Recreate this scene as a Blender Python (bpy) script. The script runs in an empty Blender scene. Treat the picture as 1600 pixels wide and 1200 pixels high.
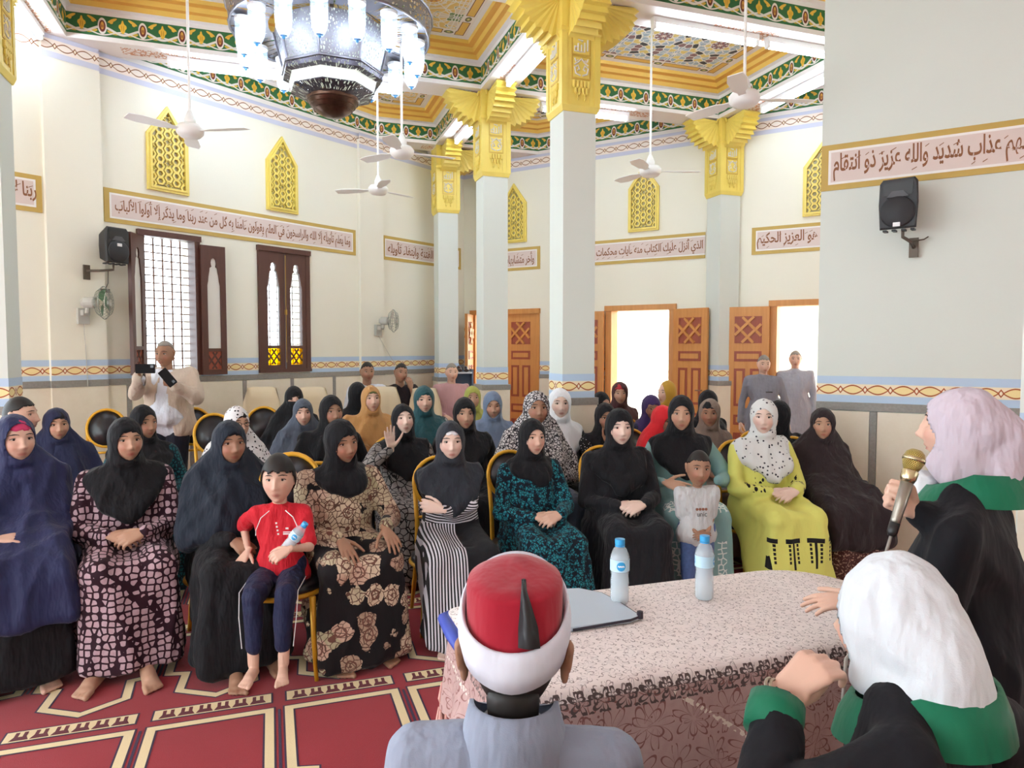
import bpy, bmesh, math, random
import numpy as np
from mathutils import Vector, Matrix

# ------------------------------------------------------------------ camera, world, sun, exposure
SC = bpy.context.scene
F_PX = 1095.0                      # focal length in pixels of the 1600 x 1200 frame
PITCH = math.atan(55.0 / F_PX)     # the camera looks slightly down
CAM_Z = 1.6
cam_data = bpy.data.cameras.new('camera')
cam_data.sensor_width = 36.0
cam_data.lens = 36.0 * F_PX / 1600.0
cam_data.clip_start = 0.02
camera = bpy.data.objects.new('camera', cam_data)
camera.location = (0, 0, CAM_Z)
camera.rotation_euler = (math.pi / 2 - PITCH, 0, 0)
SC.collection.objects.link(camera)
SC.camera = camera

world = bpy.data.worlds.new('daylight')
SC.world = world
world.use_nodes = True
bg = world.node_tree.nodes['Background']
bg.inputs['Color'].default_value = (0.80, 0.92, 1.0, 1)
bg.inputs['Strength'].default_value = 4.2

sun_data = bpy.data.lights.new('sun', 'SUN')
sun_data.energy = 16.0
sun_data.angle = 0.01
sun_data.color = (1.0, 0.97, 0.92)
sun = bpy.data.objects.new('sun', sun_data)
sun.rotation_euler = (math.radians(38), math.radians(4), math.radians(35))
sun.location = (4, 14, 20)
SC.collection.objects.link(sun)

SC.view_settings.view_transform = 'Standard'
SC.view_settings.look = 'None'
SC.view_settings.gamma = 1.0
SC.view_settings.use_curve_mapping = False
SC.view_settings.exposure = 0.92
SC.cycles.use_denoising = True
SC.cycles.max_bounces = 8
SC.cycles.diffuse_bounces = 5
SC.cycles.transparent_max_bounces = 16
SC.cycles.sample_clamp_indirect = 6.0

COL = SC.collection
RNG = random.Random(7)

# ------------------------------------------------------------------ pixel geometry helpers (real points at a given depth or height)
def ray(px, py):
    u = (px - 800.0) / F_PX; v = (py - 600.0) / F_PX
    c, s = math.cos(PITCH), math.sin(PITCH)
    return Vector((u, c - v * s, -s - v * c))

def at(px, py, Y):
    r = ray(px, py); t = Y / r.y
    return Vector((r.x * t, Y, CAM_Z + r.z * t))

def atz(px, py, z):
    r = ray(px, py); t = (z - CAM_Z) / r.z
    return Vector((r.x * t, r.y * t, z))

# ------------------------------------------------------------------ procedural material language
class S:
    """A node socket with arithmetic."""
    def __init__(s, nt, sock): s.nt, s.k = nt, sock
    def _m(s, op, *a):
        n = s.nt.nodes.new('ShaderNodeMath'); n.operation = op
        for i, x in enumerate((s,) + a):
            if isinstance(x, S): s.nt.links.new(x.k, n.inputs[i])
            else: n.inputs[i].default_value = float(x)
        return S(s.nt, n.outputs[0])
    def _c(s, v):
        n = s.nt.nodes.new('ShaderNodeValue'); n.outputs[0].default_value = float(v); return S(s.nt, n.outputs[0])
    def __add__(s, o): return s._m('ADD', o)
    __radd__ = __add__
    def __sub__(s, o): return s._m('SUBTRACT', o)
    def __rsub__(s, o): return s._c(o)._m('SUBTRACT', s)
    def __mul__(s, o): return s._m('MULTIPLY', o)
    __rmul__ = __mul__
    def __truediv__(s, o): return s._m('DIVIDE', o)
    def __neg__(s): return s * -1.0
    def abs(s): return s._m('ABSOLUTE')
    def sin(s): return s._m('SINE')
    def cos(s): return s._m('COSINE')
    def sqrt(s): return s._m('SQRT')
    def floor(s): return s._m('FLOOR')
    def frac(s): return s._m('FRACT')
    def mod(s, p): return s._m('FLOORED_MODULO', p)
    def min(s, o): return s._m('MINIMUM', o)
    def max(s, o): return s._m('MAXIMUM', o)
    def lt(s, o): return s._m('LESS_THAN', o)
    def gt(s, o): return s._m('GREATER_THAN', o)
    def atan2(s, o): return s._m('ARCTAN2', o)
    def clamp(s): return s.max(0.0).min(1.0)

def rgb(h):
    """sRGB hex to linear"""
    h = h.lstrip('#')
    out = []
    for i in (0, 2, 4):
        c = int(h[i:i + 2], 16) / 255.0
        out.append(c / 12.92 if c <= 0.04045 else ((c + 0.055) / 1.055) ** 2.4)
    return (out[0], out[1], out[2], 1.0)

class T:
    """One material's node tree."""
    def __init__(t, name, rough=0.6, metal=0.0, sheen=0.0, spec=0.5):
        t.m = bpy.data.materials.new(name); t.m.use_nodes = True
        t.nt = t.m.node_tree
        t.b = t.nt.nodes['Principled BSDF']
        t.b.inputs['Roughness'].default_value = rough
        t.b.inputs['Metallic'].default_value = metal
        t.b.inputs['Specular IOR Level'].default_value = spec
        if sheen:
            t.b.inputs['Sheen Weight'].default_value = sheen
            t.b.inputs['Sheen Roughness'].default_value = 0.5
        t._coord = None
    def coords(t, kind='Object'):
        if t._coord is None: t._coord = t.nt.nodes.new('ShaderNodeTexCoord')
        return t._coord.outputs[kind]
    def xyz(t, kind='Object'):
        n = t.nt.nodes.new('ShaderNodeSeparateXYZ'); t.nt.links.new(t.coords(kind), n.inputs[0])
        return [S(t.nt, o) for o in n.outputs]
    def uv(t):
        a = t.xyz('UV'); return a[0], a[1]
    def vec(t, x, y, z=0.0):
        n = t.nt.nodes.new('ShaderNodeCombineXYZ')
        for i, v in enumerate((x, y, z)):
            if isinstance(v, S): t.nt.links.new(v.k, n.inputs[i])
            else: n.inputs[i].default_value = v
        return n.outputs[0]
    def noise(t, vec=None, scale=5.0, detail=3.0, rough=0.5, out='Fac'):
        n = t.nt.nodes.new('ShaderNodeTexNoise')
        n.inputs['Scale'].default_value = scale; n.inputs['Detail'].default_value = detail; n.inputs['Roughness'].default_value = rough
        t.nt.links.new(vec if vec is not None else t.coords(), n.inputs['Vector'])
        return S(t.nt, n.outputs[out])
    def voro(t, vec=None, scale=5.0, rand=1.0, feature='F1', out='Distance'):
        n = t.nt.nodes.new('ShaderNodeTexVoronoi'); n.feature = feature
        n.inputs['Scale'].default_value = scale; n.inputs['Randomness'].default_value = rand
        t.nt.links.new(vec if vec is not None else t.coords(), n.inputs['Vector'])
        return S(t.nt, n.outputs[out])
    def mix(t, fac, a, b):
        n = t.nt.nodes.new('ShaderNodeMix'); n.data_type = 'RGBA'
        if isinstance(fac, S): t.nt.links.new(fac.k, n.inputs[0])
        else: n.inputs[0].default_value = fac
        for i, v in ((6, a), (7, b)):
            if isinstance(v, S): t.nt.links.new(v.k, n.inputs[i])
            else: n.inputs[i].default_value = rgb(v) if isinstance(v, str) else v
        return S(t.nt, n.outputs[2])
    def ramp(t, fac, stops, const=True):
        n = t.nt.nodes.new('ShaderNodeValToRGB'); r = n.color_ramp
        r.interpolation = 'CONSTANT' if const else 'LINEAR'
        while len(r.elements) < len(stops): r.elements.new(0.5)
        for e, (p, c) in zip(r.elements, stops):
            e.position = p; e.color = rgb(c)
        t.nt.links.new(fac.k, n.inputs[0])
        return S(t.nt, n.outputs[0])
    def color(t, c):
        i = t.b.inputs['Base Color']
        if isinstance(c, S): t.nt.links.new(c.k, i)
        else: i.default_value = rgb(c) if isinstance(c, str) else c
        return t
    def bump(t, h, strength=0.3, dist=0.01):
        n = t.nt.nodes.new('ShaderNodeBump'); n.inputs['Strength'].default_value = strength; n.inputs['Distance'].default_value = dist
        t.nt.links.new(h.k, n.inputs['Height']); t.nt.links.new(n.outputs[0], t.b.inputs['Normal']); return t
    def alpha(t, a):
        t.nt.links.new(a.k, t.b.inputs['Alpha']); return t
    def emit(t, c, s):
        t.b.inputs['Emission Color'].default_value = rgb(c); t.b.inputs['Emission Strength'].default_value = s; return t

MATS = {}
def plain(name, col, rough=0.6, metal=0.0, spec=0.5, var=0.0, scale=8.0, sheen=0.0):
    if name in MATS: return MATS[name]
    t = T(name, rough, metal, sheen, spec)
    if var:
        n = t.noise(scale=scale, detail=4.0)
        c = rgb(col)
        lo = tuple(max(0, x * (1 - var)) for x in c[:3]) + (1,)
        hi = tuple(min(1, x * (1 + var)) for x in c[:3]) + (1,)
        t.color(t.mix(n, lo, hi))
    else: t.color(col)
    MATS[name] = t.m
    return t.m

def cloth(name, col, rough=0.85, fold=0.5, sheen=0.15, dark=None):
    """Plain woven cloth with soft creases."""
    if name in MATS: return MATS[name]
    t = T(name, rough, 0, sheen, 0.25)
    x, y, z = t.xyz()
    v = t.vec(x * 1.0, y * 1.0, z * 0.3)
    n = t.noise(v, 13.0, 3.0, 0.5) + t.noise(t.vec(x, y * 0.6, z * 1.2), 7.0, 2.0) * 0.6
    w = t.noise(scale=420.0, detail=1.0)
    t.color(t.mix(t.noise(scale=3.0) * 0.5, col, dark or col))
    t.bump(n + w * 0.012, min(1.0, fold * 1.3), 0.045)
    MATS[name] = t.m
    return t.m

# ------------------------------------------------------------------ mesh building
class MB:
    def __init__(s): s.v = []; s.f = []; s.m = []; s.uv = {}
    def add(s, verts, faces, mi=0, uvs=None, M=None):
        o = len(s.v)
        if M is not None: verts = [M @ Vector(p) for p in verts]
        s.v += [tuple(p) for p in verts]
        for i, f in enumerate(faces):
            if uvs is not None: s.uv[len(s.f)] = uvs[i]
            s.f.append(tuple(a + o for a in f)); s.m.append(mi)
        return s
    def box(s, c, d, mi=0, M=None):
        x, y, z = c; a, b, e = d[0] / 2, d[1] / 2, d[2] / 2
        V = [(x + i * a, y + j * b, z + k * e) for k in (-1, 1) for j in (-1, 1) for i in (-1, 1)]
        return s.add(V, [(0, 2, 3, 1), (4, 5, 7, 6), (0, 1, 5, 4), (2, 6, 7, 3), (0, 4, 6, 2), (1, 3, 7, 5)], mi, None, M)
    def bb(s, x0, x1, y0, y1, z0, z1, mi=0, M=None):
        return s.box(((x0 + x1) / 2, (y0 + y1) / 2, (z0 + z1) / 2), (abs(x1 - x0), abs(y1 - y0), abs(z1 - z0)), mi, M)
    def wall_quad(s, x0, x1, z0, z1, y, mi=0, u0=0.0):
        """a quad facing -y with metric uv (v = 0 in the middle)"""
        h = (z1 - z0) / 2
        return s.add([(x0, y, z0), (x1, y, z0), (x1, y, z1), (x0, y, z1)], [(0, 1, 2, 3)], mi, [[(u0, -h), (u0 + x1 - x0, -h), (u0 + x1 - x0, h), (u0, h)]])
    def prism(s, poly, y0, y1, mi=0, M=None):
        """polygon in x,z extruded from y0 (front) to y1"""
        n = len(poly)
        V = [(p[0], y0, p[1]) for p in poly] + [(p[0], y1, p[1]) for p in poly]
        fs = [tuple(range(n)), tuple(range(2 * n - 1, n - 1, -1))] + [(i, i + n, (i + 1) % n + n, (i + 1) % n) for i in range(n)]
        return s.add(V, fs, mi, None, M)
    def ring_prism(s, outer, inner, y0, y1, mi=0, M=None):
        n = len(outer)
        V = [(p[0], y, p[1]) for y in (y0, y1) for q in (outer, inner) for p in q]
        fs = []
        for i in range(n):
            j = (i + 1) % n
            fs += [(i, j, n + j, n + i), (2 * n + i, 3 * n + i, 3 * n + j, 2 * n + j), (i, 2 * n + i, 2 * n + j, j), (n + i, n + j, 3 * n + j, 3 * n + i)]
        return s.add(V, fs, mi, None, M)
    def lathe(s, prof, n=24, mi=0, M=None, ang=0.0):
        """profile of (r, z)"""
        V = []; fs = []
        for r, z in prof:
            for i in range(n):
                a = ang + 2 * math.pi * i / n; V.append((r * math.cos(a), r * math.sin(a), z))
        for k in range(len(prof) - 1):
            for i in range(n):
                j = (i + 1) % n
                fs.append((k * n + i, k * n + j, (k + 1) * n + j, (k + 1) * n + i))
        if prof[0][0] > 1e-5: fs.append(tuple(range(n - 1, -1, -1)))
        if prof[-1][0] > 1e-5: fs.append(tuple(range((len(prof) - 1) * n, len(prof) * n)))
        return s.add(V, fs, mi, None, M)
    def tube(s, path, r, n=8, mi=0, M=None, closed=False):
        P = [Vector(p) for p in path]; k = len(P)
        rad = r if isinstance(r, (list, tuple)) else [r] * k
        V = []; fs = []
        up = None
        for i in range(k):
            a = P[(i - 1) % k] if (closed or i > 0) else P[i]
            b = P[(i + 1) % k] if (closed or i < k - 1) else P[i]
            t = (b - a)
            t = t.normalized() if t.length > 1e-9 else Vector((0, 0, 1))
            if up is None:
                up = t.orthogonal().normalized()
            up = (up - t * up.dot(t))
            up = up.normalized() if up.length > 1e-6 else t.orthogonal().normalized()
            w = t.cross(up)
            for j in range(n):
                an = 2 * math.pi * j / n
                V.append(P[i] + (up * math.cos(an) + w * math.sin(an)) * rad[i])
        for i in range(k if closed else k - 1):
            i2 = (i + 1) % k
            for j in range(n):
                j2 = (j + 1) % n
                fs.append((i * n + j, i * n + j2, i2 * n + j2, i2 * n + j))
        if not closed:
            fs.append(tuple(range(n - 1, -1, -1))); fs.append(tuple(range((k - 1) * n, k * n)))
        return s.add(V, fs, mi, None, M)
    def mesh(s, name, mats, smooth=False):
        me = bpy.data.meshes.new(name)
        me.from_pydata(s.v, [], s.f)
        for m in (mats if isinstance(mats, (list, tuple)) else [mats]): me.materials.append(m)
        me.polygons.foreach_set('material_index', s.m)
        if s.uv:
            ul = me.uv_layers.new(name='UVMap')
            for fi, uvs in s.uv.items():
                p = me.polygons[fi]
                for k, li in enumerate(p.loop_indices): ul.data[li].uv = uvs[k]
        if smooth: me.polygons.foreach_set('use_smooth', [True] * len(me.polygons))
        me.update()
        return me
    def build(s, name, mats, parent=None, smooth=False, M=None):
        return link(name, s.mesh(name, mats, smooth), parent, M)

def smooth_angle(o, deg=40):
    me = o.data if hasattr(o, 'data') else o
    me.polygons.foreach_set('use_smooth', [True] * len(me.polygons))
    me.set_sharp_from_angle(angle=math.radians(deg))
    return o

def link(name, data, parent=None, M=None):
    o = bpy.data.objects.new(name, data)
    COL.objects.link(o)
    if parent is not None: o.parent = parent
    if M is not None: o.matrix_local = M
    return o

def thing(name, label, cat, M=None, group=None):
    o = link(name, None, None, M)
    o.empty_display_size = 0.1
    return tag(o, label, cat, group)

def tag(o, label, cat, group=None):
    o['label'] = label; o['category'] = cat
    if group: o['group'] = group
    return o

def struct(o):
    o['kind'] = 'structure'; return o

def copy_tree(o, parent=None):
    c = o.copy(); COL.objects.link(c)
    if parent is not None: c.parent = parent
    for ch in list(o.children): copy_tree(ch, c)
    return c

def rotz(deg): return Matrix.Rotation(math.radians(deg), 4, 'Z')
def trans(*p): return Matrix.Translation(Vector(p if len(p) == 3 else p[0]))
# ------------------------------------------------------------------ frames of the building
GYAW = 19.0                                        # columns, beams and carpet rows
E1 = Vector((math.cos(math.radians(GYAW)), math.sin(math.radians(GYAW)), 0)); E2 = Vector((-E1.y, E1.x, 0))
C1 = Vector((0.51, 6.0, 0))
def G(a, b, z=0.0): return C1 + E1 * a + E2 * b + Vector((0, 0, z))
GRID = trans(C1) @ rotz(GYAW)
HB = 4.48                                          # underside of the beams
LW = trans(-5.9, 4.47, 0) @ rotz(52.84)            # left wall: local x along it, -y into the room
BW = trans(1.16, 10.1, 0) @ rotz(-30.7)            # back wall
PW = trans(2.396, 5.5, 0) @ rotz(-31.5)            # right pier
def on(Mx, px, py=545.0, off=0.0):
    I = Mx.inverted(); o = I @ Vector((0, 0, CAM_Z)); d = I.to_3x3() @ ray(px, py)
    t = (off - o.y) / d.y; p = o + d * t
    return p.x, p.z
def LU(px): return on(LW, px)[0]
def BU(px): return on(BW, px)[0]
def PU(px): return on(PW, px)[0]
# corner of the two walls, in each wall's own x
_d = BW.to_3x3() @ Vector((1, 0, 0)); _a = LW.to_3x3() @ Vector((1, 0, 0)); _n = LW.to_3x3() @ Vector((0, 1, 0))
_o = BW.translation; _t = (LW.translation - _o).dot(_n) / _d.dot(_n)
BX0 = _t                                           # back wall starts here
LX1 = ((_o + _d * _t) - LW.translation).dot(_a)    # left wall ends here

# ------------------------------------------------------------------ building materials
def m_paint(name, col):
    t = T(name, 0.7, spec=0.3); n = t.noise(scale=1.3, detail=5); t.color(t.mix(n * 0.5, col, tuple(x * 0.93 for x in rgb(col)[:3]) + (1,)))
    t.bump(t.noise(scale=60, detail=3), 0.06, 0.01); return t.m
M_WALL = m_paint('wall_paint_cream', '#efecdc')
M_PIER = m_paint('column_paint_white', '#dbe1da')
M_WHITE = plain('white_plaster', '#eeeae6', 0.6)
M_BLUE = plain('pale_blue_paint', '#b9cfe6', 0.65, var=0.05)
M_GREYBLUE = plain('grey_blue_paint', '#c9cbdb', 0.65)
M_GOLDPAINT = plain('ochre_border_paint', '#c2a355', 0.6, var=0.08)
M_PINKBG = plain('pale_pink_panel_paint', '#dccbc4', 0.65, var=0.05)
M_BROWN = plain('brown_letter_paint', '#8a5733', 0.6)
M_GOLD = plain('gold_plaster_paint', '#ebd468', 0.42, 0.0, 0.6, var=0.10, scale=5)
M_GOLDDK = plain('gold_shade_paint', '#cfae4a', 0.5, var=0.08)
M_RELIEF = plain('white_relief_paint', '#dcd9d0', 0.6)
M_ORANGE = plain('orange_cornice_paint', '#e5a94c', 0.5, var=0.06)
M_YELLOW = plain('yellow_cornice_paint', '#efc75f', 0.5, var=0.06)
M_GREYLINE = plain('grey_marble_strip', '#8d8a84', 0.35, var=0.25, scale=60)

def m_marble():
    t = T('cream_marble', 0.3); a = t.noise(scale=6, detail=6, rough=0.65); b = t.noise(scale=45, detail=3)
    t.color(t.mix(a, t.mix(b, '#ebe3cf', '#f2ecdc'), '#ddd3bd')); return t.m
M_MARBLE = m_marble()

def m_chain(name, bgc, fill, line, L=0.17, A=0.034):
    t = T(name, 0.65); u, v = t.uv()
    av = v.abs(); du = (u + L / 2).mod(L) - L / 2
    lens = (du * (math.pi / L)).sin().abs() * A * 1.25 - 0.010
    line_m = (av - lens).abs().lt(0.0048) * lens.gt(-0.004)
    dia = du.abs() / 0.017 + av / 0.024
    dline = (dia - 1.0).abs().lt(0.28)
    inside = av.lt(lens)
    c = t.mix(inside, bgc, fill)
    c = t.mix(dia.lt(0.8), c, '#f7e9cf')
    c = t.mix(line_m.max(dline), c, line)
    t.color(c); return t.m
M_CHAIN = m_chain('brown_chain_border_paint', '#f3e3c6', '#f2dda0', '#a8511d')
M_CHAINTOP = m_chain('brown_chain_cornice_paint', '#efe2d6', '#efe4d8', '#8c5a34')

def ell(du, dv, a, b):
    return ((du / a) * (du / a) + (dv / b) * (dv / b)).sqrt()
def m_band():
    t = T('green_arabesque_band_paint', 0.55); u, v = t.uv(); L = 0.34
    w = (u + L / 2).mod(L) - L / 2; aw = w.abs(); hw = L / 2 - aw
    c = t.mix(0.0, '#2c6b3c', '#2c6b3c')
    # lower yellow leaves and upper half palmettes
    leaf = ell(aw - 0.085, v + 0.052 + (aw - 0.085) * 0.25, 0.045, 0.016).lt(1.0)
    half = ell(aw - 0.085, v - 0.060 - (aw - 0.085) * 0.5, 0.038, 0.014).lt(1.0).max(ell(aw - 0.075, v - 0.045, 0.016, 0.018).lt(1.0))
    c = t.mix(leaf, c, '#d6b544'); c = t.mix(half, c, '#e3b845')
    # stems
    st = (v + 0.035 - (w * (2 * math.pi / L)).cos() * 0.028).abs().lt(0.011)
    st2 = (v + 0.06 + (w * (2 * math.pi / L)).cos() * 0.020).abs().lt(0.006)
    c = t.mix(st.max(st2), c, '#e7e2da')
    # palmette at half period
    p = ell(hw, v - 0.002, 0.022, 0.052).lt(1.0).max(ell(hw - 0.018, v - 0.012, 0.016, 0.022).lt(1.0)).max(ell(hw, v - 0.05, 0.009, 0.022).lt(1.0))
    c = t.mix(p, c, '#e8bb3f'); c = t.mix(ell(hw - 0.008, v - 0.0, 0.003, 0.028).lt(1.0), c, '#b98a22')
    # ogee with maroon centre
    o = ell(aw, v, 0.038, 0.075)
    c = t.mix(o.lt(1.0), c, '#e9e4dc'); c = t.mix(o.lt(0.72), c, '#6e2f22')
    c = t.mix(ell(aw, v - 0.005, 0.014, 0.036).lt(1.0), c, '#d9a64a'); c = t.mix(ell(aw - 0.006, v + 0.002, 0.004, 0.016).lt(1.0), c, '#8a4b2a')
    t.color(c); return t.m
M_BAND = m_band()

def m_panel_border():
    t = T('yellow_cartouche_border_paint', 0.55); u, v = t.uv(); L = 0.62
    w = (u + L / 2).mod(L) - L / 2; aw = w.abs(); av = v.abs()
    c = t.mix(av.lt(0.062), '#e9e2da', '#f0e6dc')
    bar = av.lt(0.036) * aw.lt(0.235)
    c = t.mix(av.lt(0.044) * aw.lt(0.243), c, '#6e2f2a'); c = t.mix(bar, c, '#e9bd5c')
    d = ell(L / 2 - aw, v, 0.05, 0.032)
    c = t.mix(d.lt(1.0), c, '#5a2c28'); c = t.mix(d.lt(0.8), c, '#7a8a4a'); c = t.mix(d.lt(0.4), c, '#e3cf8a')
    t.color(c); return t.m
M_PBORDER = m_panel_border()

def m_star(name, cell, pal, line, core, rot8=8):
    """painted star-and-polygon strapwork: folded polar cells round star centres"""
    t = T(name, 0.55); u, v = t.uv()
    du = (u + cell / 2).mod(cell) - cell / 2; dv = (v + cell / 2).mod(cell) - cell / 2
    r = (du * du + dv * dv).sqrt(); th = dv.atan2(du)
    sec = 2 * math.pi / rot8
    tf = ((th + 10 * sec + sec / 2).mod(sec) - sec / 2).abs()
    fx = r * tf.cos(); fy = r * tf.sin()
    vec = t.vec(fx, fy, 0.37)
    edge = t.voro(vec, 2.6 / cell * 3.3, 0.95, 'DISTANCE_TO_EDGE')
    col = t.voro(vec, 2.6 / cell * 3.3, 0.95, 'F1', 'Color')
    sep = t.nt.nodes.new('ShaderNodeSeparateColor'); t.nt.links.new(col.k, sep.inputs[0])
    c = t.ramp(S(t.nt, sep.outputs[0]), pal)
    spoke = (fy).abs().lt(0.006) * r.gt(cell * 0.12) * r.lt(cell * 0.3)
    ring = (fx - cell * 0.22).abs().lt(0.007)
    ring2 = (fx * 0.92 + fy * 0.55 - cell * 0.34).abs().lt(0.007)
    rim = (du.abs().max(dv.abs()) - cell * 0.5).abs().lt(0.006)
    c = t.mix(edge.lt(0.055).max(spoke).max(ring).max(ring2).max(rim), c, line)
    star = r.lt((tf * (rot8 * 1.0)).cos() * cell * 0.03 + cell * 0.10)
    c = t.mix(star, c, core); c = t.mix(r.lt((tf * rot8).cos() * cell * 0.02 + cell * 0.035), c, '#efe6d8')
    t.color(c); return t.m
M_STAR = m_star('arabesque_ceiling_paint_warm', 0.62, [(0.0, '#e9c877'), (0.26, '#7f97a3'), (0.46, '#a9b9bf'), (0.56, '#6d8a50'), (0.66, '#e3d3bb'), (0.78, '#e9b64f'), (0.91, '#8a3d30')], '#efe7dc', '#c8823a')
M_STAR2 = m_star('arabesque_ceiling_paint_cool', 0.70, [(0.0, '#a7bcc9'), (0.30, '#dfe6e6'), (0.42, '#6d9a56'), (0.56, '#e6d27e'), (0.68, '#9fb6c4'), (0.84, '#8d6a6a'), (0.93, '#37393c')], '#f2efe8', '#8d5f62', 8)

def m_underside():
    t = T('beam_soffit_paint', 0.6); u, v = t.uv()
    n = t.voro(t.vec(u, v), 26.0, 1.0, 'DISTANCE_TO_EDGE'); k = (v.abs().lt(0.085)) * ((u + 0.35).mod(1.7)).lt(0.7)
    t.color(t.mix(n.lt(0.10) * k, '#ece6e2', '#c98f6c')); return t.m
M_SOFFIT = m_underside()

def m_wood(name, a, b, rough=0.45):
    t = T(name, rough); x, y, z = t.xyz()
    n = t.noise(t.vec(x * 9.0, y * 9.0, z * 0.8), 4.0, 5.0, 0.6); t.color(t.mix(n, a, b)); t.bump(n, 0.1, 0.005); return t.m
M_WOOD = m_wood('orange_varnished_wood', '#d99b55', '#b97434')
M_WOODDK = m_wood('reddish_wood_panel', '#a9553a', '#8a3f2c')
M_WALNUT = m_wood('dark_walnut_wood', '#4a2a22', '#5d362a')
M_FROST = plain('frosted_shutter_glass', '#dcd8cf', 0.35)
def m_glass(name, col, rough=0.05, alpha=None):
    t = T(name, rough); t.color(col); t.b.inputs['Transmission Weight'].default_value = 0.9; t.b.inputs['IOR'].default_value = 1.2
    return t.m
M_AMBER = m_glass('amber_window_glass', '#ffb300', 0.2)
M_PANE = m_glass('clear_window_glass', '#fbfbfb', 0.0)
M_IRON = plain('brown_iron', '#8a6a58', 0.6)

def clip(poly, n, d):
    """keep points with n.p <= d"""
    out = []
    for i in range(len(poly)):
        p, q = poly[i], poly[(i + 1) % len(poly)]; a, b = n.dot(p) - d, n.dot(q) - d
        if a <= 0: out.append(p)
        if a * b < 0: out.append(p + (q - p) * (a / (a - b)))
    return out
WALL_PLANES = []
for Mx in (LW, BW):
    n3 = Mx.to_3x3() @ Vector((0, 1, 0)); n2 = Vector((n3.x, n3.y)); WALL_PLANES.append((n2, n2.dot(Vector(Mx.translation[:2])) - 0.012))

# ------------------------------------------------------------------ floor: red prayer carpet
def m_carpet(name, a, b):
    t = T(name, 0.95, 0, 0.2, 0.1); n = t.noise(scale=2.2, detail=4); w = t.noise(scale=260, detail=2)
    t.color(t.mix(n * 0.6 + w * 0.4, a, b)); t.bump(w, 0.4, 0.004); return t.m
M_RED = m_carpet('red_carpet_pile', '#a82632', '#841a26')
M_CREAM = m_carpet('cream_carpet_pile', '#f0dfb4', '#e2cd9c')
M_NAVY = m_carpet('navy_carpet_pile', '#3a1f45', '#2c1836')
M_MAROON = m_carpet('maroon_carpet_pile', '#6b1626', '#571020')

def build_floor():
    mb = MB()
    room = [Vector(p) for p in ((-8, -4.5), (8.5, -4.5), (8.5, 12), (-8, 12))]
    for n, d in WALL_PLANES: room = clip(room, n, d + 0.25)
    k = len(room)
    mb.add([(p.x, p.y, 0) for p in room] + [(p.x, p.y, -0.12) for p in room], [tuple(range(k)), tuple(range(2 * k - 1, k - 1, -1))] + [(i, i + k, (i + 1) % k + k, (i + 1) % k) for i in range(k)], 0)
    PX, PY = 0.552, 1.02
    # reference: band top-left corner seen at pixel (240, 1111)
    ref = GRID.inverted() @ atz(240, 1111, 0)
    def strip(pts, w, mi, z, closed=False):
        """flat mitred strip along pts (local grid coords)"""
        P = [Vector((p[0], p[1])) for p in pts]; n = len(P); L = []; R = []
        for i in range(n):
            a = P[i - 1] if i > 0 else (P[-1] if closed else None); b = P[(i + 1) % n] if (i < n - 1 or closed) else None
            d1 = (P[i] - a).normalized() if a is not None else None; d2 = (b - P[i]).normalized() if b is not None else None
            if d1 is None: d1 = d2
            if d2 is None: d2 = d1
            n1 = Vector((-d1.y, d1.x)); n2 = Vector((-d2.y, d2.x)); m = (n1 + n2)
            m = m / max(0.35, m.dot(n1)) if m.length > 1e-6 else n1
            L.append(P[i] + m * w / 2); R.append(P[i] - m * w / 2)
        V = [(p.x, p.y, z) for p in L] + [(p.x, p.y, z) for p in R]
        fs = [(i, n + i, n + (i + 1) % n, (i + 1) % n) for i in range(n if closed else n - 1)]
        V = [GRID @ Vector(p) for p in V]
        mb.add(V, fs, mi)
    def poly(pts, mi, z):
        mb.add([GRID @ Vector((p[0], p[1], z)) for p in pts], [tuple(range(len(pts)))], mi)
    for j in range(-4, 9):
        for i in range(-12, 14):
            x = ref.x + i * PX; y = ref.y + j * PY
            c = GRID @ Vector((x, y, 0))
            if abs(c.x) > 5.5 or c.y < 0.3 or c.y > 9.5: continue
            x0, x1 = x, x + 0.50
            # row band: cream with maroon arch motifs
            poly([(x0, y - 0.10), (x1, y - 0.10), (x1, y), (x0, y)], 2, 0.0012)
            poly([(x0 + 0.008, y - 0.092), (x1 - 0.008, y - 0.092), (x1 - 0.008, y - 0.008), (x0 + 0.008, y - 0.008)], 1, 0.0018)
            for k in range(6):
                a = x0 + 0.03 + k * 0.074
                poly([(a, y - 0.085), (a + 0.07, y - 0.085), (a + 0.058, y - 0.055), (a + 0.058, y - 0.018), (a + 0.043, y - 0.018), (a + 0.043, y - 0.055), (a + 0.027, y - 0.055), (a + 0.027, y - 0.018), (a + 0.012, y - 0.018), (a + 0.012, y - 0.055)], 3, 0.0024)
            # frame of the mat below the band and its stepped niche that ends in a point towards the qibla
            xm = (x0 + x1) / 2; yf = y - 0.165; ap = yf - 0.79
            pts = [(xm, ap), (xm - 0.165, ap + 0.10), (xm - 0.155, ap + 0.28), (xm - 0.235, ap + 0.30), (xm - 0.235, yf), (xm + 0.235, yf), (xm + 0.235, ap + 0.30), (xm + 0.155, ap + 0.28), (xm + 0.165, ap + 0.10)]
            strip(pts, 0.052, 2, 0.0012, True); strip(pts, 0.036, 1, 0.0018, True)
            strip([(x0 - 0.026, yf), (x0 - 0.026, yf - 0.5)], 0.012, 2, 0.0012)
    o = mb.build('floor', [M_RED, M_CREAM, M_NAVY, M_MAROON])
    return struct(o)
FLOOR = build_floor()

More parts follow.
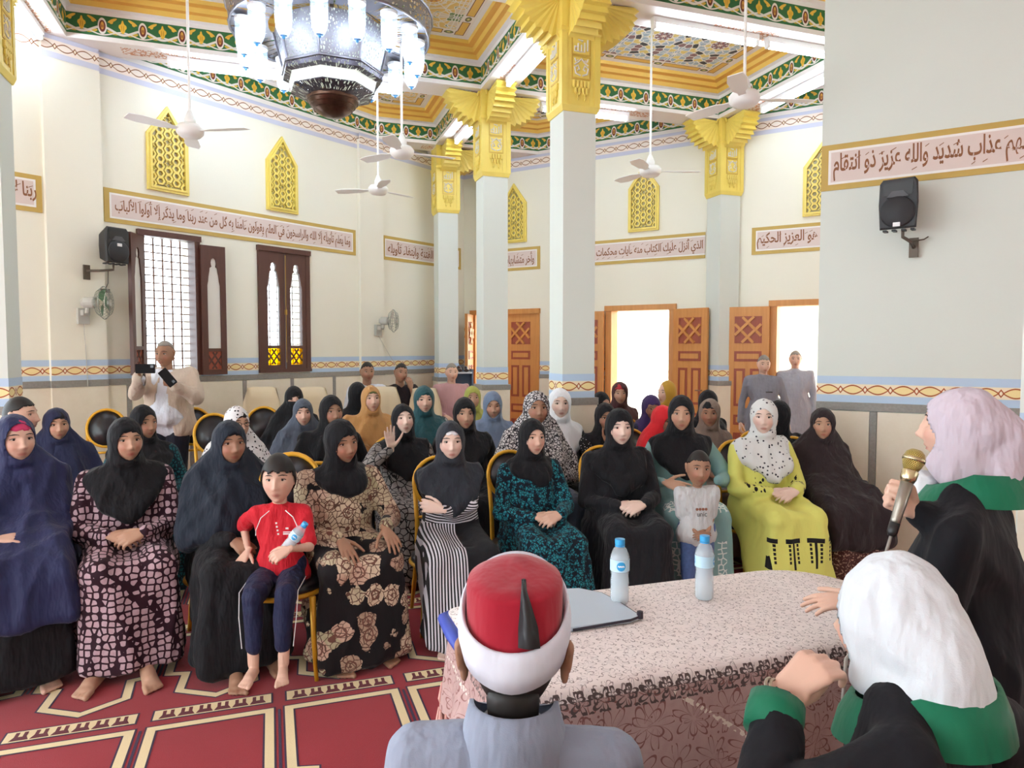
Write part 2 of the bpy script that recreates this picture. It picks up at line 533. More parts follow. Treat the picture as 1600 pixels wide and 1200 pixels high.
# ------------------------------------------------------------------ walls
def wall_cells(mb, x0, x1, z0, z1, y0, y1, holes, mi=0):
    xs = sorted({x0, x1} | {h[0] for h in holes} | {h[1] for h in holes}); zs = sorted({z0, z1} | {h[2] for h in holes} | {h[3] for h in holes})
    for a, b in zip(xs, xs[1:]):
        run = None
        for c, d in zip(zs, zs[1:]):
            hole = any(h[0] < (a + b) / 2 < h[1] and h[2] < (c + d) / 2 < h[3] for h in holes)
            if not hole:
                run = [run[0], d] if run else [c, d]
            if hole or d == zs[-1]:
                if run: mb.bb(a, b, y0, y1, run[0], run[1], mi)
                run = None

SLAB = {}
def dado(parent, x0, x1, ztop, y, skip=(), pitch=0.62, tag_=None):
    """marble slabs with grey strips; skip: x ranges left free"""
    segs = []; a = x0
    for s0, s1 in sorted(skip):
        if s0 > a: segs.append((a, s0))
        a = max(a, s1)
    if a < x1: segs.append((a, x1))
    for a, b in segs:
        n = max(1, round((b - a) / pitch)); w = (b - a) / n
        for i in range(n):
            key = (round(w, 3), round(ztop, 2))
            if key not in SLAB:
                mb = MB(); mb.bb(0.004, w - 0.05, -0.02, 0.0, 0.0, ztop - 0.066); SLAB[key] = mb.mesh('marble_slab', M_MARBLE)
                mb = MB(); mb.bb(w - 0.046, w, -0.022, 0.0, 0.0, ztop - 0.066); SLAB[key + ('s',)] = mb.mesh('marble_strip', M_GREYLINE)
            link('marble_slab', SLAB[key], parent, trans(a + i * w, y, 0))
            link('marble_strip', SLAB[key + ('s',)], parent, trans(a + i * w, y, 0))
        mb = MB(); mb.bb(a, b, y - 0.026, y, ztop - 0.06, ztop); mb.build('marble_cap', M_GREYLINE, parent)

def paint_band(parent, x0, x1, z0, z1, y, mat, name='painted_border', skip=()):
    segs = []; a = x0
    for s0, s1 in sorted(skip):
        if s0 > a: segs.append((a, s0))
        a = max(a, s1)
    if a < x1: segs.append((a, x1))
    mb = MB()
    for a, b in segs:
        mb.wall_quad(a, b, z0, z1, y, 0, a)
        mb.add([(a, y, z0), (a, y + 0.01, z0), (a, y + 0.01, z1), (a, y, z1)], [(3, 2, 1, 0)], 0, [[(0, 9)] * 4])
        mb.add([(b, y, z0), (b, y + 0.01, z0), (b, y + 0.01, z1), (b, y, z1)], [(0, 1, 2, 3)], 0, [[(0, 9)] * 4])
    return mb.build(name, mat, parent)

def wall_bands(parent, x0, x1, y, zm, skip=(), low=True):
    """blue, brown chain and blue dado paint above the marble at zm, plus the cornice under the ceiling"""
    paint_band(parent, x0, x1, zm, zm + 0.048, y - 0.003, M_BLUE, skip=skip)
    paint_band(parent, x0, x1, zm + 0.048, zm + 0.135, y - 0.003, M_CHAIN, skip=skip)
    paint_band(parent, x0, x1, zm + 0.135, zm + 0.195, y - 0.003, M_BLUE, skip=skip)
def wall_cornice(parent, x0, x1, y):
    paint_band(parent, x0, x1, 4.275, 4.33, y - 0.004, M_GREYBLUE, 'painted_cornice')
    paint_band(parent, x0, x1, 4.33, 4.44, y - 0.004, M_CHAINTOP, 'painted_cornice')
    paint_band(parent, x0, x1, 4.44, HB, y - 0.004, M_GREYBLUE, 'painted_cornice')

# Arabic lettering: joined letter shapes taken from the presentation forms
AR = {'ا': 'FE8D FE8E', 'أ': 'FE83 FE84', 'إ': 'FE87 FE88', 'آ': 'FE81 FE82', 'ء': 'FE80', 'ب': 'FE8F FE90 FE91 FE92', 'ت': 'FE95 FE96 FE97 FE98', 'ة': 'FE93 FE94',
      'ث': 'FE99 FE9A FE9B FE9C', 'ج': 'FE9D FE9E FE9F FEA0', 'ح': 'FEA1 FEA2 FEA3 FEA4', 'خ': 'FEA5 FEA6 FEA7 FEA8', 'د': 'FEA9 FEAA', 'ذ': 'FEAB FEAC', 'ر': 'FEAD FEAE',
      'ز': 'FEAF FEB0', 'س': 'FEB1 FEB2 FEB3 FEB4', 'ش': 'FEB5 FEB6 FEB7 FEB8', 'ص': 'FEB9 FEBA FEBB FEBC', 'ع': 'FEC9 FECA FECB FECC', 'غ': 'FECD FECE FECF FED0',
      'ف': 'FED1 FED2 FED3 FED4', 'ق': 'FED5 FED6 FED7 FED8', 'ك': 'FED9 FEDA FEDB FEDC', 'ل': 'FEDD FEDE FEDF FEE0', 'م': 'FEE1 FEE2 FEE3 FEE4', 'ن': 'FEE5 FEE6 FEE7 FEE8',
      'ه': 'FEE9 FEEA FEEB FEEC', 'و': 'FEED FEEE', 'ي': 'FEF1 FEF2 FEF3 FEF4', 'ى': 'FEEF FEF0'}
def shape_arabic(s):
    s = s.replace('لا', '\u0001').replace('لأ', '\u0002').replace('لإ', '\u0003').replace('الله', 'ا\u0004')
    F = {k: [chr(int(h, 16)) for h in v.split()] for k, v in AR.items()}
    F['\u0001'] = ['\uFEFB', '\uFEFC']; F['\u0002'] = ['\uFEF7', '\uFEF8']; F['\u0003'] = ['\uFEF9', '\uFEFA']
    out = ''
    def dual(c): return c in F and len(F[c]) == 4
    for i, c in enumerate(s):
        if c == '\u0004': out += '\uFEEA\uFEE0\uFEDF'[::-1]; continue
        if c not in F: out += c; continue
        prev = i > 0 and dual(s[i - 1]); nxt = i + 1 < len(s) and s[i + 1] in F and c != 'ء' and s[i + 1] != 'ء'
        f = F[c]
        if len(f) == 1: out += f[0]
        elif len(f) == 2: out += f[1] if prev else f[0]
        else: out += f[3] if prev and nxt else f[1] if prev else f[2] if nxt else f[0]
    return out[::-1]

def lettering(name, text, mat, parent, x0, x1, z0, z1, y, arabic=True, shear=0.0, bold=0.0):
    """letters fitted to the rectangle x0..x1, z0..z1 on the plane y, facing -y"""
    c = bpy.data.curves.new(name, 'FONT'); c.body = shape_arabic(text) if arabic else text
    c.offset = bold; c.resolution_u = 3
    o = bpy.data.objects.new(name, c); COL.objects.link(o)
    dg = bpy.context.evaluated_depsgraph_get()
    me = bpy.data.meshes.new_from_object(o.evaluated_get(dg))
    bpy.data.objects.remove(o); bpy.data.curves.remove(c)
    n = len(me.vertices); co = np.empty(n * 3, dtype=np.float32); me.vertices.foreach_get('co', co); co = co.reshape(-1, 3)
    a, b = co.min(0), co.max(0)
    out = np.zeros_like(co)
    out[:, 0] = x0 + (co[:, 0] - a[0]) / (b[0] - a[0]) * (x1 - x0)
    out[:, 2] = z0 + (co[:, 1] - a[1]) / (b[1] - a[1]) * (z1 - z0)
    out[:, 0] += shear * (out[:, 2] - z0)
    out[:, 1] = y
    me.vertices.foreach_set('co', out.ravel()); me.materials.clear(); me.materials.append(mat); me.update()
    me.name = name
    return link(name, me, parent)

def marks(mb, x0, x1, z0, z1, y, n, rng):
    """small vowel strokes above and below the letters"""
    for i in range(n):
        x = x0 + (i + 0.5 + rng.uniform(-0.3, 0.3)) * (x1 - x0) / n; up = rng.random() < 0.75
        z = z1 - rng.uniform(0.0, 0.03) if up else z0 + rng.uniform(0, 0.015)
        l = rng.uniform(0.02, 0.04)
        mb.add([(x, y, z), (x + l, y, z + 0.018), (x + l, y, z + 0.024), (x, y, z + 0.007)], [(0, 1, 2, 3)])

def inscription(parent, x0, x1, z0, z1, y, text, tx0=None, tx1=None, left=True, right=True):
    """ochre frame, white line, pink field and brown calligraphy"""
    b = 0.05
    mb = MB()
    mb.bb(x0, x1, y - 0.010, y, z0, z1, 0)
    xi0 = x0 + (b if left else 0); xi1 = x1 - (b if right else 0)
    mb.bb(xi0, xi1, y - 0.012, y, z0 + b * 0.85, z1 - b * 0.85, 1)
    p = mb.build('inscription_panel', [M_GOLDPAINT, M_WHITE], parent)
    xj0 = xi0 + (0.018 if left else 0); xj1 = xi1 - (0.018 if right else 0)
    mb = MB(); mb.bb(xj0, xj1, y - 0.014, y, z0 + b * 0.85 + 0.018, z1 - b * 0.85 - 0.018); mb.build('inscription_field', M_PINKBG, p)
    tx0 = xj0 + 0.03 if tx0 is None else tx0; tx1 = xj1 - 0.03 if tx1 is None else tx1
    lettering('calligraphy', text, M_BROWN, p, tx0, tx1, z0 + 0.066, z1 - 0.07, y - 0.0155, bold=0.02)
    mb = MB(); marks(mb, tx0, tx1, z0 + 0.068, z1 - 0.098, y - 0.0156, max(2, int((tx1 - tx0) / 0.09)), random.Random(len(text)))
    mb.build('vowel_marks', M_BROWN, p)

# --- left wall
LX0 = -5.5
WIN = [(LU(224), LU(309)), (LU(408), LU(480))]
ZW0, ZW1 = 1.335, 2.78
ADDED_DOORWAYS = [(-4.9, -3.2, 0.0, 3.0), (-2.5, -0.8, 0.0, 3.0), (-0.2, 1.4, 0.0, 3.0)]      # unseen doorways added left of the view to let daylight in
mb = MB(); wall_cells(mb, LX0, LX1 + 0.3, 0, 5.0, 0.0, 0.28, [(a, b, ZW0, ZW1) for a, b in WIN] + ADDED_DOORWAYS)
WALL_L = struct(mb.build('wall_left', M_WALL, None, M=LW))
sk = [(WIN[0][0] - 0.04, WIN[0][1] + 0.33), (WIN[1][0] - 0.1, WIN[1][1] + 0.1)]
dado(WALL_L, LX0, LX1, 1.30, 0.0, skip=[d[:2] for d in ADDED_DOORWAYS])
wall_bands(WALL_L, LX0, LX1, 0.0, 1.30, skip=[d[:2] for d in ADDED_DOORWAYS] + [(WIN[0][0] - 0.04, WIN[0][1] + 0.03), (WIN[1][0] - 0.04, WIN[1][1] + 0.04)])
wall_cornice(WALL_L, LX0, LX1, 0.0)
for pa, pb in ((LU(76), LU(164)), (LU(561), LU(597))):
    mb = MB(); mb.bb(pa, pb, -0.05, 0.0, 1.30, 4.4); pil = mb.build('pilaster', M_WALL, WALL_L)
    mb = MB(); mb.bb(pa, pb, -0.052, -0.02, 0.0, 1.235, 0); mb.bb(pa - 0.004, pb + 0.004, -0.058, 0, 1.235, 1.30, 1); mb.build('pilaster_marble', [M_MARBLE, M_GREYLINE], WALL_L)
    wall_bands(WALL_L, pa, pb, -0.05, 1.30); wall_cornice(WALL_L, pa, pb, -0.05)
ZF0, ZF1 = 2.85, 3.185
inscription(WALL_L, LU(168.5), LU(557), ZF0, ZF1, 0.0, 'وما يعلم تأويله إلا الله والراسخون في العلم يقولون ءامنا به كل من عند ربنا وما يذكر إلا أولوا الألباب')
inscription(WALL_L, LU(-60), LU(73), ZF0, ZF1, 0.0, 'ربنا لا تزغ قلوبنا', LU(-50), LU(64))
inscription(WALL_L, LU(598), LU(720), ZF0, ZF1, 0.0, 'فتنة ابتغاء الفتنة وابتغاء تأويله')

# --- back wall
BX1 = BU(1300) + 2.2
DZ = 2.16
D1 = (BU(742), BU(838)); D2 = (BU(953), BU(1049)); D3 = (BU(1210), BU(1210) + 1.02)
mb = MB(); wall_cells(mb, BX0 - 0.28, BX1, 0, 5.0, 0.0, 0.28, [(d[0], d[1], 0.0, DZ) for d in (D1, D2, D3)])
WALL_B = struct(mb.build('wall_back', M_WALL, None, M=BW))
dsk = [(D1[0] - 0.05, D1[1] + 0.05), (D2[0] - 0.05, D2[1] + 0.05), (D3[0] - 0.05, D3[1] + 0.05)]
dado(WALL_B, BX0, BX1, 1.22, 0.0, skip=dsk)
wall_bands(WALL_B, BX0, BX1, 0.0, 1.22, skip=dsk)
wall_cornice(WALL_B, BX0, BX1, 0.0)
ZB0, ZB1 = 2.79, 3.13
inscription(WALL_B, BU(748), BU(844), ZB0, ZB1, 0.0, 'وأخر متشابهات فأما الذين')
inscription(WALL_B, BU(880), BU(1100), ZB0, ZB1, 0.0, 'الذي أنزل عليك الكتاب منه ءايات محكمات هن أم الكتاب', left=False, right=False)
inscription(WALL_B, BU(1172), BU(1330), ZB0, ZB1, 0.0, 'لا إله إلا هو العزيز الحكيم', BU(1180), BU(1325))

# --- right pier with inscription, and the nearer pier at the edge of the view
mb = MB(); mb.bb(0, 1.7, 0.0, 0.55, 0, 5.0)
PIER = struct(mb.build('wall_right', M_PIER, None, M=PW))
dado(PIER, 0, 1.7, 1.19, 0.0, pitch=0.47)
paint_band(PIER, 0, 1.7, 1.19, 1.245, -0.003, M_BLUE); paint_band(PIER, 0, 1.7, 1.245, 1.33, -0.003, M_CHAIN); paint_band(PIER, 0, 1.7, 1.33, 1.39, -0.003, M_BLUE)
PX1 = 1.30
inscription(PIER, 0.0, PX1, 2.815, 3.16, 0.0, 'لهم عذاب شديد والله عزيز ذو انتقام', 0.085, PX1 - 0.02, right=False)
NP = trans(1.672, 2.30, 0) @ rotz(-37)
mb = MB(); mb.bb(0, 0.5, 0.0, 0.5, 0, 5.0)
NPIER = struct(mb.build('wall_right_pillar', M_PIER, None, M=NP))
dado(NPIER, 0, 0.5, 1.19, 0.0, pitch=0.5)
paint_band(NPIER, 0, 0.5, 1.19, 1.245, -0.003, M_BLUE); paint_band(NPIER, 0, 0.5, 1.245, 1.33, -0.003, M_CHAIN); paint_band(NPIER, 0, 0.5, 1.33, 1.39, -0.003, M_BLUE)

# --- walls behind and beside the camera, with plain openings added to bring in daylight
mb = MB(); wall_cells(mb, -11.0, 8.2, 0, 5.0, -0.28, 0.0, [(x, x + 1.9, 0.0, 3.2) for x in (-7.6, -5.2)])
struct(mb.build('wall_near', M_WALL, None, M=trans(0, -4.2, 0)))
mb = MB(); wall_cells(mb, -4.4, 7.5, 0, 5.0, 0.0, 0.28, [(y, y + 1.2, 0.0, 2.2) for y in (-2.4, 2.0)])
struct(mb.build('wall_side', M_WALL, None, M=trans(7.6, 0, 0) @ rotz(90) @ Matrix.Scale(-1, 4, (0, 1, 0))))

# ------------------------------------------------------------------ ceiling: slab, beams, coffers
mb = MB(); mb.bb(-9, 9, -4.5, 14, 5.0, 5.15)
CEIL = struct(mb.build('ceiling', M_WHITE))
BWID = 0.18
A_LINES = [-4.35, 0.0, 3.1]; B_LINES = [-2.3, 0.0, 2.28, 4.52]

def inset(poly, d):
    out = []
    n = len(poly)
    for i in range(n):
        p0, p1, p2 = poly[i - 1], poly[i], poly[(i + 1) % n]
        d1 = (p1 - p0).normalized(); d2 = (p2 - p1).normalized()
        n1 = Vector((-d1.y, d1.x)); n2 = Vector((-d2.y, d2.x))
        m = n1 + n2; m = m / m.dot(n1)
        out.append(p1 + m * d)
    return out

def coffer(a0, a1, b0, b1, star):
    poly = [Vector(G(a, b)[:2]) for a, b in ((a0, b0), (a1, b0), (a1, b1), (a0, b1))]
    for n, d in WALL_PLANES: poly = clip(poly, n, d)
    if len(poly) < 3: return
    # drop tiny edges
    poly = [p for i, p in enumerate(poly) if (p - poly[i - 1]).length > 0.02]
    area = 0.5 * sum(poly[i - 1].x * poly[i].y - poly[i].x * poly[i - 1].y for i in range(len(poly)))
    if len(poly) < 3 or area < 0.25: return
    mb = MB()
    def sweep(i0, z0, i1, z1, mi, vmid=True, nrm=None):
        P = inset(poly, i0); Q = inset(poly, i1); n = len(P)
        for i in range(n):
            j = (i + 1) % n
            L = (poly[j] - poly[i]).length; d = (poly[j] - poly[i]).normalized()
            us = [(p - poly[i]).dot(d) - L / 2 for p in (P[i], P[j], Q[j], Q[i])]
            h = math.hypot(i1 - i0, z1 - z0) / 2
            uvs = [(us[0], -h), (us[1], -h), (us[2], h), (us[3], h)]
            mb.add([(P[j].x, P[j].y, z0), (P[i].x, P[i].y, z0), (Q[i].x, Q[i].y, z1), (Q[j].x, Q[j].y, z1)], [(0, 1, 2, 3)], mi, [[uvs[1], uvs[0], uvs[3], uvs[2]]])
    sc = min(1.0, math.sqrt(area) / 1.8)
    z = HB
    sweep(0, z, 0, z + 0.045, 0); sweep(0, z + 0.045, 0, z + 0.235, 1); sweep(0, z + 0.235, 0, z + 0.275, 0)
    sweep(0, z + 0.275, 0.05 * sc, z + 0.285, 0); sweep(0.05 * sc, z + 0.285, 0.075 * sc, z + 0.325, 2); sweep(0.075 * sc, z + 0.325, 0.115 * sc, z + 0.335, 3)
    sweep(0.115 * sc, z + 0.335, 0.135 * sc, z + 0.375, 2); sweep(0.135 * sc, z + 0.375, 0.19 * sc, z + 0.385, 3); sweep(0.19 * sc, z + 0.385, 0.20 * sc, z + 0.42, 2)
    sweep(0.20 * sc, z + 0.42, 0.25 * sc, z + 0.42, 0); sweep(0.25 * sc, z + 0.42, (0.25 + 0.14) * sc, z + 0.42, 4); 
    I = inset(poly, 0.39 * sc); c = sum(I, Vector((0, 0))) / len(I)
    uvs = [[((p - c).dot(Vector(E1[:2])), (p - c).dot(Vector(E2[:2]))) for p in reversed(I)]]
    mb.add([(p.x, p.y, z + 0.42) for p in reversed(I)], [tuple(range(len(I)))], 5, uvs)
    mb.build('coffer', [M_WHITE, M_BAND, M_YELLOW, M_ORANGE, M_PBORDER, star], CEIL)

w = BWID + 0.002
A_EXT = [-9.0] + A_LINES + [7.5]; B_EXT = B_LINES + [9.0]
for i in range(len(A_EXT) - 1):
    for j in range(len(B_EXT) - 1):
        coffer(A_EXT[i] + w, A_EXT[i + 1] - w, B_EXT[j] + w, B_EXT[j + 1] - w, M_STAR if A_EXT[i + 1] <= 0 else M_STAR2)

def beam(along, at_, s0, s1, z=HB):
    """box beam under the slab, clipped by the walls"""
    if along == 'b': quad = [(at_ - BWID, s0), (at_ + BWID, s0), (at_ + BWID, s1), (at_ - BWID, s1)]
    else: quad = [(s0, at_ - BWID), (s1, at_ - BWID), (s1, at_ + BWID), (s0, at_ + BWID)]
    poly = [Vector(G(a, b)[:2]) for a, b in quad]
    for n, d in WALL_PLANES: poly = clip(poly, n, d)
    if len(poly) < 3: return
    n = len(poly); mb = MB()
    ax = E2 if along == 'b' else E1; o2 = G(at_, 0) if along == 'b' else G(0, at_)
    cr = E1 if along == 'b' else E2
    uv = [((Vector((p.x, p.y, 0)) - o2).dot(ax), (Vector((p.x, p.y, 0)) - o2).dot(cr)) for p in reversed(poly)]
    mb.add([(p.x, p.y, z) for p in reversed(poly)], [tuple(range(n))], 0, [uv])
    for i in range(n):
        p, q = poly[i], poly[(i + 1) % n]
        mb.add([(q.x, q.y, z), (p.x, p.y, z), (p.x, p.y, 5.0), (q.x, q.y, 5.0)], [(3, 2, 1, 0)], 1, [[(0, 9)] * 4])
    mb.build('beam', [M_SOFFIT, M_WHITE], CEIL)
for a in A_LINES: beam('b', a, -4.5, 9.0)
for k, b in enumerate(B_LINES): beam('a', b, -9.0, 7.5, HB + 0.0015)
# ------------------------------------------------------------------ columns with gold capitals
def fan_bracket():
    """scalloped shell bracket: x outwards, z up (top at 0), thickness along y"""
    a, b, n, th = 0.43, 0.36, 9, 0.115
    mb = MB(); V = []; fs = []
    arc = []
    for i in range(2 * n + 1):
        t = math.pi / 2 * i / (2 * n); k = 1.0 if i % 2 else 0.90
        arc.append((a * k * math.cos(t), -b * k * math.sin(t), 0.0 if i % 2 == 0 else 0.014))
    hub = (0.03, -0.02)
    for s in (-1, 1):
        o = len(V)
        V.append((hub[0], s * (th - 0.02), hub[1]))
        for x, z, d in arc: V.append((x, s * (th - 0.012 + d), z))
        for i in range(2 * n):
            f = (o, o + 1 + i, o + 2 + i)
            fs.append(f if s > 0 else f[::-1])
    m = 2 * n + 2
    for i in range(2 * n): fs.append((1 + i, 2 + i, m + 2 + i, m + 1 + i))
    mb.add(V, fs)
    mb.tube([(0.0, -th - 0.004, -0.005), (0.06, -th - 0.004, -0.01), (0.075, -th - 0.004, -0.06)], 0.012, 6)
    mb.tube([(0.0, th + 0.004, -0.005), (0.06, th + 0.004, -0.01), (0.075, th + 0.004, -0.06)], 0.012, 6)
    return mb.mesh('capital_bracket', M_GOLD)

def capital_meshes():
    """block under the brackets; z from 0 (bottom) to 0.66, half width 0.18"""
    R = 0.18; out = {}
    mb = MB()
    mb.bb(-R + 0.02, R - 0.02, -R + 0.02, R - 0.02, 0.03, 0.96)
    mb.lathe([(R * 1.22, 0.0), (R * 1.34, 0.045), (R * 1.34, 0.06)], 4, 0, None, math.pi / 4)
    for sx in (-1, 1):
        for sy in (-1, 1):
            for k, (o, w) in enumerate(((0.0, 0.05), (-0.018, 0.085))):
                c = R - 0.02 + (0.012 if k == 0 else 0.004)
                mb.bb(sx * (c - w), sx * c, sy * (c - w), sy * c, 0.05, 0.96)
    mb.lathe([(R * 1.34, 0.61), (R * 1.42, 0.63), (R * 1.42, 0.655), (R * 1.3, 0.67)], 4, 0, None, math.pi / 4)
    out['block'] = mb.mesh('capital_block', M_GOLD)
    # one carved face (facing -y): two white relief panels and a row of drops
    mb = MB()
    y = -R + 0.016
    for z0, z1 in ((0.46, 0.585), (0.27, 0.43)):
        mb.bb(-0.085, 0.085, y - 0.004, y + 0.02, z0 - 0.012, z1 + 0.012, 0); mb.bb(-0.073, 0.073, y - 0.006, y + 0.02, z0, z1, 2)
    def swirl(cx, cz, r, turns, d=1, z=0):
        return [(cx + d * r * (1 - i / 16.0) * math.cos(turns * i / 16.0 * 6.283), y - 0.009, cz + r * (1 - i / 16.0) * math.sin(turns * i / 16.0 * 6.283)) for i in range(15)]
    for s in (-1, 1):
        mb.tube([(s * 0.008, y - 0.009, 0.285), (s * 0.05, y - 0.009, 0.30), (s * 0.06, y - 0.009, 0.345), (s * 0.03, y - 0.009, 0.365), (s * 0.018, y - 0.009, 0.335), (s * 0.035, y - 0.009, 0.325)], 0.0075, 5, 1)
        mb.tube([(s * 0.06, y - 0.009, 0.37), (s * 0.03, y - 0.009, 0.39), (0.0, y - 0.009, 0.42)], 0.007, 5, 1)
        mb.tube([(s * 0.058, y - 0.009, 0.42), (s * 0.05, y - 0.009, 0.395), (s * 0.03, y - 0.009, 0.41)], 0.006, 5, 1)
    mb.tube([(0.055, y - 0.009, 0.575), (0.055, y - 0.009, 0.485)], 0.007, 5, 1); mb.tube([(0.03, y - 0.009, 0.55), (0.028, y - 0.009, 0.475), (0.0, y - 0.009, 0.475), (0.0, y - 0.009, 0.53)], 0.007, 5, 1)
    mb.tube([(0.0, y - 0.009, 0.475), (-0.03, y - 0.009, 0.475), (-0.03, y - 0.009, 0.54)], 0.007, 5, 1); mb.tube([(-0.03, y - 0.009, 0.478), (-0.06, y - 0.009, 0.48), (-0.058, y - 0.009, 0.515), (-0.035, y - 0.009, 0.51)], 0.007, 5, 1)
    mb.tube([(0.0, y - 0.009, 0.555), (0.015, y - 0.009, 0.565), (-0.03, y - 0.009, 0.57)], 0.005, 5, 1)
    out['panel'] = mb.mesh('capital_panel', [M_GOLDDK, M_RELIEF, M_GOLD])
    mb = MB()
    for i in range(5):
        x = -0.064 + i * 0.032
        mb.lathe([(0.006, 0.185), (0.015, 0.20), (0.015, 0.24)], 8, 0, trans(x, y - 0.006, 0))
    for i in range(4):
        x = -0.048 + i * 0.032
        mb.lathe([(0.004, 0.135), (0.012, 0.15), (0.012, 0.185)], 8, 0, trans(x, y - 0.006, 0))
    for i in range(2):
        mb.lathe([(0.003, 0.085), (0.011, 0.105), (0.006, 0.115), (0.008, 0.14)], 8, 0, trans(-0.032 + i * 0.064, y - 0.006, 0))
    out['drops'] = mb.mesh('capital_drops', M_GOLD)
    return out
BRACKET = fan_bracket(); CAP = capital_meshes()
for _m in (CAP['panel'],): smooth_angle(_m, 40)

def column(pos, label, brackets, scale=1.0):
    t = thing('column', label, 'column', trans(pos) @ rotz(GYAW), 'white columns with gold capitals')
    h = 0.145
    mb = MB(); mb.bb(-h, h, -h, h, 1.19, 3.58); mb.build('shaft', M_PIER, t)
    mb = MB()
    for q in range(4):
        R4 = rotz(90 * q)
        for z0, z1, mi in ((1.19, 1.245, 0), (1.245, 1.33, 1), (1.33, 1.39, 0)):
            hh = (z1 - z0) / 2; y = -h - 0.003
            mb.add([R4 @ Vector(p) for p in ((-h - 0.003, y, z0), (h + 0.003, y, z0), (h + 0.003, y, z1), (-h - 0.003, y, z1))], [(0, 1, 2, 3)], mi, [[(-h, -hh), (h, -hh), (h, hh), (-h, hh)]])
    mb.build('painted_band', [M_BLUE, M_CHAIN], t)
    mb = MB(); mb.bb(-h - 0.02, h + 0.02, -h - 0.02, h + 0.02, 0.0, 1.13, 0); mb.bb(-h - 0.028, h + 0.028, -h - 0.028, h + 0.028, 1.13, 1.19, 1); mb.build('marble_base', [M_MARBLE, M_GREYLINE], t)
    cap = link('capital', CAP['block'], t, trans(0, 0, 3.54))
    for q in range(4):
        link('carved_panel', CAP['panel'], cap, rotz(90 * q)); link('carved_drops', CAP['drops'], cap, rotz(90 * q))
    for ang in brackets: link('bracket', BRACKET, cap, rotz(ang) @ trans(0.13, 0, HB - 3.54 - 0.002))
    return t
column(G(0, 0), 'white square column with gold capital, nearest in the middle of the hall', (0, 90, 180, 270))
column(G(0, 2.28), 'second white column in the row behind the nearest one, gold capital', (0, 90, 180, 270))
column(G(0, 4.52), 'farthest white column of the row, close to the left wall', (0, 90, 270))
column(G(-4.35, 0.52), 'white column with gold capital cut off by the left picture edge', (90, 270))
column(G(3.1, 2.22), 'white half column with gold capital set against the back wall between doors', (180, 270, 0))

# ------------------------------------------------------------------ fluorescent tubes on the beams
M_TUBE = T('fluorescent_tube_glow', 0.4).color('#ffffff').emit('#dcedff', 26.0).m
M_FIXT = plain('white_enamel_metal', '#f0f0ee', 0.35)
def tube_light(p, q, label):
    d = (q - p); L = d.length; ang = math.degrees(math.atan2(d.y, d.x))
    t = thing('fluorescent_light', label, 'light', trans((p + q) / 2) @ rotz(ang), 'fluorescent tube lights under the beams')
    mb = MB(); mb.bb(-L / 2, L / 2, -0.03, 0.03, -0.05, -0.001); mb.bb(-L / 2, -L / 2 + 0.03, -0.022, 0.022, -0.10, -0.05); mb.bb(L / 2 - 0.03, L / 2, -0.022, 0.022, -0.10, -0.05); mb.build('fixture', M_FIXT, t)
    mb = MB(); mb.tube([(-L / 2 + 0.03, 0, -0.085), (L / 2 - 0.03, 0, -0.085)], 0.018, 10); mb.build('tube', M_TUBE, t)
for a0, b0, a1, b1, lab in (
    (-4.35, 1.05, -4.35, 2.0, 'lit fluorescent tube on the beam at the upper left corner'),
    (-4.35, -0.3, -4.35, 0.28, 'lit fluorescent tube behind the gold capital at the left edge'),
    (-3.35, 2.28, -2.25, 2.28, 'lit fluorescent tube left of the chandelier, above the left wall'),
    (-2.15, 2.28, -1.05, 2.28, 'lit fluorescent tube seen through the chandelier lamps'),
    (0, 0.55, 0, 1.7, 'lit fluorescent tube between the nearest and the second column'),
    (0, 2.85, 0, 3.9, 'lit fluorescent tube between the second and the farthest column'),
    (0.75, 0, 1.85, 0, 'lit fluorescent tube right of the nearest capital'),
    (1.95, 0, 2.9, 0, 'lit fluorescent tube close to the right pier, top of the picture'),
    (0.6, 2.28, 1.75, 2.28, 'lit fluorescent tube on the beam above the middle door'),
    (3.1, 0.35, 3.1, 1.5, 'lit fluorescent tube behind the near ceiling fan on the right'),
    (-2.6, -2.3, -1.4, -2.3, 'lit fluorescent tube on the beam over the table'),
    (-4.35, -3.6, -4.35, -2.6, 'lit fluorescent tube on the left beam behind the camera')):
    tube_light(G(a0, b0, HB), G(a1, b1, HB), lab)

# ------------------------------------------------------------------ chandelier
def m_filigree(name, col, scale, thr, rough=0.35, metal=0.7):
    t = T(name, rough, metal); t.color(col)
    x, y, z = t.xyz(); a = y.atan2(x)
    e = t.voro(t.vec(a * 0.8, z, 0.0), scale, 0.75, 'DISTANCE_TO_EDGE')
    t.alpha(e.lt(thr)); return t.m
M_FIL = m_filigree('pierced_silver_metal', '#8f8f98', 30.0, 0.20)
M_FILDK = m_filigree('pierced_dark_metal', '#54505a', 30.0, 0.2)
M_SILVER = plain('aged_silver_metal', '#7d7b83', 0.35, 0.8)
M_BRONZE = plain('dark_bronze', '#5a4236', 0.3, 0.8, var=0.3, scale=30)
M_OPAL = T('backlit_opal_glass', 0.3).color('#e6efe6').emit('#eaf3ea', 0.18).m
M_LAMP = T('white_lamp_glow', 0.3).color('#ffffff').emit('#e6f2ff', 6.5).m
def m_jar():
    t = T('clear_lamp_glass', 0.05); t.color('#d8ecff'); t.b.inputs['Alpha'].default_value = 0.28; return t.m
M_JAR = m_jar()
CH = G(-1.86, 1.17)
ch = thing('chandelier', 'large round pierced metal chandelier with a ring of white lamps', 'chandelier', trans(CH.x, CH.y, 0))
N16 = 16
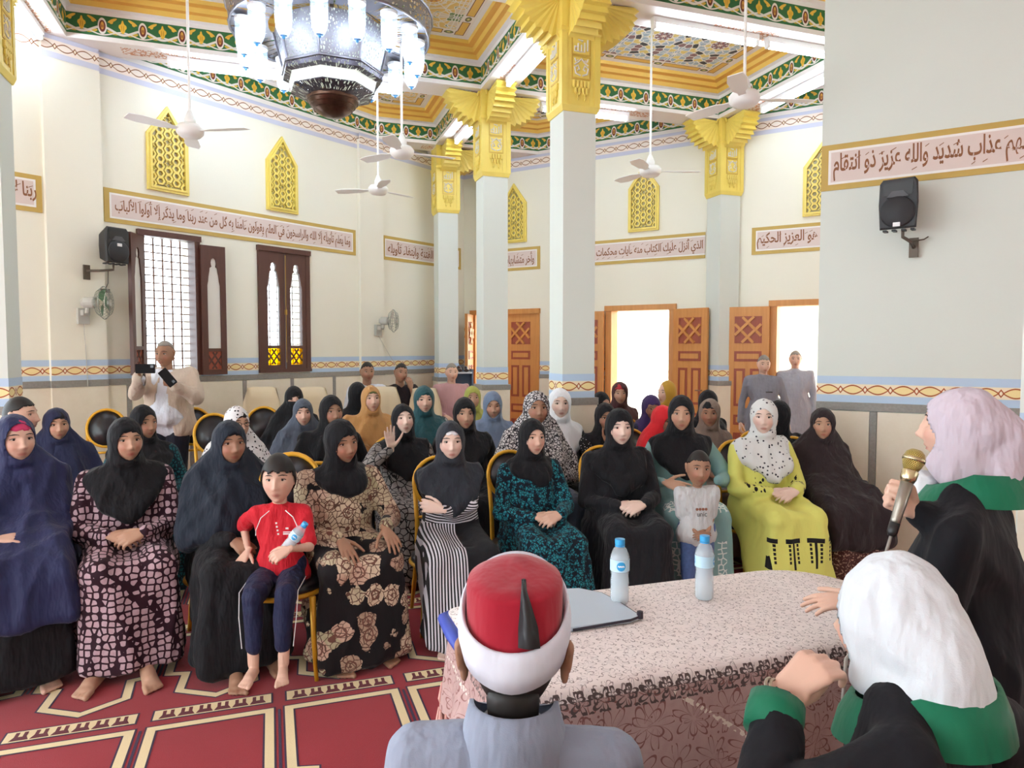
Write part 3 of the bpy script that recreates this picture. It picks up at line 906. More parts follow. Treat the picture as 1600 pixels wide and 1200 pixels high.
def open_lathe(name, prof, n, mat, parent, smooth=False, ang=0.0):
    mb = MB(); V = []; fs = []
    for r, z in prof:
        for i in range(n):
            a = ang + 2 * math.pi * i / n; V.append((r * math.cos(a), r * math.sin(a), z))
    for k in range(len(prof) - 1):
        for i in range(n):
            j = (i + 1) % n; fs.append((k * n + i, k * n + j, (k + 1) * n + j, (k + 1) * n + i))
    mb.add(V, fs); return mb.build(name, mat, parent, smooth)
open_lathe('ring_band', [(0.87, 4.42), (0.90, 4.60)], 32, M_FIL, ch)
for z, r in ((4.42, 0.872), (4.60, 0.902)):
    mb = MB(); mb.tube([(r * math.cos(a * math.pi / 16), r * math.sin(a * math.pi / 16), z) for a in range(32)], 0.012, 6, closed=True); mb.build('ring_rim', M_SILVER, ch)
open_lathe('ring_ceiling', [(0.87, 4.44), (0.55, 4.46)], 32, M_FIL, ch)
drum = open_lathe('upper_drum_glass', [(0.52, 4.46), (0.43, 4.10)], 8, M_OPAL, ch)
open_lathe('drum_filigree', [(0.528, 4.46), (0.438, 4.10)], 8, M_FIL, drum)
mb = MB(); mb.tube([(0.53, 0, 4.46), (0.44, 0, 4.09)], 0.012, 6); RIB = mb.mesh('drum_rib', M_SILVER)
for i in range(8): link('drum_rib', RIB, drum, rotz(45 * i))
open_lathe('dark_trim', [(0.44, 4.10), (0.455, 4.075), (0.455, 4.035), (0.40, 4.02)], 8, M_FILDK, ch)
mb = MB(); mb.tube([(0.457 * math.cos(math.pi / 4 * i), 0.457 * math.sin(math.pi / 4 * i), 4.09) for i in range(8)], 0.014, 6, closed=True); mb.build('trim_rim', M_SILVER, ch)
open_lathe('lower_drum_glass', [(0.40, 4.03), (0.375, 3.93)], 8, M_OPAL, ch)
open_lathe('lower_trim', [(0.377, 3.93), (0.385, 3.915), (0.24, 3.86)], 8, M_FILDK, ch)
mb = MB(); mb.lathe([(0.0, 3.70), (0.09, 3.715), (0.16, 3.76), (0.21, 3.82), (0.24, 3.865), (0.235, 3.88)], 24)
bowl = mb.build('bowl', M_BRONZE, ch, True)
mb = MB()
for i in range(3): mb.tube([(0.17 * math.cos(2 * math.pi * k / 24), 0.17 * math.sin(2 * math.pi * k / 24), 3.765 + i * 0.03) for k in range(24)] if i == 0 else [((0.17 + 0.028 * i) * math.cos(2 * math.pi * k / 24), (0.17 + 0.028 * i) * math.sin(2 * math.pi * k / 24), 3.768 + i * 0.035) for k in range(24)], 0.006, 5, closed=True)
mb.build('bowl_ridges', M_BRONZE, bowl)
mb = MB(); mb.tube([(0, 0, 4.3), (0, 0, 4.9)], 0.02, 8)
for i in range(8):
    a = math.pi / 4 * i; mb.tube([(0.9 * math.cos(a), 0.9 * math.sin(a), 4.60), (0.05 * math.cos(a), 0.05 * math.sin(a), 4.86)], 0.006, 5)
mb.build('suspension', M_SILVER, ch)
mb = MB(); mb.lathe([(0.035, 4.10), (0.062, 4.16), (0.07, 4.24), (0.07, 4.38), (0.062, 4.40)], 16); JAR = mb.mesh('lamp_glass', M_JAR, True)
mb = MB(); mb.lathe([(0.0, 4.115), (0.035, 4.13), (0.056, 4.17), (0.058, 4.23), (0.04, 4.30), (0.028, 4.34)], 14); BULB = mb.mesh('bulb', M_LAMP, True)
mb = MB(); mb.lathe([(0.03, 4.33), (0.03, 4.42)], 10); mb.lathe([(0.072, 4.385), (0.074, 4.41), (0.03, 4.425)], 16); SOCK = mb.mesh('lamp_cap', M_FIXT)
mb = MB(); mb.lathe([(0.0, 4.075), (0.012, 4.085), (0.012, 4.10), (0.03, 4.105)], 8); TIP = mb.mesh('lamp_tip', plain('blue_glass_tip', '#4aa3e0', 0.2))
for i in range(N16):
    a = 2 * math.pi * (i + 0.3) / N16
    l = link('lamp', SOCK, ch, trans(0.76 * math.cos(a), 0.76 * math.sin(a), 0.01))
    link('bulb', BULB, l); link('lamp_glass', JAR, l); link('lamp_tip', TIP, l)

# ------------------------------------------------------------------ ceiling fans
M_FANW = plain('fan_white_enamel', '#f1f0ec', 0.4)
def ceiling_fan(px, py, z, spin, label, blade=0.52):
    p = atz(px, py, z)
    t = thing('ceiling_fan', label, 'fan', trans(p.x, p.y, 0) @ rotz(spin), 'white ceiling fans')
    mb = MB(); mb.tube([(0, 0, z + 0.1), (0, 0, 4.93)], 0.012, 8); mb.build('rod', M_FANW, t)
    mb = MB(); mb.lathe([(0.045, z + 0.06), (0.045, z + 0.10), (0.016, z + 0.17)], 16); mb.build('rod_cup', M_FANW, t, True)
    mb = MB(); mb.lathe([(0.02, z - 0.055), (0.08, z - 0.05), (0.11, z - 0.02), (0.115, z + 0.02), (0.09, z + 0.05), (0.03, z + 0.065)], 24); mb.build('motor', M_FANW, t, True)
    for k in range(3):
        mb = MB(); c = math.radians(9)
        V = []
        for x, w in ((0.10, 0.025), (0.17, 0.03), (0.22, 0.055), (blade * 0.8, 0.068), (blade, 0.05)):
            for s in (-1, 1):
                for h in (-0.003, 0.003): V.append((x, s * w * math.cos(c), s * w * math.sin(c) + h))
        fs = []
        for i in range(4):
            o = i * 4; fs += [(o, o + 4, o + 6, o + 2), (o + 1, o + 3, o + 7, o + 5), (o, o + 1, o + 5, o + 4), (o + 2, o + 6, o + 7, o + 3)]
        fs += [(0, 2, 3, 1), (16, 17, 19, 18)]
        mb.add(V, fs); mb.build('blade', M_FANW, t, M=trans(0, 0, z) @ rotz(120 * k))
ceiling_fan(297, 205, 3.45, -8, 'ceiling fan beside the left gold arched window')
ceiling_fan(628, 238, 3.45, 25, 'ceiling fan under the chandelier, towards the second column')
ceiling_fan(591, 297, 3.45, 50, 'small far ceiling fan above the long inscription end')
ceiling_fan(1016, 268, 3.45, 2, 'ceiling fan in front of the middle gold arched window')
ceiling_fan(1163, 155, 3.45, 5, 'largest ceiling fan, near the right pier')

# ------------------------------------------------------------------ wall fans
M_FANGREY = plain('grey_plastic', '#b9b8b0', 0.5); M_FANGREEN = plain('green_fan_plastic', '#5f8a68', 0.35)
M_WIRE = plain('fan_wire', '#8d938a', 0.4, 0.3)
def wall_fan(x, y, z, yaw, label, bladecol, cord):
    t = thing('wall_fan', label, 'fan', LW @ trans(x, y, 0))
    mb = MB(); mb.bb(-0.05, 0.05, -0.045, 0.0, z - 0.20, z - 0.05); mb.bb(-0.03, 0.03, -0.11, -0.03, z - 0.12, z - 0.07); mb.build('wall_mount', M_FANGREY, t)
    Mh = trans(0, -0.12, z) @ rotz(yaw)
    mb = MB(); mb.tube([(0, 0.0, -0.10), (0, -0.01, 0.0)], 0.022, 8); mb.lathe([(0.03, -0.05), (0.055, -0.02), (0.055, 0.06), (0.03, 0.10)], 16, 0, Matrix.Rotation(math.pi / 2, 4, 'X')); mb.build('motor', M_FANGREY, t, M=Mh)
    cage = MB()
    for k in range(20):
        a = 2 * math.pi * k / 20
        cage.tube([(0.03 * math.cos(a), -0.20, 0.03 * math.sin(a)), (0.115 * math.cos(a), -0.195, 0.115 * math.sin(a)), (0.155 * math.cos(a), -0.15, 0.155 * math.sin(a)), (0.115 * math.cos(a), -0.10, 0.115 * math.sin(a)), (0.04 * math.cos(a), -0.085, 0.04 * math.sin(a))], 0.0018, 4)
    for r, y in ((0.155, -0.15), (0.115, -0.195), (0.075, -0.198), (0.115, -0.10)): cage.tube([(r * math.cos(2 * math.pi * k / 28), y, r * math.sin(2 * math.pi * k / 28)) for k in range(28)], 0.004 if r == 0.155 else 0.002, 5, closed=True)
    cage.build('cage', M_WIRE, t, M=Mh)
    mb = MB(); mb.lathe([(0.0, 0.0), (0.035, 0.0), (0.03, 0.02)], 12, 0, trans(0, -0.205, 0) @ Matrix.Rotation(-math.pi / 2, 4, 'X')); mb.build('cage_badge', M_FANGREY, t, M=Mh)
    for k in range(3):
        mb = MB(); V = []
        for i in range(9):
            a = math.radians(-38 + 76 * i / 8)
            for r, dz in ((0.03, 0), (0.125, 1)): V.append((r * math.cos(a), -0.145 + dz * (0.03 * i / 8 - 0.015), r * math.sin(a)))
        fs = [(2 * i, 2 * i + 1, 2 * i + 3, 2 * i + 2) for i in range(8)]
        mb.add(V, fs); b = mb.build('blade', bladecol, t, True, M=Mh @ Matrix.Rotation(2 * math.pi * k / 3, 4, 'Y'))
    mb = MB(); mb.tube(cord, 0.003, 5); mb.build('power_cord', M_FANGREY, t)
xa, za = on(LW, 124, 474); 
wall_fan(xa, -0.05, za, 48, 'grey wall fan with green blades left of the open window', M_FANGREEN, [(0.0, -0.03, za - 0.2), (0.02, -0.012, za - 0.45), (0.03, -0.01, za - 0.8)])
xb, zb = on(LW, 585, 502)
wall_fan(xb, -0.05, zb, 32, 'pale wall fan over the young men by the back corner', plain('pale_fan_blade', '#cfcac0', 0.4), [(0.0, -0.03, zb - 0.2), (0.25, -0.0, zb - 0.5), (0.4, 0.04, zb - 0.62)])

# ------------------------------------------------------------------ loudspeakers on brackets
M_BLACKP = plain('black_speaker_plastic', '#1c1c20', 0.5, var=0.15, scale=40); M_GRILLE = plain('black_speaker_grille', '#26262a', 0.6)
M_LOGO = plain('white_badge', '#e8e8ea', 0.4); M_BRACKETM = plain('brown_steel_bracket', '#5d5348', 0.5, 0.4)
def loudspeaker(Mw, label, h, w, badge_z, arm):
    t = thing('loudspeaker', label, 'speaker', Mw)
    d = 0.2 * h / 0.4
    outline = [(-0.5, 0.0), (-0.46, -0.5), (0.46, -0.5), (0.5, 0.0), (0.48, 0.42), (0.40, 0.5), (-0.40, 0.5), (-0.48, 0.42)]
    mb = MB()
    n = len(outline); V = []
    for y, k in ((-d, 0.94), (-d + 0.02, 1.0), (0.0, 0.72)):
        V += [(x * w * k, y, z * h * k) for x, z in outline]
    fs = [tuple(range(n))[::-1], tuple(range(2 * n, 3 * n))] + [(r * n + i, r * n + (i + 1) % n, (r + 1) * n + (i + 1) % n, (r + 1) * n + i) for r in range(2) for i in range(n)]
    mb.add(V, [f[::-1] for f in fs]); mb.build('cabinet', M_BLACKP, t)
    R = Matrix.Rotation(math.pi / 2, 4, 'X')
    mb = MB(); mb.lathe([(w * 0.44, 0.0), (w * 0.44, 0.012), (w * 0.40, 0.02), (0.0, 0.026)], 28, 0, trans(0, -d - 0.0, -h * 0.17) @ R); mb.build('woofer_grille', M_GRILLE, t, True)
    mb = MB(); mb.prism([(-w * 0.36, h * 0.16), (w * 0.36, h * 0.16), (w * 0.38, h * 0.42), (-w * 0.38, h * 0.42)], -d - 0.004, -d + 0.02); mb.build('horn', plain('speaker_horn_black', '#0f0f12', 0.35), t)
    mb = MB(); mb.prism([(-w * 0.28, h * 0.02 + h * 0.1), (w * 0.28, h * 0.12), (w * 0.14, h * 0.24), (-w * 0.14, h * 0.24)], -d - 0.016, -d); mb.build('horn_lip', plain('speaker_grey_plastic', '#4b4b50', 0.5), t)
    mb = MB(); mb.bb(-0.022, 0.022, -d - 0.03, -d - 0.02, badge_z - 0.014, badge_z + 0.014); mb.build('badge', M_LOGO, t)
    mb = MB()
    for sx in (-0.35, -0.12, 0.12, 0.35): mb.bb(sx * w - 0.012, sx * w + 0.012, -d * 0.8, -d * 0.4, -h / 2 - 0.012, -h / 2)
    mb.build('feet', M_BLACKP, t)
    mb = MB(); arm(mb, h, d); mb.build('bracket', M_BRACKETM, t)
    return t
def arm_left(mb, h, d):
    mb.tube([(0.0, -d * 0.5, -h / 2), (0.0, -d * 0.5, -h / 2 - 0.06), (-0.10, -d * 0.2, -h / 2 - 0.075), (-0.16, 0.08, -h / 2 - 0.075)], 0.012, 6)
    mb.bb(-0.19, -0.13, 0.075, 0.09, -h / 2 - 0.16, -h / 2 - 0.02)
    mb.tube([(0.0, 0.0, -h / 2 - 0.06), (0.03, 0.06, -h / 2 - 0.18), (0.02, 0.09, -h / 2 - 0.24)], 0.004, 5); mb.bb(-0.03, 0.06, 0.08, 0.09, -h / 2 - 0.27, -h / 2 - 0.235)
xs, zs = on(LW, 158, 387)
loudspeaker(LW @ trans(xs + 0.0, -0.14, zs) @ rotz(8), 'black loudspeaker on the left wall beside the open window', 0.34, 0.235, 0.0, arm_left)
def arm_right(mb, h, d):
    mb.tube([(0.02, -d * 0.5, -h / 2), (0.02, -d * 0.5, -h / 2 - 0.05), (0.06, -0.02, -h / 2 - 0.08), (0.06, 0.09, -h / 2 - 0.11)], 0.012, 6)
    mb.bb(0.03, 0.09, 0.085, 0.10, -h / 2 - 0.18, -h / 2 - 0.04); mb.tube([(0.05, 0.05, -h / 2 - 0.07), (0.13, 0.06, -h / 2 - 0.06), (0.15, 0.09, -h / 2 - 0.04)], 0.005, 5)
xs, zs = on(PW, 1412, 328)
loudspeaker(PW @ trans(xs, -0.12, zs) @ rotz(-8), 'black loudspeaker on the right pier under the inscription', 0.35, 0.25, -0.15, arm_right)

# ------------------------------------------------------------------ windows of the left wall
def arch_hole(w, h):
    """outline of the pierced shutter light: tall body, shoulders, neck and round head; x from -w/2, z from 0"""
    R = [(0.5, 0.0), (0.5, 0.70), (0.44, 0.74), (0.40, 0.80), (0.33, 0.85), (0.30, 0.89), (0.16, 0.905), (0.20, 0.925), (0.22, 0.95), (0.18, 0.98), (0.08, 1.0)]
    P = [(x * w, z * h) for x, z in R]
    return P + [(-x, z) for x, z in reversed(P)]
def shutter(parent, w, h, M, glass, lower_glass):
    s = link('shutter', None, parent, M)
    HH = 0.70; hole = arch_hole(w * 0.54, h * HH); z0 = h * 0.205
    # wooden leaf as a ring around the light, built from quads between outline and rectangle
    outer = []
    for x, z in hole:
        pass
    mb = MB()
    mb.bb(-w / 2, -w * 0.27, -0.018, 0.018, 0, h); mb.bb(w * 0.27, w / 2, -0.018, 0.018, 0, h)
    mb.bb(-w * 0.27, w * 0.27, -0.018, 0.018, 0, h * 0.04); mb.bb(-w * 0.27, w * 0.27, -0.018, 0.018, h * 0.18, z0); mb.bb(-w * 0.27, w * 0.27, -0.018, 0.018, z0 + h * HH, h)
    half = [p for p in hole if p[0] > 0]
    for sgn in (1, -1):
        poly = [(sgn * w * 0.27, z0 + h * 0.49)] + [(sgn * x, z0 + z) for x, z in half if z > h * 0.485] + [(0.0, z0 + h * HH), (sgn * w * 0.27, z0 + h * HH)]
        # fan the concave region in strips
        pts = [(sgn * x, z0 + z) for x, z in half if z > h * 0.485] + [(0.0, z0 + h * HH)]
        for (xa, za), (xb, zb) in zip(pts, pts[1:]):
            if abs(zb - za) < 1e-6: continue
            q = [(xa, za), (sgn * w * 0.27, za), (sgn * w * 0.27, zb), (xb, zb)]
            mb.prism(q if sgn > 0 else q[::-1], -0.018, 0.018)
    leaf = mb.build('shutter_leaf', M_WALNUT, s)
    mb = MB(); mb.bb(-w * 0.27, w * 0.27, -0.003, 0.003, z0, z0 + h * HH); mb.build('shutter_pane', glass, s)
    mb = MB(); mb.bb(-w * 0.27, w * 0.27, -0.003, 0.003, h * 0.04, h * 0.18); mb.build('amber_pane', lower_glass, s)
    mb = MB(); c = (0, h * 0.11); a = w * 0.27
    mb.tube([(-a, 0, h * 0.15), (a * 0.3, 0, h * 0.045)], 0.012, 4); mb.tube([(a, 0, h * 0.07), (-a * 0.3, 0, h * 0.175)], 0.012, 4)
    mb.tube([(-a * 0.4, 0, h * 0.045), (a, 0, h * 0.145)], 0.012, 4); mb.tube([(a * 0.4, 0, h * 0.175), (-a, 0, h * 0.075)], 0.012, 4)
    mb.build('strapwork', M_WALNUT, s)
    return s
def win_frame(parent, a, b):
    mb = MB(); mb.bb(a - 0.035, a + 0.025, -0.03, 0.12, ZW0, ZW1 + 0.03); mb.bb(b - 0.025, b + 0.035, -0.03, 0.12, ZW0, ZW1 + 0.03); mb.bb(a - 0.045, b + 0.045, -0.045, 0.12, ZW1 - 0.02, ZW1 + 0.04); mb.bb(a - 0.04, b + 0.04, -0.04, 0.12, ZW0 - 0.02, ZW0 + 0.02)
    mb.build('window_frame', M_WALNUT, parent)
    n = 6; bw = (b - a) / n
    for i in range(1, n): 
        m = MB(); m.bb(a + i * bw - 0.007, a + i * bw + 0.007, 0.14, 0.152, ZW0, ZW1); m.build('grille_bar', M_IRON, parent)
    k = 18; dz = (ZW1 - ZW0) / k
    for i in range(1, k):
        m = MB(); m.bb(a, b, 0.152, 0.164, ZW0 + i * dz - 0.006, ZW0 + i * dz + 0.006); m.build('grille_bar', M_IRON, parent)
    m = MB(); m.bb(a, b, 0.05, 0.054, ZW0, ZW1); m.build('window_pane', M_PANE, parent) if False else None
for k, (a, b) in enumerate(WIN):
    wnd = link('window_%d' % (k + 1), None, None, LW); struct(wnd)
    win_frame(wnd, a, b)
    hw = (b - a) / 2 - 0.02; hh = ZW1 - ZW0 - 0.03
    if k == 0:
        shutter(wnd, hw, hh, trans(a, -0.03, ZW0) @ rotz(180 + 40) @ trans(hw / 2, 0, 0), M_FROST, M_WOODDK)
        shutter(wnd, hw, hh, trans(b + 0.02, -0.06, ZW0 - 0.02) @ rotz(-4) @ trans(hw / 2, 0, 0), M_FROST, M_WOODDK)
    else:
        M_MILK = T('sunlit_milky_glass', 0.4); M_MILK.color('#ffffff'); M_MILK.b.inputs['Transmission Weight'].default_value = 0.95; M_MILK.b.inputs['IOR'].default_value = 1.05
        for s in (-1, 1): shutter(wnd, hw, hh, trans((a + b) / 2 + s * (hw / 2 + 0.006), -0.005, ZW0 + 0.015), M_MILK.m, M_AMBER)
        m = MB(); m.tube([((a + b) / 2, -0.035, ZW0 + 0.1), ((a + b) / 2, -0.035, ZW1 - 0.05)], 0.006, 6); m.bb((a + b) / 2 - 0.012, (a + b) / 2 + 0.012, -0.045, -0.02, ZW0 + 0.68, ZW0 + 0.74); m.build('bolt_rod', plain('brass_bolt', '#a8843e', 0.35, 0.8), wnd)

# gold arched lattice windows
M_LATBACK = plain('dusty_window_glass', '#a59a6e', 0.3, var=0.35, scale=22)
def lattice_window(n, Mw, x0, x1, z0, zs, z1):
    wnd = link('window_%d' % n, None, None, Mw); struct(wnd)
    xm = (x0 + x1) / 2; b = 0.045
    outer = [(x0, z0), (x1, z0), (x1, zs), (xm, z1), (x0, zs)]
    inner = [(x0 + b, z0 + b), (x1 - b, z0 + b), (x1 - b, zs - b * 0.4), (xm, z1 - b * 1.5), (x0 + b, zs - b * 0.4)]
    mid = [((o[0] + i[0]) / 2, (o[1] + i[1]) / 2) for o, i in zip(outer, inner)]
    mb = MB(); mb.ring_prism(outer, inner, -0.035, 0.0); mb.ring_prism(mid, inner, -0.05, -0.03); mb.build('lattice_frame', M_GOLD, wnd)
    mb = MB(); mb.prism(inner, -0.006, -0.001); mb.build('window_pane', M_LATBACK, wnd)
    mb = MB(); w = x1 - x0 - 2 * b; r = w / 8.2; k = 0
    ys = r * 1.75; row = 0; z = z0 + b + r * 0.6
    def inside(x, z):
        if z > z1 - b * 1.5 or z < z0 + b or x < x0 + b or x > x1 - b: return False
        if z > zs - b * 0.4: return abs(x - xm) < (w / 2) * (1 - (z - zs + b * 0.4) / (z1 - b * 1.5 - zs + b * 0.4))
        return True
    while z < z1:
        for c in range(-3, 4):
            x = xm + c * r * 2.02; zz = z + (r * 0.9 if c % 2 else 0)
            if not inside(x, zz): continue
            ro, ri = r * 1.12, r * 0.62
            hexo = [(x + ro * math.cos(math.pi / 3 * i), zz + ro * math.sin(math.pi / 3 * i)) for i in range(6)]
            hexi = [(x + ri * math.cos(math.pi / 3 * i), zz + ri * math.sin(math.pi / 3 * i)) for i in range(6)]
            if (row + c) % 3 == 0 and c % 2 == 0:
                star = [(x + (ro if i % 2 == 0 else ri * 1.0) * math.cos(math.pi / 6 * i), zz + (ro if i % 2 == 0 else ri) * math.sin(math.pi / 6 * i)) for i in range(12)]
                si = [(x + (ro * 0.78 if i % 2 == 0 else ri * 0.62) * math.cos(math.pi / 6 * i), zz + (ro * 0.78 if i % 2 == 0 else ri * 0.62) * math.sin(math.pi / 6 * i)) for i in range(12)]
                mb.ring_prism(star, si, -0.028, -0.006)
            else: mb.ring_prism(hexo, hexi, -0.03, -0.006)
        z += r * 1.8; row += 1
    mb.build('lattice', M_GOLD, wnd)
lattice_window(3, LW, LU(236), LU(299), 3.24, 3.82, 4.13)
lattice_window(4, LW, LU(419.5), LU(467), 3.25, 3.84, 4.15)
wg = BU(1028) - BU(981)
lattice_window(5, BW, BU(785), BU(785) + wg, 3.21, 3.80, 4.10)
lattice_window(6, BW, BU(981), BU(1028), 3.21, 3.80, 4.10)
lattice_window(7, BW, BU(1250), BU(1250) + wg, 3.21, 3.80, 4.10)

# ------------------------------------------------------------------ doors of the back wall
def leaf_meshes(w=0.5, h=2.12):
    out = {}
    mb = MB(); mb.bb(0, w, -0.022, 0.022, 0, h); out['leaf'] = mb.mesh('door_leaf', M_WOOD)
    def panel(x0, x1, z0, z1):
        m = MB()
        for s in (-1, 1):
            o = [(x0, z0), (x1, z0), (x1, z1), (x0, z1)]; i = [(x0 + 0.018, z0 + 0.018), (x1 - 0.018, z0 + 0.018), (x1 - 0.018, z1 - 0.018), (x0 + 0.018, z1 - 0.018)]
            a, b = sorted((s * 0.020, s * 0.031)); m.ring_prism(o, i, a, b, 1); a, b = sorted((s * 0.020, s * 0.0245)); m.prism(i, a, b, 1)
            if x1 - x0 > 0.09 and z1 - z0 > 0.09:
                q = 0.032; j = [(x0 + q, z0 + q), (x1 - q, z0 + q), (x1 - q, z1 - q), (x0 + q, z1 - q)]; a, b = sorted((s * 0.02, s * 0.032)); m.prism(j, a, b, 0)
        return m.mesh('door_panel', [M_WOOD, M_WOODDK])
    def knot(x0, x1, z0, z1):
        m = MB()
        for s in (-1, 1):
            o = [(x0, z0), (x1, z0), (x1, z1), (x0, z1)]; i = [(x0 + 0.016, z0 + 0.016), (x1 - 0.016, z0 + 0.016), (x1 - 0.016, z1 - 0.016), (x0 + 0.016, z1 - 0.016)]
            a, b = sorted((s * 0.02, s * 0.03)); m.ring_prism(o, i, a, b, 1); a, b = sorted((s * 0.02, s * 0.0235)); m.prism(i, a, b, 1)
            W, H = x1 - x0, z1 - z0
            for p, q in (((0.02, 0.70), (0.72, 0.02)), ((0.28, 0.98), (0.98, 0.30)), ((0.30, 0.02), (0.98, 0.72)), ((0.02, 0.28), (0.70, 0.98))):
                m.tube([(x0 + p[0] * W, s * 0.027, z0 + p[1] * H), (x0 + q[0] * W, s * 0.027, z0 + q[1] * H)], 0.024, 4, 0)
        return m.mesh('door_panel', [M_WOOD, M_WOODDK])
    c0, c1 = w * 0.17, w * 0.83
    out['panels'] = [knot(c0, c1, 1.66, 2.0), panel(c0, c1, 1.43, 1.56), panel(c0, w * 0.44, 0.86, 1.34), panel(w * 0.56, c1, 0.86, 1.34), panel(c0, c1, 0.62, 0.75), knot(c0, c1, 0.18, 0.52)]
    return out
LEAF = leaf_meshes()
def door(n, d, leaves):
    o = link('door_%d' % n, None, None, BW); struct(o)
    a, b = d
    mb = MB(); mb.bb(a - 0.06, a + 0.03, -0.03, 0.2, 0, DZ); mb.bb(b - 0.03, b + 0.06, -0.03, 0.2, 0, DZ); mb.bb(a - 0.07, b + 0.07, -0.045, 0.2, DZ - 0.03, DZ + 0.045); mb.build('door_frame', M_WOOD, o)
    for M in leaves:
        l = link('door_leaf', LEAF['leaf'], o, M)
        for p in LEAF['panels']: link('door_panel', p, l)
        mb = MB(); mb.tube([(0.44, -0.03, 1.05), (0.44, -0.06, 1.05), (0.36, -0.06, 1.05)], 0.008, 6); mb.build('door_handle', M_IRON, l)
hx = Matrix.Scale(-1, 4, (1, 0, 0))
door(1, D1, [trans(D1[1] - 0.02, 0.02, 0.01) @ rotz(180), trans(D1[0] - 0.02, -0.05, 0.01) @ rotz(-66)])
door(2, D2, [trans(D2[0] - 0.06, -0.08, 0.01) @ rotz(180 + 6), trans(D2[1] + 0.06, -0.08, 0.01) @ rotz(-14)])
door(3, D3, [trans(D3[0] - 0.05, -0.08, 0.01) @ rotz(180 + 5)])

# ------------------------------------------------------------------ outside: sunlit yard and pale house opposite
M_SAND = plain('pale_paving', '#d8cdb8', 0.9, var=0.1)
M_HOUSE = plain('white_house_plaster', '#f2ede2', 0.85, var=0.05)
mb = MB(); mb.bb(BX0 - 14, BX1 + 12, 0.28, 16, -0.30, -0.13); yard = struct(mb.build('floor_yard', M_SAND, None, M=BW))
hs = thing('house', 'pale sunlit house front seen through the open doors', 'building', BW @ trans(0, 7.0, -0.13))
mb = MB(); mb.bb(-4, 11, 0, 0.4, 0, 3.4); mb.build('house_wall', M_HOUSE, hs)
mb = MB(); mb.bb(-4, 11, -0.06, 0.46, 3.4, 3.52); mb.build('house_cornice', M_HOUSE, hs)
for x in (-1.5, 0.4, 2.2, 4.6):
    mb = MB(); mb.bb(x, x + 0.9, -0.05, 0.0, 1.2, 2.3); gw = mb.build('house_window', plain('pale_window_shade', '#c9cdc8', 0.4), hs)
fn = thing('fence', 'pale wire fence in the bright yard behind the middle door', 'fence', BW @ trans(0, 4.2, -0.13))
mf = plain('galvanised_wire', '#cfccc2', 0.5)
for k in range(14):
    mb = MB(); mb.bb(-1.6 + k * 0.45, -1.57 + k * 0.45, 0, 0.03, 0, 2.0); mb.build('fence_post', mf, fn)
for k in range(9):
    mb = MB(); mb.bb(-1.6, 4.3, 0.0, 0.012, 1.05 + k * 0.11, 1.062 + k * 0.11); mb.build('fence_wire', mf, fn)
# ------------------------------------------------------------------ people: building kit
def ico(sub):
    bm = bmesh.new(); bmesh.ops.create_icosphere(bm, subdivisions=sub, radius=1.0)
    bm.verts.ensure_lookup_table()
    v = np.array([x.co[:] for x in bm.verts]); f = [tuple(a.index for a in p.verts) for p in bm.faces]; bm.free()
    return v, f
ICO1 = ico(2)[0]

def hulls(groups):
    """each group is a list of (centre, radius or (rx, ry, rz)); returns a bmesh with one convex hull per group"""
    bm = bmesh.new()
    for g in groups:
        vs = []
        for c, r in g:
            r = np.array(r if hasattr(r, '__len__') else (r, r, r)); P = ICO1 * r + np.array(c)
            for p in P: vs.append(bm.verts.new(p))
        res = bmesh.ops.convex_hull(bm, input=vs, use_existing_faces=False)
        junk = [e for e in res['geom_interior'] if isinstance(e, bmesh.types.BMVert)] + [e for e in res['geom_unused'] if isinstance(e, bmesh.types.BMVert)]
        bmesh.ops.delete(bm, geom=list(set(junk)), context='VERTS')
    return bm

def blob(groups, voxel=0.015, smooth=5, factor=0.5):
    """melt the hulls into one continuous surface; returns (verts, faces)"""
    bm = hulls(groups); me = bpy.data.meshes.new('tmp'); bm.to_mesh(me); bm.free()
    o = bpy.data.objects.new('tmp', me); COL.objects.link(o)
    m = o.modifiers.new('r', 'REMESH'); m.mode = 'VOXEL'; m.voxel_size = voxel; m.adaptivity = 0.0
    if smooth:
        q = o.modifiers.new('s', 'SMOOTH'); q.iterations = smooth; q.factor = factor
    dg = bpy.context.evaluated_depsgraph_get(); ev = o.evaluated_get(dg); em = ev.to_mesh()
    n = len(em.vertices); co = np.empty(n * 3, dtype=np.float32); em.vertices.foreach_get('co', co); co = co.reshape(-1, 3).astype(float)
    fs = [tuple(p.vertices) for p in em.polygons]
    ev.to_mesh_clear(); bpy.data.objects.remove(o); bpy.data.meshes.remove(me)
    return co, fs

def normals(v, f):
    F4 = np.array([q if len(q) == 4 else (q[0], q[1], q[2], q[2]) for q in f])
    n = np.cross(v[F4[:, 2]] - v[F4[:, 0]], v[F4[:, 3]] - v[F4[:, 1]])
    out = np.zeros_like(v)
    for k in range(4): np.add.at(out, F4[:, k], n)
    return out / np.maximum(1e-9, np.linalg.norm(out, axis=1))[:, None]

def folds(v, f, amp, rng, kz=3.0, k=(14, 34), mask=None):
    """soft vertical cloth folds along the normals"""
    n = normals(v, f); d = np.zeros(len(v))
    for i in range(5):
        a = rng.uniform(0, 6.28); kk = rng.uniform(*k)
        ph = kk * (v[:, 0] * math.cos(a) + v[:, 1] * math.sin(a)) + rng.uniform(-kz, kz) * v[:, 2] + 1.3 * np.sin(v[:, 2] * rng.uniform(4, 9) + v[:, 0] * 5 + i)
        d += (1 - np.abs(np.sin(ph / 2 + i))) ** 1.5 - 0.35
    d *= amp / 2.0
    if mask is not None: d *= mask
    return v + n * d[:, None]

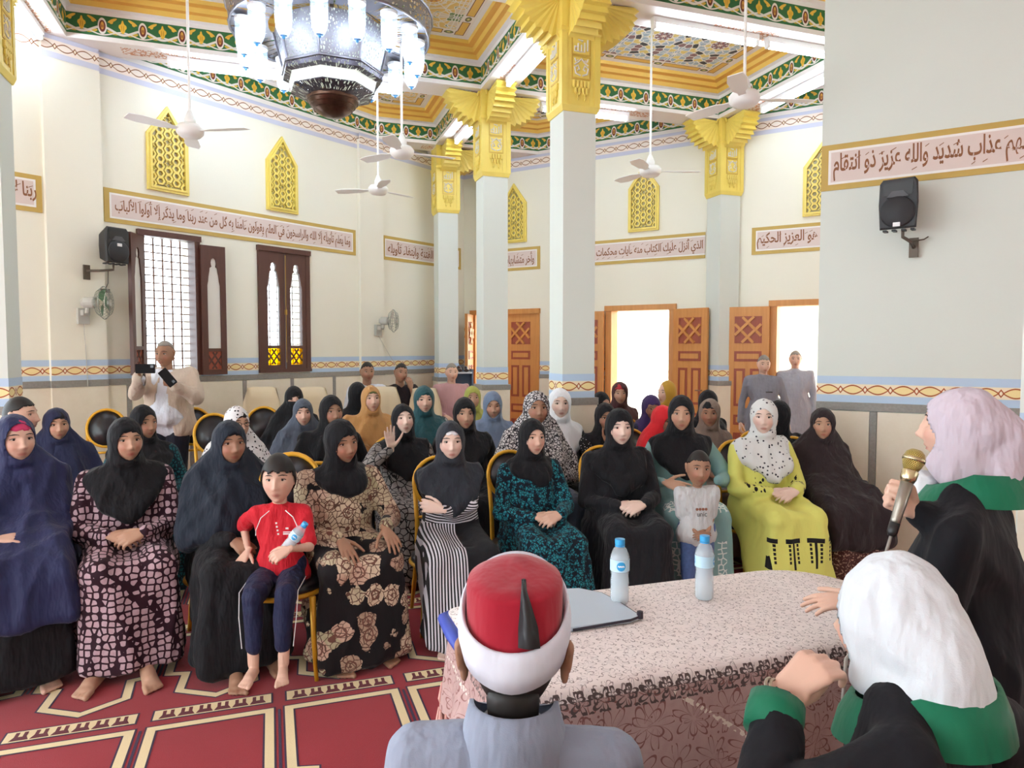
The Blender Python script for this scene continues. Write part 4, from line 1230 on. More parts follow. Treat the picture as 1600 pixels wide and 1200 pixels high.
# --- head
def head_shape(sub):
    v, f = ico(sub); v = v.copy()
    x, y, z = v[:, 0] * 0.0735, v[:, 1] * 0.094, v[:, 2] * 0.115
    low = np.clip(-z / 0.115, 0, 1); up = np.clip(z / 0.115, 0, 1)
    x *= 1 - 0.30 * low ** 1.6; x *= 1 + 0.03 * np.exp(-((z + 0.02) / 0.04) ** 2)
    back = np.clip(-y / 0.094, 0, 1)
    y = np.where((y < 0) & (z < 0), y * (1 - 0.38 * low), y)
    y = np.where((y > 0) & (z < -0.02), y + 0.010 * low, y)
    y = np.where((y > 0), y * (1 - 0.10 * up ** 2), y)
    front = (v[:, 1] > 0.05).astype(float) * np.clip((v[:, 1] - 0.05) * 4, 0, 1)
    ax = np.abs(x)
    def g(dx, sx, z0, sz): return np.exp(-(dx / sx) ** 2 - ((z - z0) / sz) ** 2)
    d = np.zeros_like(x)
    d += 0.0215 * g(x, 0.0115, -0.027, 0.012) + 0.013 * g(x, 0.0080, -0.004, 0.020)
    d += 0.007 * g(ax - 0.012, 0.007, -0.033, 0.008)
    d -= 0.014 * g(ax - 0.030, 0.016, 0.011, 0.012)
    d += 0.004 * g(ax - 0.028, 0.022, 0.031, 0.008)
    d += 0.006 * g(ax - 0.040, 0.020, -0.028, 0.024)
    d += 0.0075 * g(x, 0.020, -0.0555, 0.0055) + 0.008 * g(x, 0.017, -0.069, 0.006) - 0.004 * g(x, 0.022, -0.062, 0.0026)
    d -= 0.004 * g(x, 0.02, -0.082, 0.006)
    d += 0.009 * g(x, 0.020, -0.098, 0.013)
    y = y + d * front
    P = np.stack([x, y, z], 1)
    lips = (np.exp(-(x / 0.021) ** 4 - ((z + 0.0622) / (0.0095 * np.clip(1.1 - (np.abs(x) / 0.024) ** 2, 0.25, 1))) ** 4) * front)
    cheek = (g(ax - 0.040, 0.020, -0.025, 0.022) * front)
    return P, f, lips, cheek
HEADS = {k: head_shape(k) for k in (4, 5)}
def surf_y(P, x, z):
    m = P[:, 1] > 0; d = (P[m, 0] - x) ** 2 + (P[m, 2] - z) ** 2
    i = np.argsort(d)[:3]; return P[m][i, 1].mean()

def eye_parts(P):
    """almond eyes, lashes and brows; list of (verts, faces, material index): 1 white, 2 dark"""
    out = []
    for s in (-1, 1):
        cx, cz = s * 0.031, 0.010; cy = surf_y(P, cx, cz)
        def dome(a, b, dy, bulge, mi, ox=0.0, oz=0.0, n=12):
            V = [(cx + ox, cy + dy + bulge, cz + oz)]; 
            for i in range(n):
                t = 2 * math.pi * i / n
                V.append((cx + ox + a * math.cos(t), cy + dy - 0.10 * a * (1 if s * math.cos(t) > 0 else 0), cz + oz + b * math.sin(t) * (1 - 0.35 * abs(math.cos(t)) ** 3)))
            out.append((np.array(V), [(0, 1 + i, 1 + (i + 1) % n) for i in range(n)], mi))
        dome(0.0138, 0.0048, 0.001, 0.0035, 1)
        dome(0.0056, 0.0050, 0.0040, 0.0016, 2, 0.0, 0.0002, 10)
        V = []; fs = []
        for i in range(9):
            t = i / 8.0 * 2 - 1; x = cx + 0.0165 * t; z = cz + 0.0052 * (1 - t * t) + 0.0002; y = cy + 0.0052 - 0.003 * t * t - (0.004 if s * t > 0 else 0) * t * t
            V += [(x, y, z - 0.0005), (x, y, z + 0.0026)]
        fs = [(2 * i, 2 * i + 2, 2 * i + 3, 2 * i + 1) if True else None for i in range(8)]
        out.append((np.array(V), fs, 2))
        V = []
        for i in range(9):
            t = i / 8.0 * 2 - 1; x = cx + 0.002 * s + 0.020 * t; z = 0.0305 + 0.0045 * (1 - t * t) - 0.002 * s * t; y = surf_y(P, x, z) + 0.0022
            h = 0.0032 * (1 - 0.6 * abs(t)); V += [(x, y, z - h), (x, y - 0.0005, z + h)]
        out.append((np.array(V), fs, 3))
    return out
EYES = {k: eye_parts(HEADS[k][0]) for k in (4, 5)}
EAR = blob([[((0.073, -0.012, 0.02), (0.008, 0.014, 0.014)), ((0.072, -0.010, -0.02), (0.007, 0.010, 0.012))], [((0.080, -0.018, 0.022), (0.006, 0.014, 0.014)), ((0.078, -0.016, 0.0), (0.005, 0.012, 0.014))]], 0.005, 2)

# --- hands and feet
def hand_mesh(curl, spread=0.0, thumb=(-0.55, 0.75, -0.25), tcurl=0.3, voxel=0.0042):
    g = [[((0, 0.0, 0), (0.023, 0.016, 0.015)), ((-0.026, 0.085, 0.0), (0.013, 0.013, 0.011)), ((0.027, 0.078, -0.002), (0.012, 0.012, 0.010))],
         [((-0.02, 0.03, -0.004), (0.016, 0.02, 0.013)), ((0.018, 0.03, -0.004), (0.014, 0.02, 0.012))],
         [((0, -0.016, 0), (0.021, 0.014, 0.016)), ((0, 0.01, 0), (0.023, 0.02, 0.015))]]
    for i, (bx, by, L) in enumerate(((-0.028, 0.088, 0.070), (-0.009, 0.092, 0.078), (0.0105, 0.089, 0.072), (0.029, 0.081, 0.056))):
        p = np.array((bx, by, 0.0)); a = 0.0; yaw = (i - 1.5) * (0.05 + spread)
        for k, (fr, r) in enumerate(((0.45, 0.0088), (0.30, 0.0078), (0.25, 0.0070))):
            a += curl[k] * (1 + 0.08 * i)
            q = p + L * fr * np.array((math.sin(yaw) * math.cos(a), math.cos(yaw) * math.cos(a), -math.sin(a)))
            g.append([(p, r + 0.0004), (q, r - 0.0004)]); p = q
    p = np.array((-0.026, 0.022, -0.006)); d = np.array(thumb); d = d / np.linalg.norm(d)
    for k, (L, r) in enumerate(((0.045, 0.0125), (0.034, 0.0100), (0.026, 0.0088))):
        q = p + d * L; g.append([(p, r), (q, r - 0.001)]); p = q
        d = d + np.array((tcurl * 0.8, 0.2, -tcurl * 0.5)); d = d / np.linalg.norm(d)
    return blob(g, voxel, 2, 0.4)
HANDS = {'flat': hand_mesh((0.18, 0.2, 0.15), 0.06, (-0.75, 0.65, -0.1), 0.15),
         'rest': hand_mesh((0.45, 0.55, 0.4), 0.0, (-0.5, 0.8, -0.3), 0.3),
         'open': hand_mesh((0.05, 0.06, 0.06), 0.03, (-0.75, 0.65, 0.05), 0.05),
         'loose': hand_mesh((0.75, 0.85, 0.5), -0.02, (0.15, 0.75, -0.75), 0.3),
         'grip': hand_mesh((1.15, 1.25, 0.9), -0.03, (-0.25, 0.75, -0.75), 0.55)}
def foot_mesh():
    g = [[((0, -0.06, 0.03), (0.030, 0.032, 0.03)), ((0.0, 0.075, 0.022), (0.042, 0.03, 0.02))], [((0, -0.05, 0.05), 0.032), ((0, 0.05, 0.035), (0.034, 0.03, 0.026))], [((0, -0.045, 0.05), 0.033), ((0, -0.05, 0.14), 0.034)]]
    for i, (x, L, r) in enumerate(((-0.030, 0.052, 0.0135), (-0.011, 0.046, 0.0100), (0.007, 0.040, 0.0095), (0.022, 0.033, 0.009), (0.035, 0.024, 0.0085))):
        g.append([((x, 0.08, 0.018), r + 0.001), ((x * 1.08, 0.085 + L, 0.012), r)])
    return blob(g, 0.0055, 2, 0.4)
FOOT = foot_mesh()

# --- cloth patterns used for clothes
def m_skin(name, col, lip='#a5584f'):
    t = T(name, 0.5, spec=0.35); t.b.inputs['Subsurface Weight'].default_value = 0.06; t.b.inputs['Subsurface Radius'].default_value = (0.02, 0.008, 0.005); t.b.inputs['Subsurface Scale'].default_value = 0.3
    a = t.nt.nodes.new('ShaderNodeAttribute'); a.attribute_name = 'feat'
    sp = t.nt.nodes.new('ShaderNodeSeparateColor'); t.nt.links.new(a.outputs['Color'], sp.inputs[0])
    n = t.noise(scale=38, detail=3)
    c = t.mix(n * 0.35, col, tuple(x * 0.82 for x in rgb(col)[:3]) + (1,))
    c = t.mix(S(t.nt, sp.outputs[1]) * 0.35, c, '#c9776a'); c = t.mix(S(t.nt, sp.outputs[0]) * 0.75, c, lip)
    t.color(c); return t.m
SKIN = {'fair': m_skin('fair_skin', '#d8b09b'), 'mid': m_skin('medium_skin', '#bd947b'), 'tan': m_skin('tan_skin', '#a07860', '#8a4a40'), 'pale': m_skin('pale_skin', '#e2c5b6'), 'deep': m_skin('brown_skin', '#8f5d40', '#7a443a')}
M_EYEW = plain('eye_white', '#cdbfb3', 0.35); M_EYED = plain('dark_brown_eye', '#22140f', 0.2); M_BROW = plain('dark_brow_hair', '#2e211b', 0.8)
M_HAIR = plain('black_hair', '#17120f', 0.55, var=0.3, scale=90); M_HAIRG = plain('grey_hair', '#8d877f', 0.7, var=0.2, scale=90)

def rotm(yaw, pitch=0.0, roll=0.0):
    """head turn: yaw about z (positive to the person's left), pitch up, roll"""
    return (Matrix.Rotation(math.radians(yaw), 3, 'Z') @ Matrix.Rotation(math.radians(pitch), 3, 'X') @ Matrix.Rotation(math.radians(roll), 3, 'Y'))

def two_bone(sh, wr, l1, l2, pole):
    sh, wr, pole = Vector(sh), Vector(wr), Vector(pole); d = wr - sh; L = min(d.length, (l1 + l2) * 0.985)
    u = d.normalized(); a = (l1 * l1 - l2 * l2 + L * L) / (2 * L); h = math.sqrt(max(0.0, l1 * l1 - a * a))
    p = pole - u * pole.dot(u); p = p.normalized() if p.length > 1e-6 else Vector((0, 0, -1))
    return sh + u * a + p * h

class Figure:
    """collects one person's body and clothes in the person's own coordinates (x right hand, y forward, z up)"""
    def __init__(s, seed): s.rng = random.Random(seed); s.V = []; s.F = []; s.MI = []; s.feat = []; s.n = 0
    def put(s, v, f, mi, feat=None):
        s.V.append(np.asarray(v, float)); s.F += [tuple(a + s.n for a in q) for q in f]; s.MI += [mi] * len(f)
        s.feat.append(feat if feat is not None else np.zeros((len(v), 2))); s.n += len(v)
    def body_object(s, parent, skin):
        V = np.concatenate(s.V); FE = np.concatenate(s.feat)
        me = bpy.data.meshes.new('body'); me.from_pydata(V.tolist(), [], s.F)
        for m in (SKIN[skin], M_EYEW, M_EYED, M_BROW): me.materials.append(m)
        me.polygons.foreach_set('material_index', s.MI); me.polygons.foreach_set('use_smooth', [True] * len(s.F))
        a = me.color_attributes.new('feat', 'FLOAT_COLOR', 'POINT')
        c = np.zeros((len(V), 4), dtype=np.float32); c[:, :2] = FE; c[:, 3] = 1; a.data.foreach_set('color', c.ravel())
        me.update(); return link('body', me, parent)

def cloth_object(name, v, f, mat, parent, extra=None):
    me = bpy.data.meshes.new(name); me.from_pydata(np.asarray(v).tolist(), [], f)
    mats = mat if isinstance(mat, (list, tuple)) else [mat]
    for m in mats: me.materials.append(m)
    me.polygons.foreach_set('use_smooth', [True] * len(f))
    if extra is not None: me.polygons.foreach_set('material_index', extra)
    me.update(); return link(name, me, parent)

def cut_opening(v, f, hc, hr, cz=-0.014, rx=0.060, rz=0.083, inset=True):
    """open the headscarf round the face (ellipse in head space) and turn its edge inwards"""
    R = np.array(hr); h = (v - np.array(hc)) @ R           # head space = R^T (v - c)
    e = np.sqrt((h[:, 0] / rx) ** 2 + ((h[:, 2] - cz) / rz) ** 2); ins = (e < 1.0) & (h[:, 1] > 0.0)
    keep = [q for q in f if not all(ins[a] for a in q)]
    cnt = {}
    for q in keep:
        for i in range(len(q)):
            k = (q[i], q[(i + 1) % len(q)]); cnt[k] = cnt.get(k, 0) + 1
    edge = [k for k in cnt if (k[1], k[0]) not in cnt]
    bv = set(a for k in edge for a in k)
    for a in bv:
        ee = max(e[a], 1e-3); h[a, 0] /= ee; h[a, 2] = cz + (h[a, 2] - cz) / ee
    # soft rolled edge: neighbours just outside are eased, then the rim is tucked in
    extra = []; mp = {}
    base = len(v)
    for a in sorted(bv):
        p = h[a].copy(); p[0] *= 0.93; p[2] = cz + (p[2] - cz) * 0.94; p[1] -= 0.022; mp[a] = base + len(extra); extra.append(p)
    hv = np.concatenate([h, np.array(extra)]) if extra else h
    keep += [(k[1], k[0], mp[k[0]], mp[k[1]]) for k in edge]
    used = sorted({a for q in keep for a in q}); re = {a: i for i, a in enumerate(used)}
    return (hv @ R.T + np.array(hc))[used], [tuple(re[a] for a in q) for q in keep]

def place_hand(fig, kind, wrist, fdir, up, left, sc=1.0):
    v, f = HANDS[kind]; v = v.copy() * sc
    if left: v[:, 0] *= -1; f = [q[::-1] for q in f]
    Y = Vector(fdir).normalized(); Z = Vector(up); Z = (Z - Y * Z.dot(Y)).normalized(); X = Y.cross(Z)
    Rm = np.array([X[:], Y[:], Z[:]])
    fig.put(v @ Rm + np.array(wrist), f, 0)

def place_foot(fig, pos, yaw, left, sc=1.0):
    v, f = FOOT; v = v.copy() * sc
    if left: v[:, 0] *= -1; f = [q[::-1] for q in f]
    c, s = math.cos(math.radians(yaw)), math.sin(math.radians(yaw))
    w = v.copy(); w[:, 0] = v[:, 0] * c - v[:, 1] * s; w[:, 1] = v[:, 0] * s + v[:, 1] * c
    fig.put(w + np.array(pos), f, 0)

def put_head(fig, hc, R, lod, width=1.0, length=1.0, ears=True, eyes=True):
    P, f, lips, cheek = HEADS[lod]; k = np.array((width, 1.0, length)); Rn = np.array(R)
    fig.put((P * k) @ Rn.T + np.array(hc), f, 0, np.stack([lips, cheek], 1))
    if eyes:
        for v, q, mi in EYES[lod]: fig.put((v * k) @ Rn.T + np.array(hc), q, mi)
    if ears:
        v, q = EAR
        fig.put((v * k) @ Rn.T + np.array(hc), q, 0); w = v.copy(); w[:, 0] *= -1; fig.put((w * k) @ Rn.T + np.array(hc), [a[::-1] for a in q], 0)

def hair_cap(hc, R, lod, mask, grow=1.05, width=1.0, length=1.0):
    """hair or tight cap from the scalp part of the head"""
    P, f, _, _ = HEADS[lod]; sel = mask(P); keep = [q for q in f if all(sel[a] for a in q)]
    used = sorted({a for q in keep for a in q}); re = {a: i for i, a in enumerate(used)}
    v = P[used] * np.array((width, 1, length)) * grow + np.array((0, -0.002, 0.004))
    k2 = [tuple(re[a] for a in q) for q in keep]
    # closing skirt so that the cap has thickness
    cnt = set()
    for q in k2:
        for i in range(3): cnt.add((q[i], q[(i + 1) % 3]))
    ed = [k for k in cnt if (k[1], k[0]) not in cnt]
    base = len(v); mp = {}; ex = []
    for a in sorted({x for k in ed for x in k}): mp[a] = base + len(ex); ex.append(v[a] * 0.93)
    v = np.concatenate([v, np.array(ex)]) if ex else v
    k2 += [(k[1], k[0], mp[k[0]], mp[k[1]]) for k in ed]
    return v @ np.array(R).T + np.array(hc), k2

PEOPLE = []
def seated(label, px, ytop, d, scarf='hijab', sm=None, dm=None, skin='mid', face=0, head=(0, 0, 0), bulk=1.0, arms='clasp', lod=5, group='seated audience',
           opening=(0.058, 0.082), under=None, feet=None, hem=0.05, zt=None, voxel=None, cover=None, lean=0.0, hw=1.0, sleeve=None, knees=0.13, hands='rest', niqab=None, skirtw=1.0, width=0.0, glasses=False, fold=1.0, name='person', extra=(), svox=None, shz=0.0, look=None):
    """a seated woman: body, dress, headscarf. px, ytop, d: where the top of her head stands in the view and how far away"""
    top = at(px, ytop, d); k = (top.z if zt is None else zt) / 1.25
    yaw = 180 + GYAW + face
    if look is not None: head = (180 + math.degrees(math.atan2(-top.x, top.y)) + look - yaw, head[1], head[2])
    root = thing(name, label, 'person', trans(top.x, top.y, 0) @ rotz(yaw) @ Matrix.Scale(k, 4), group)
    fig = Figure(hash((px, ytop)) % 9999); rng = fig.rng; b = bulk
    vx = voxel or (0.014 if d < 5 else 0.02)
    R = rotm(*head); hc = Vector((0, 0.03 + lean, 1.112)) + R @ Vector((0, 0.012, 0.008))
    put_head(fig, hc, R, lod, hw, ears=not scarf)
    A = {}
    sh = {q: Vector((q * 0.158 * b, -0.01 + lean * 0.8, 0.918 + shz)) for q in (1, -1)}
    T_ = 0.625 + 0.02 * (b - 1)
    presets = {
        'clasp': ((0.082, 0.262 + lean, T_ + 0.045), (-0.92, 0.34, -0.16), (0.0, 0.75, 0.7), 'rest', (-0.072, 0.300 + lean, T_ + 0.052), (0.92, 0.12, -0.22), (0.0, 0.75, 0.7), 'rest'),
        'knees': ((0.15, 0.30, T_ + 0.04), (-0.1, 1, -0.35), (0, 0.35, 1), 'flat', (-0.15, 0.30, T_ + 0.04), (0.1, 1, -0.35), (0, 0.35, 1), 'flat'),
        'lap': ((0.12, 0.27, T_ + 0.045), (-0.45, 0.9, -0.25), (0, 0.3, 1), 'rest', (-0.12, 0.27, T_ + 0.04), (0.45, 0.9, -0.25), (0, 0.3, 1), 'rest'),
        'cross': ((-0.115, 0.175, 0.765), (-0.95, -0.2, 0.12), (0, 0.9, 0.3), None, (0.085, 0.205, 0.755), (0.9, -0.25, 0.25), (0.1, 0.9, 0.3), 'rest'),
    }
    if isinstance(arms, dict):
        I = (trans(top.x, top.y, 0) @ rotz(yaw) @ Matrix.Scale(k, 4)).inverted(); I3 = rotz(-yaw).to_3x3()
        arm = ()
        for q in (1, -1): arm += (tuple(I @ Vector(arms[q][0])), tuple(I3 @ Vector(arms[q][1])), tuple(I3 @ Vector(arms[q][2])), arms[q][3])
    else: arm = presets.get(arms, arms)
    W = {1: arm[0:4], -1: arm[4:8]} if arm and arm != 'none' else {1: None, -1: None}
    E = {}
    for s in (1, -1):
        wr = Vector(W[s][0]) if W[s] else Vector((s * 0.12, 0.2, T_ + 0.03))
        E[s] = (two_bone(sh[s], wr, 0.275, 0.245, (s * 0.62, -0.55, -0.5)), wr)
        if W[s] and W[s][3]: place_hand(fig, W[s][3], wr, W[s][1], W[s][2], s < 0)
    # the body under the clothes
    kz = 0.50
    core = [[((0, 0, 0.57), (0.13, 0.10, 0.09)), ((0, 0.0 + lean * 0.5, 0.80), (0.11, 0.08, 0.08))], [((0, lean * 0.5, 0.80), (0.11, 0.08, 0.08)), (tuple(sh[1] * 0.85 + Vector((0, 0, 0.14))), 0.04), (tuple(sh[-1] * 0.85 + Vector((0, 0, 0.14))), 0.04)],
            [((0, lean, 0.95), 0.05), (tuple(hc + R @ Vector((0, -0.025, -0.05))), 0.048)]]
    for s in (1, -1):
        core += [[(tuple(sh[s]), 0.036), (tuple(E[s][0]), 0.028)], [(tuple(E[s][0]), 0.026), (tuple(E[s][1]), 0.018)], [((s * 0.09, 0.0, 0.55), 0.07), ((s * knees, 0.41, kz), 0.05)], [((s * knees, 0.41, kz), 0.05), ((s * 0.11, 0.40, 0.10), 0.035)]]
    v, f = blob(core, 0.024, 2); fig.put(v, f, 0)
    for s in (1, -1):
        if feet: place_foot(fig, feet[0 if s > 0 else 1][:3], feet[0 if s > 0 else 1][3], s < 0)
        else: place_foot(fig, (s * 0.11, 0.37, 0.0), -s * 8, s < 0)
    fig.body_object(root, skin)
    # dress
    cape = scarf in ('khimar', 'long'); b0 = b; b = b * (0.90 if cape else 1.0); ar = 0.046 if cape else 0.056
    g = [[((0, 0.0, 0.57), (0.185 * b, 0.15 * b, 0.12)), ((0, 0.015 + lean * 0.5, 0.76), (0.160 * b, 0.125 * b, 0.09))],
         [((0, 0.015 + lean * 0.5, 0.76), (0.160 * b, 0.125 * b, 0.09)), (tuple(sh[1] + Vector((-0.02, 0, 0.0))), 0.056), (tuple(sh[-1] + Vector((0.02, 0, 0.0))), 0.056), ((0, lean, 0.985 + shz), (0.055, 0.05, 0.02))],
         [((0.065 * b, 0.062 + lean * 0.7, 0.83), 0.066 * b), ((-0.065 * b, 0.062 + lean * 0.7, 0.83), 0.066 * b)]]
    for s in (1, -1):
        g += [[(tuple(sh[s]), ar * b), (tuple(E[s][0]), ar)], [(tuple(E[s][0]), ar), (tuple(E[s][0] + (E[s][1] - E[s][0]) * 0.93), 0.040)],
              [((s * 0.085, -0.02, 0.55), 0.115 * b), ((s * knees, 0.40, 0.515), 0.082 * b)]]
    x2 = (knees + 0.07) * skirtw
    g += [[((0.07, 0.0, 0.53), 0.10), ((-0.07, 0.0, 0.53), 0.10), ((knees, 0.40, 0.50), 0.065), ((-knees, 0.40, 0.50), 0.065)],
          [((knees, 0.40, 0.50), 0.08), ((-knees, 0.40, 0.50), 0.08), ((x2, 0.46, hem + 0.03), 0.035), ((-x2, 0.46, hem + 0.03), 0.035), ((x2, 0.24, hem + 0.03), 0.04), ((-x2, 0.24, hem + 0.03), 0.04), ((0, 0.52, hem + 0.03), 0.035)],
          [((0.16 * b, 0.0, 0.5), 0.06), ((-0.16 * b, 0.0, 0.5), 0.06), ((x2 * 0.9, 0.28, hem + 0.1), 0.05), ((-x2 * 0.9, 0.28, hem + 0.1), 0.05), ((knees, 0.38, 0.48), 0.06), ((-knees, 0.38, 0.48), 0.06)]]
    v, f = blob(g, vx, 5)
    mask = np.clip((0.75 - v[:, 2]) * 3, 0.35, 1.0)
    v = folds(v, f, 0.030 * fold, rng, mask=mask)
    cloth_object('dress', v, f, dm, root)
    # headscarf
    b = b0
    if scarf:
        Hm = lambda x, y, z: tuple(hc + R @ Vector((x, y, z)))
        nb = (0, 0.005 + lean, 0.985 + shz)
        g = [[(Hm(0, -0.010, 0.020), (0.0895 * hw, 0.108, 0.116)), (Hm(0, -0.012, -0.055), (0.084 * hw, 0.090, 0.06))],
             [(Hm(0, -0.012, -0.055), (0.082, 0.086, 0.05)), (Hm(0, 0.015, -0.105), (0.076, 0.076, 0.03)), (nb, (0.105, 0.092, 0.035))]]
        if scarf == 'hijab':
            g += [[(nb, (0.095, 0.09, 0.03)), ((0.085, 0.085 + lean, 0.90), 0.05), ((-0.085, 0.085 + lean, 0.90), 0.05), ((0, 0.11 + lean, 0.86), 0.05), ((0.125, -0.01 + lean, 0.945), 0.05), ((-0.125, -0.01 + lean, 0.945), 0.05), ((0, -0.09 + lean, 0.92), 0.045)]]
        elif scarf == 'wrap': pass
        elif scarf == 'drape':
            g += [[(nb, (0.095, 0.09, 0.03)), ((0.10, 0.115 + lean, 0.82), 0.055), ((-0.10, 0.115 + lean, 0.82), 0.055), ((0.152 * b, -0.0 + lean, 0.918), 0.066), ((-0.152 * b, 0.0 + lean, 0.918), 0.066), ((0, -0.09 + lean, 0.87), 0.05), ((0, 0.15 * b + lean, 0.74), 0.05)]]
        else:
            el = [tuple(E[s][0] + Vector((s * 0.015, 0.01, -0.01))) for s in (1, -1)]
            sl = [(s * 0.128 * b, -0.01 + lean, 0.925) for s in (1, -1)]
            g += [[(Hm(0, -0.02, -0.04), 0.08), (sl[0], 0.075 * b), (sl[1], 0.075 * b)],
                  [(nb, 0.09), (sl[0], 0.078 * b), (sl[1], 0.078 * b), (el[0], 0.072), (el[1], 0.072), ((0.05, 0.13 * b + lean, 0.78), 0.075), ((-0.05, 0.13 * b + lean, 0.78), 0.075), ((0, -0.10, 0.74), 0.08)]]
            if scarf in ('khimar', 'long'):
                zl, yl = (0.665, 0.17) if scarf == 'khimar' else (0.655, 0.30)
                g += [[(el[0], 0.072), (el[1], 0.072), ((0.05, 0.13 * b, 0.76), 0.075), ((-0.05, 0.13 * b, 0.76), 0.075), ((0.13 + width, yl, zl), 0.065), ((-0.13 - width, yl, zl), 0.065), ((0.17 + width, -0.04, 0.62), 0.065), ((-0.17 - width, -0.04, 0.62), 0.065)]]
            if scarf == 'long':
                g += [[((0.13 + width, 0.30, 0.655), 0.07), ((-0.13 - width, 0.30, 0.655), 0.07), ((knees + 0.02 + width, 0.43, 0.55), 0.09), ((-knees - 0.02 - width, 0.43, 0.55), 0.09), ((0.21 + width, 0.0, 0.5), 0.06), ((-0.21 - width, 0.0, 0.5), 0.06)],
                      [((knees + 0.02 + width, 0.45, 0.53), 0.085), ((-knees - 0.02 - width, 0.45, 0.53), 0.085), ((knees + 0.05 + width, 0.49, 0.36), 0.06), ((-knees - 0.05 - width, 0.49, 0.36), 0.06), ((0.24 + width, 0.0, 0.40), 0.06), ((-0.24 - width, 0.0, 0.40), 0.06)]]
        g += [[(Hm(*c), r) for c, r in grp] for grp in extra]
        v, f = blob(g, svox or (0.012 if d < 5.6 else 0.016), 4)
        loc = (v - np.array(hc)) @ np.array(R); dist = np.linalg.norm(loc, axis=1)
        v = folds(v, f, 0.026 * fold, rng, kz=7, k=(16, 44), mask=np.clip((dist - 0.12) * 8, 0.12, 1.0))
        if niqab is None: v, f = cut_opening(v, f, hc, R, -0.016 + (opening[2] if len(opening) > 2 else 0.0), opening[0] * hw, opening[1])
        else: v, f = cut_opening(v, f, hc, R, 0.010, 0.058, 0.016)
        cloth_object('headscarf', v, f, sm, root)
        if under:
            pv, pf = hair_cap(hc, R, 5, lambda P: (P[:, 2] > 0.046 - 0.15 * np.clip(-P[:, 1], 0, 1)) & (P[:, 1] > -0.0) & (P[:, 2] < 0.099), 1.05, hw)
            cloth_object('under_scarf', pv, pf, under, root)
        if niqab:
            pv, pf = hair_cap(hc, R, 4, lambda P: (P[:, 2] < -0.012) & (P[:, 1] > -0.02) & (P[:, 2] > -0.11), 1.10, hw)
            cloth_object('face_veil', pv, pf, niqab, root)
    if glasses:
        mb = MB()
        for s in (-1, 1):
            pts = [tuple(hc + R @ Vector((s * 0.031 + 0.020 * math.cos(t), 0.098 - 0.006 * abs(math.cos(t)), 0.006 + 0.014 * math.sin(t)))) for t in np.linspace(0, 6.283, 15)[:-1]]
            mb.tube(pts, 0.0022, 5, closed=True); mb.tube([tuple(hc + R @ Vector((s * 0.051, 0.09, 0.010))), tuple(hc + R @ Vector((s * 0.075, 0.0, 0.012)))], 0.002, 5)
        mb.tube([tuple(hc + R @ Vector((-0.011, 0.10, 0.010))), tuple(hc + R @ Vector((0.011, 0.10, 0.010)))], 0.002, 5)
        mb.build('glasses', M_EYED, root)
    PEOPLE.append((root, top, k, yaw, d))
    return root, hc, R, k, E

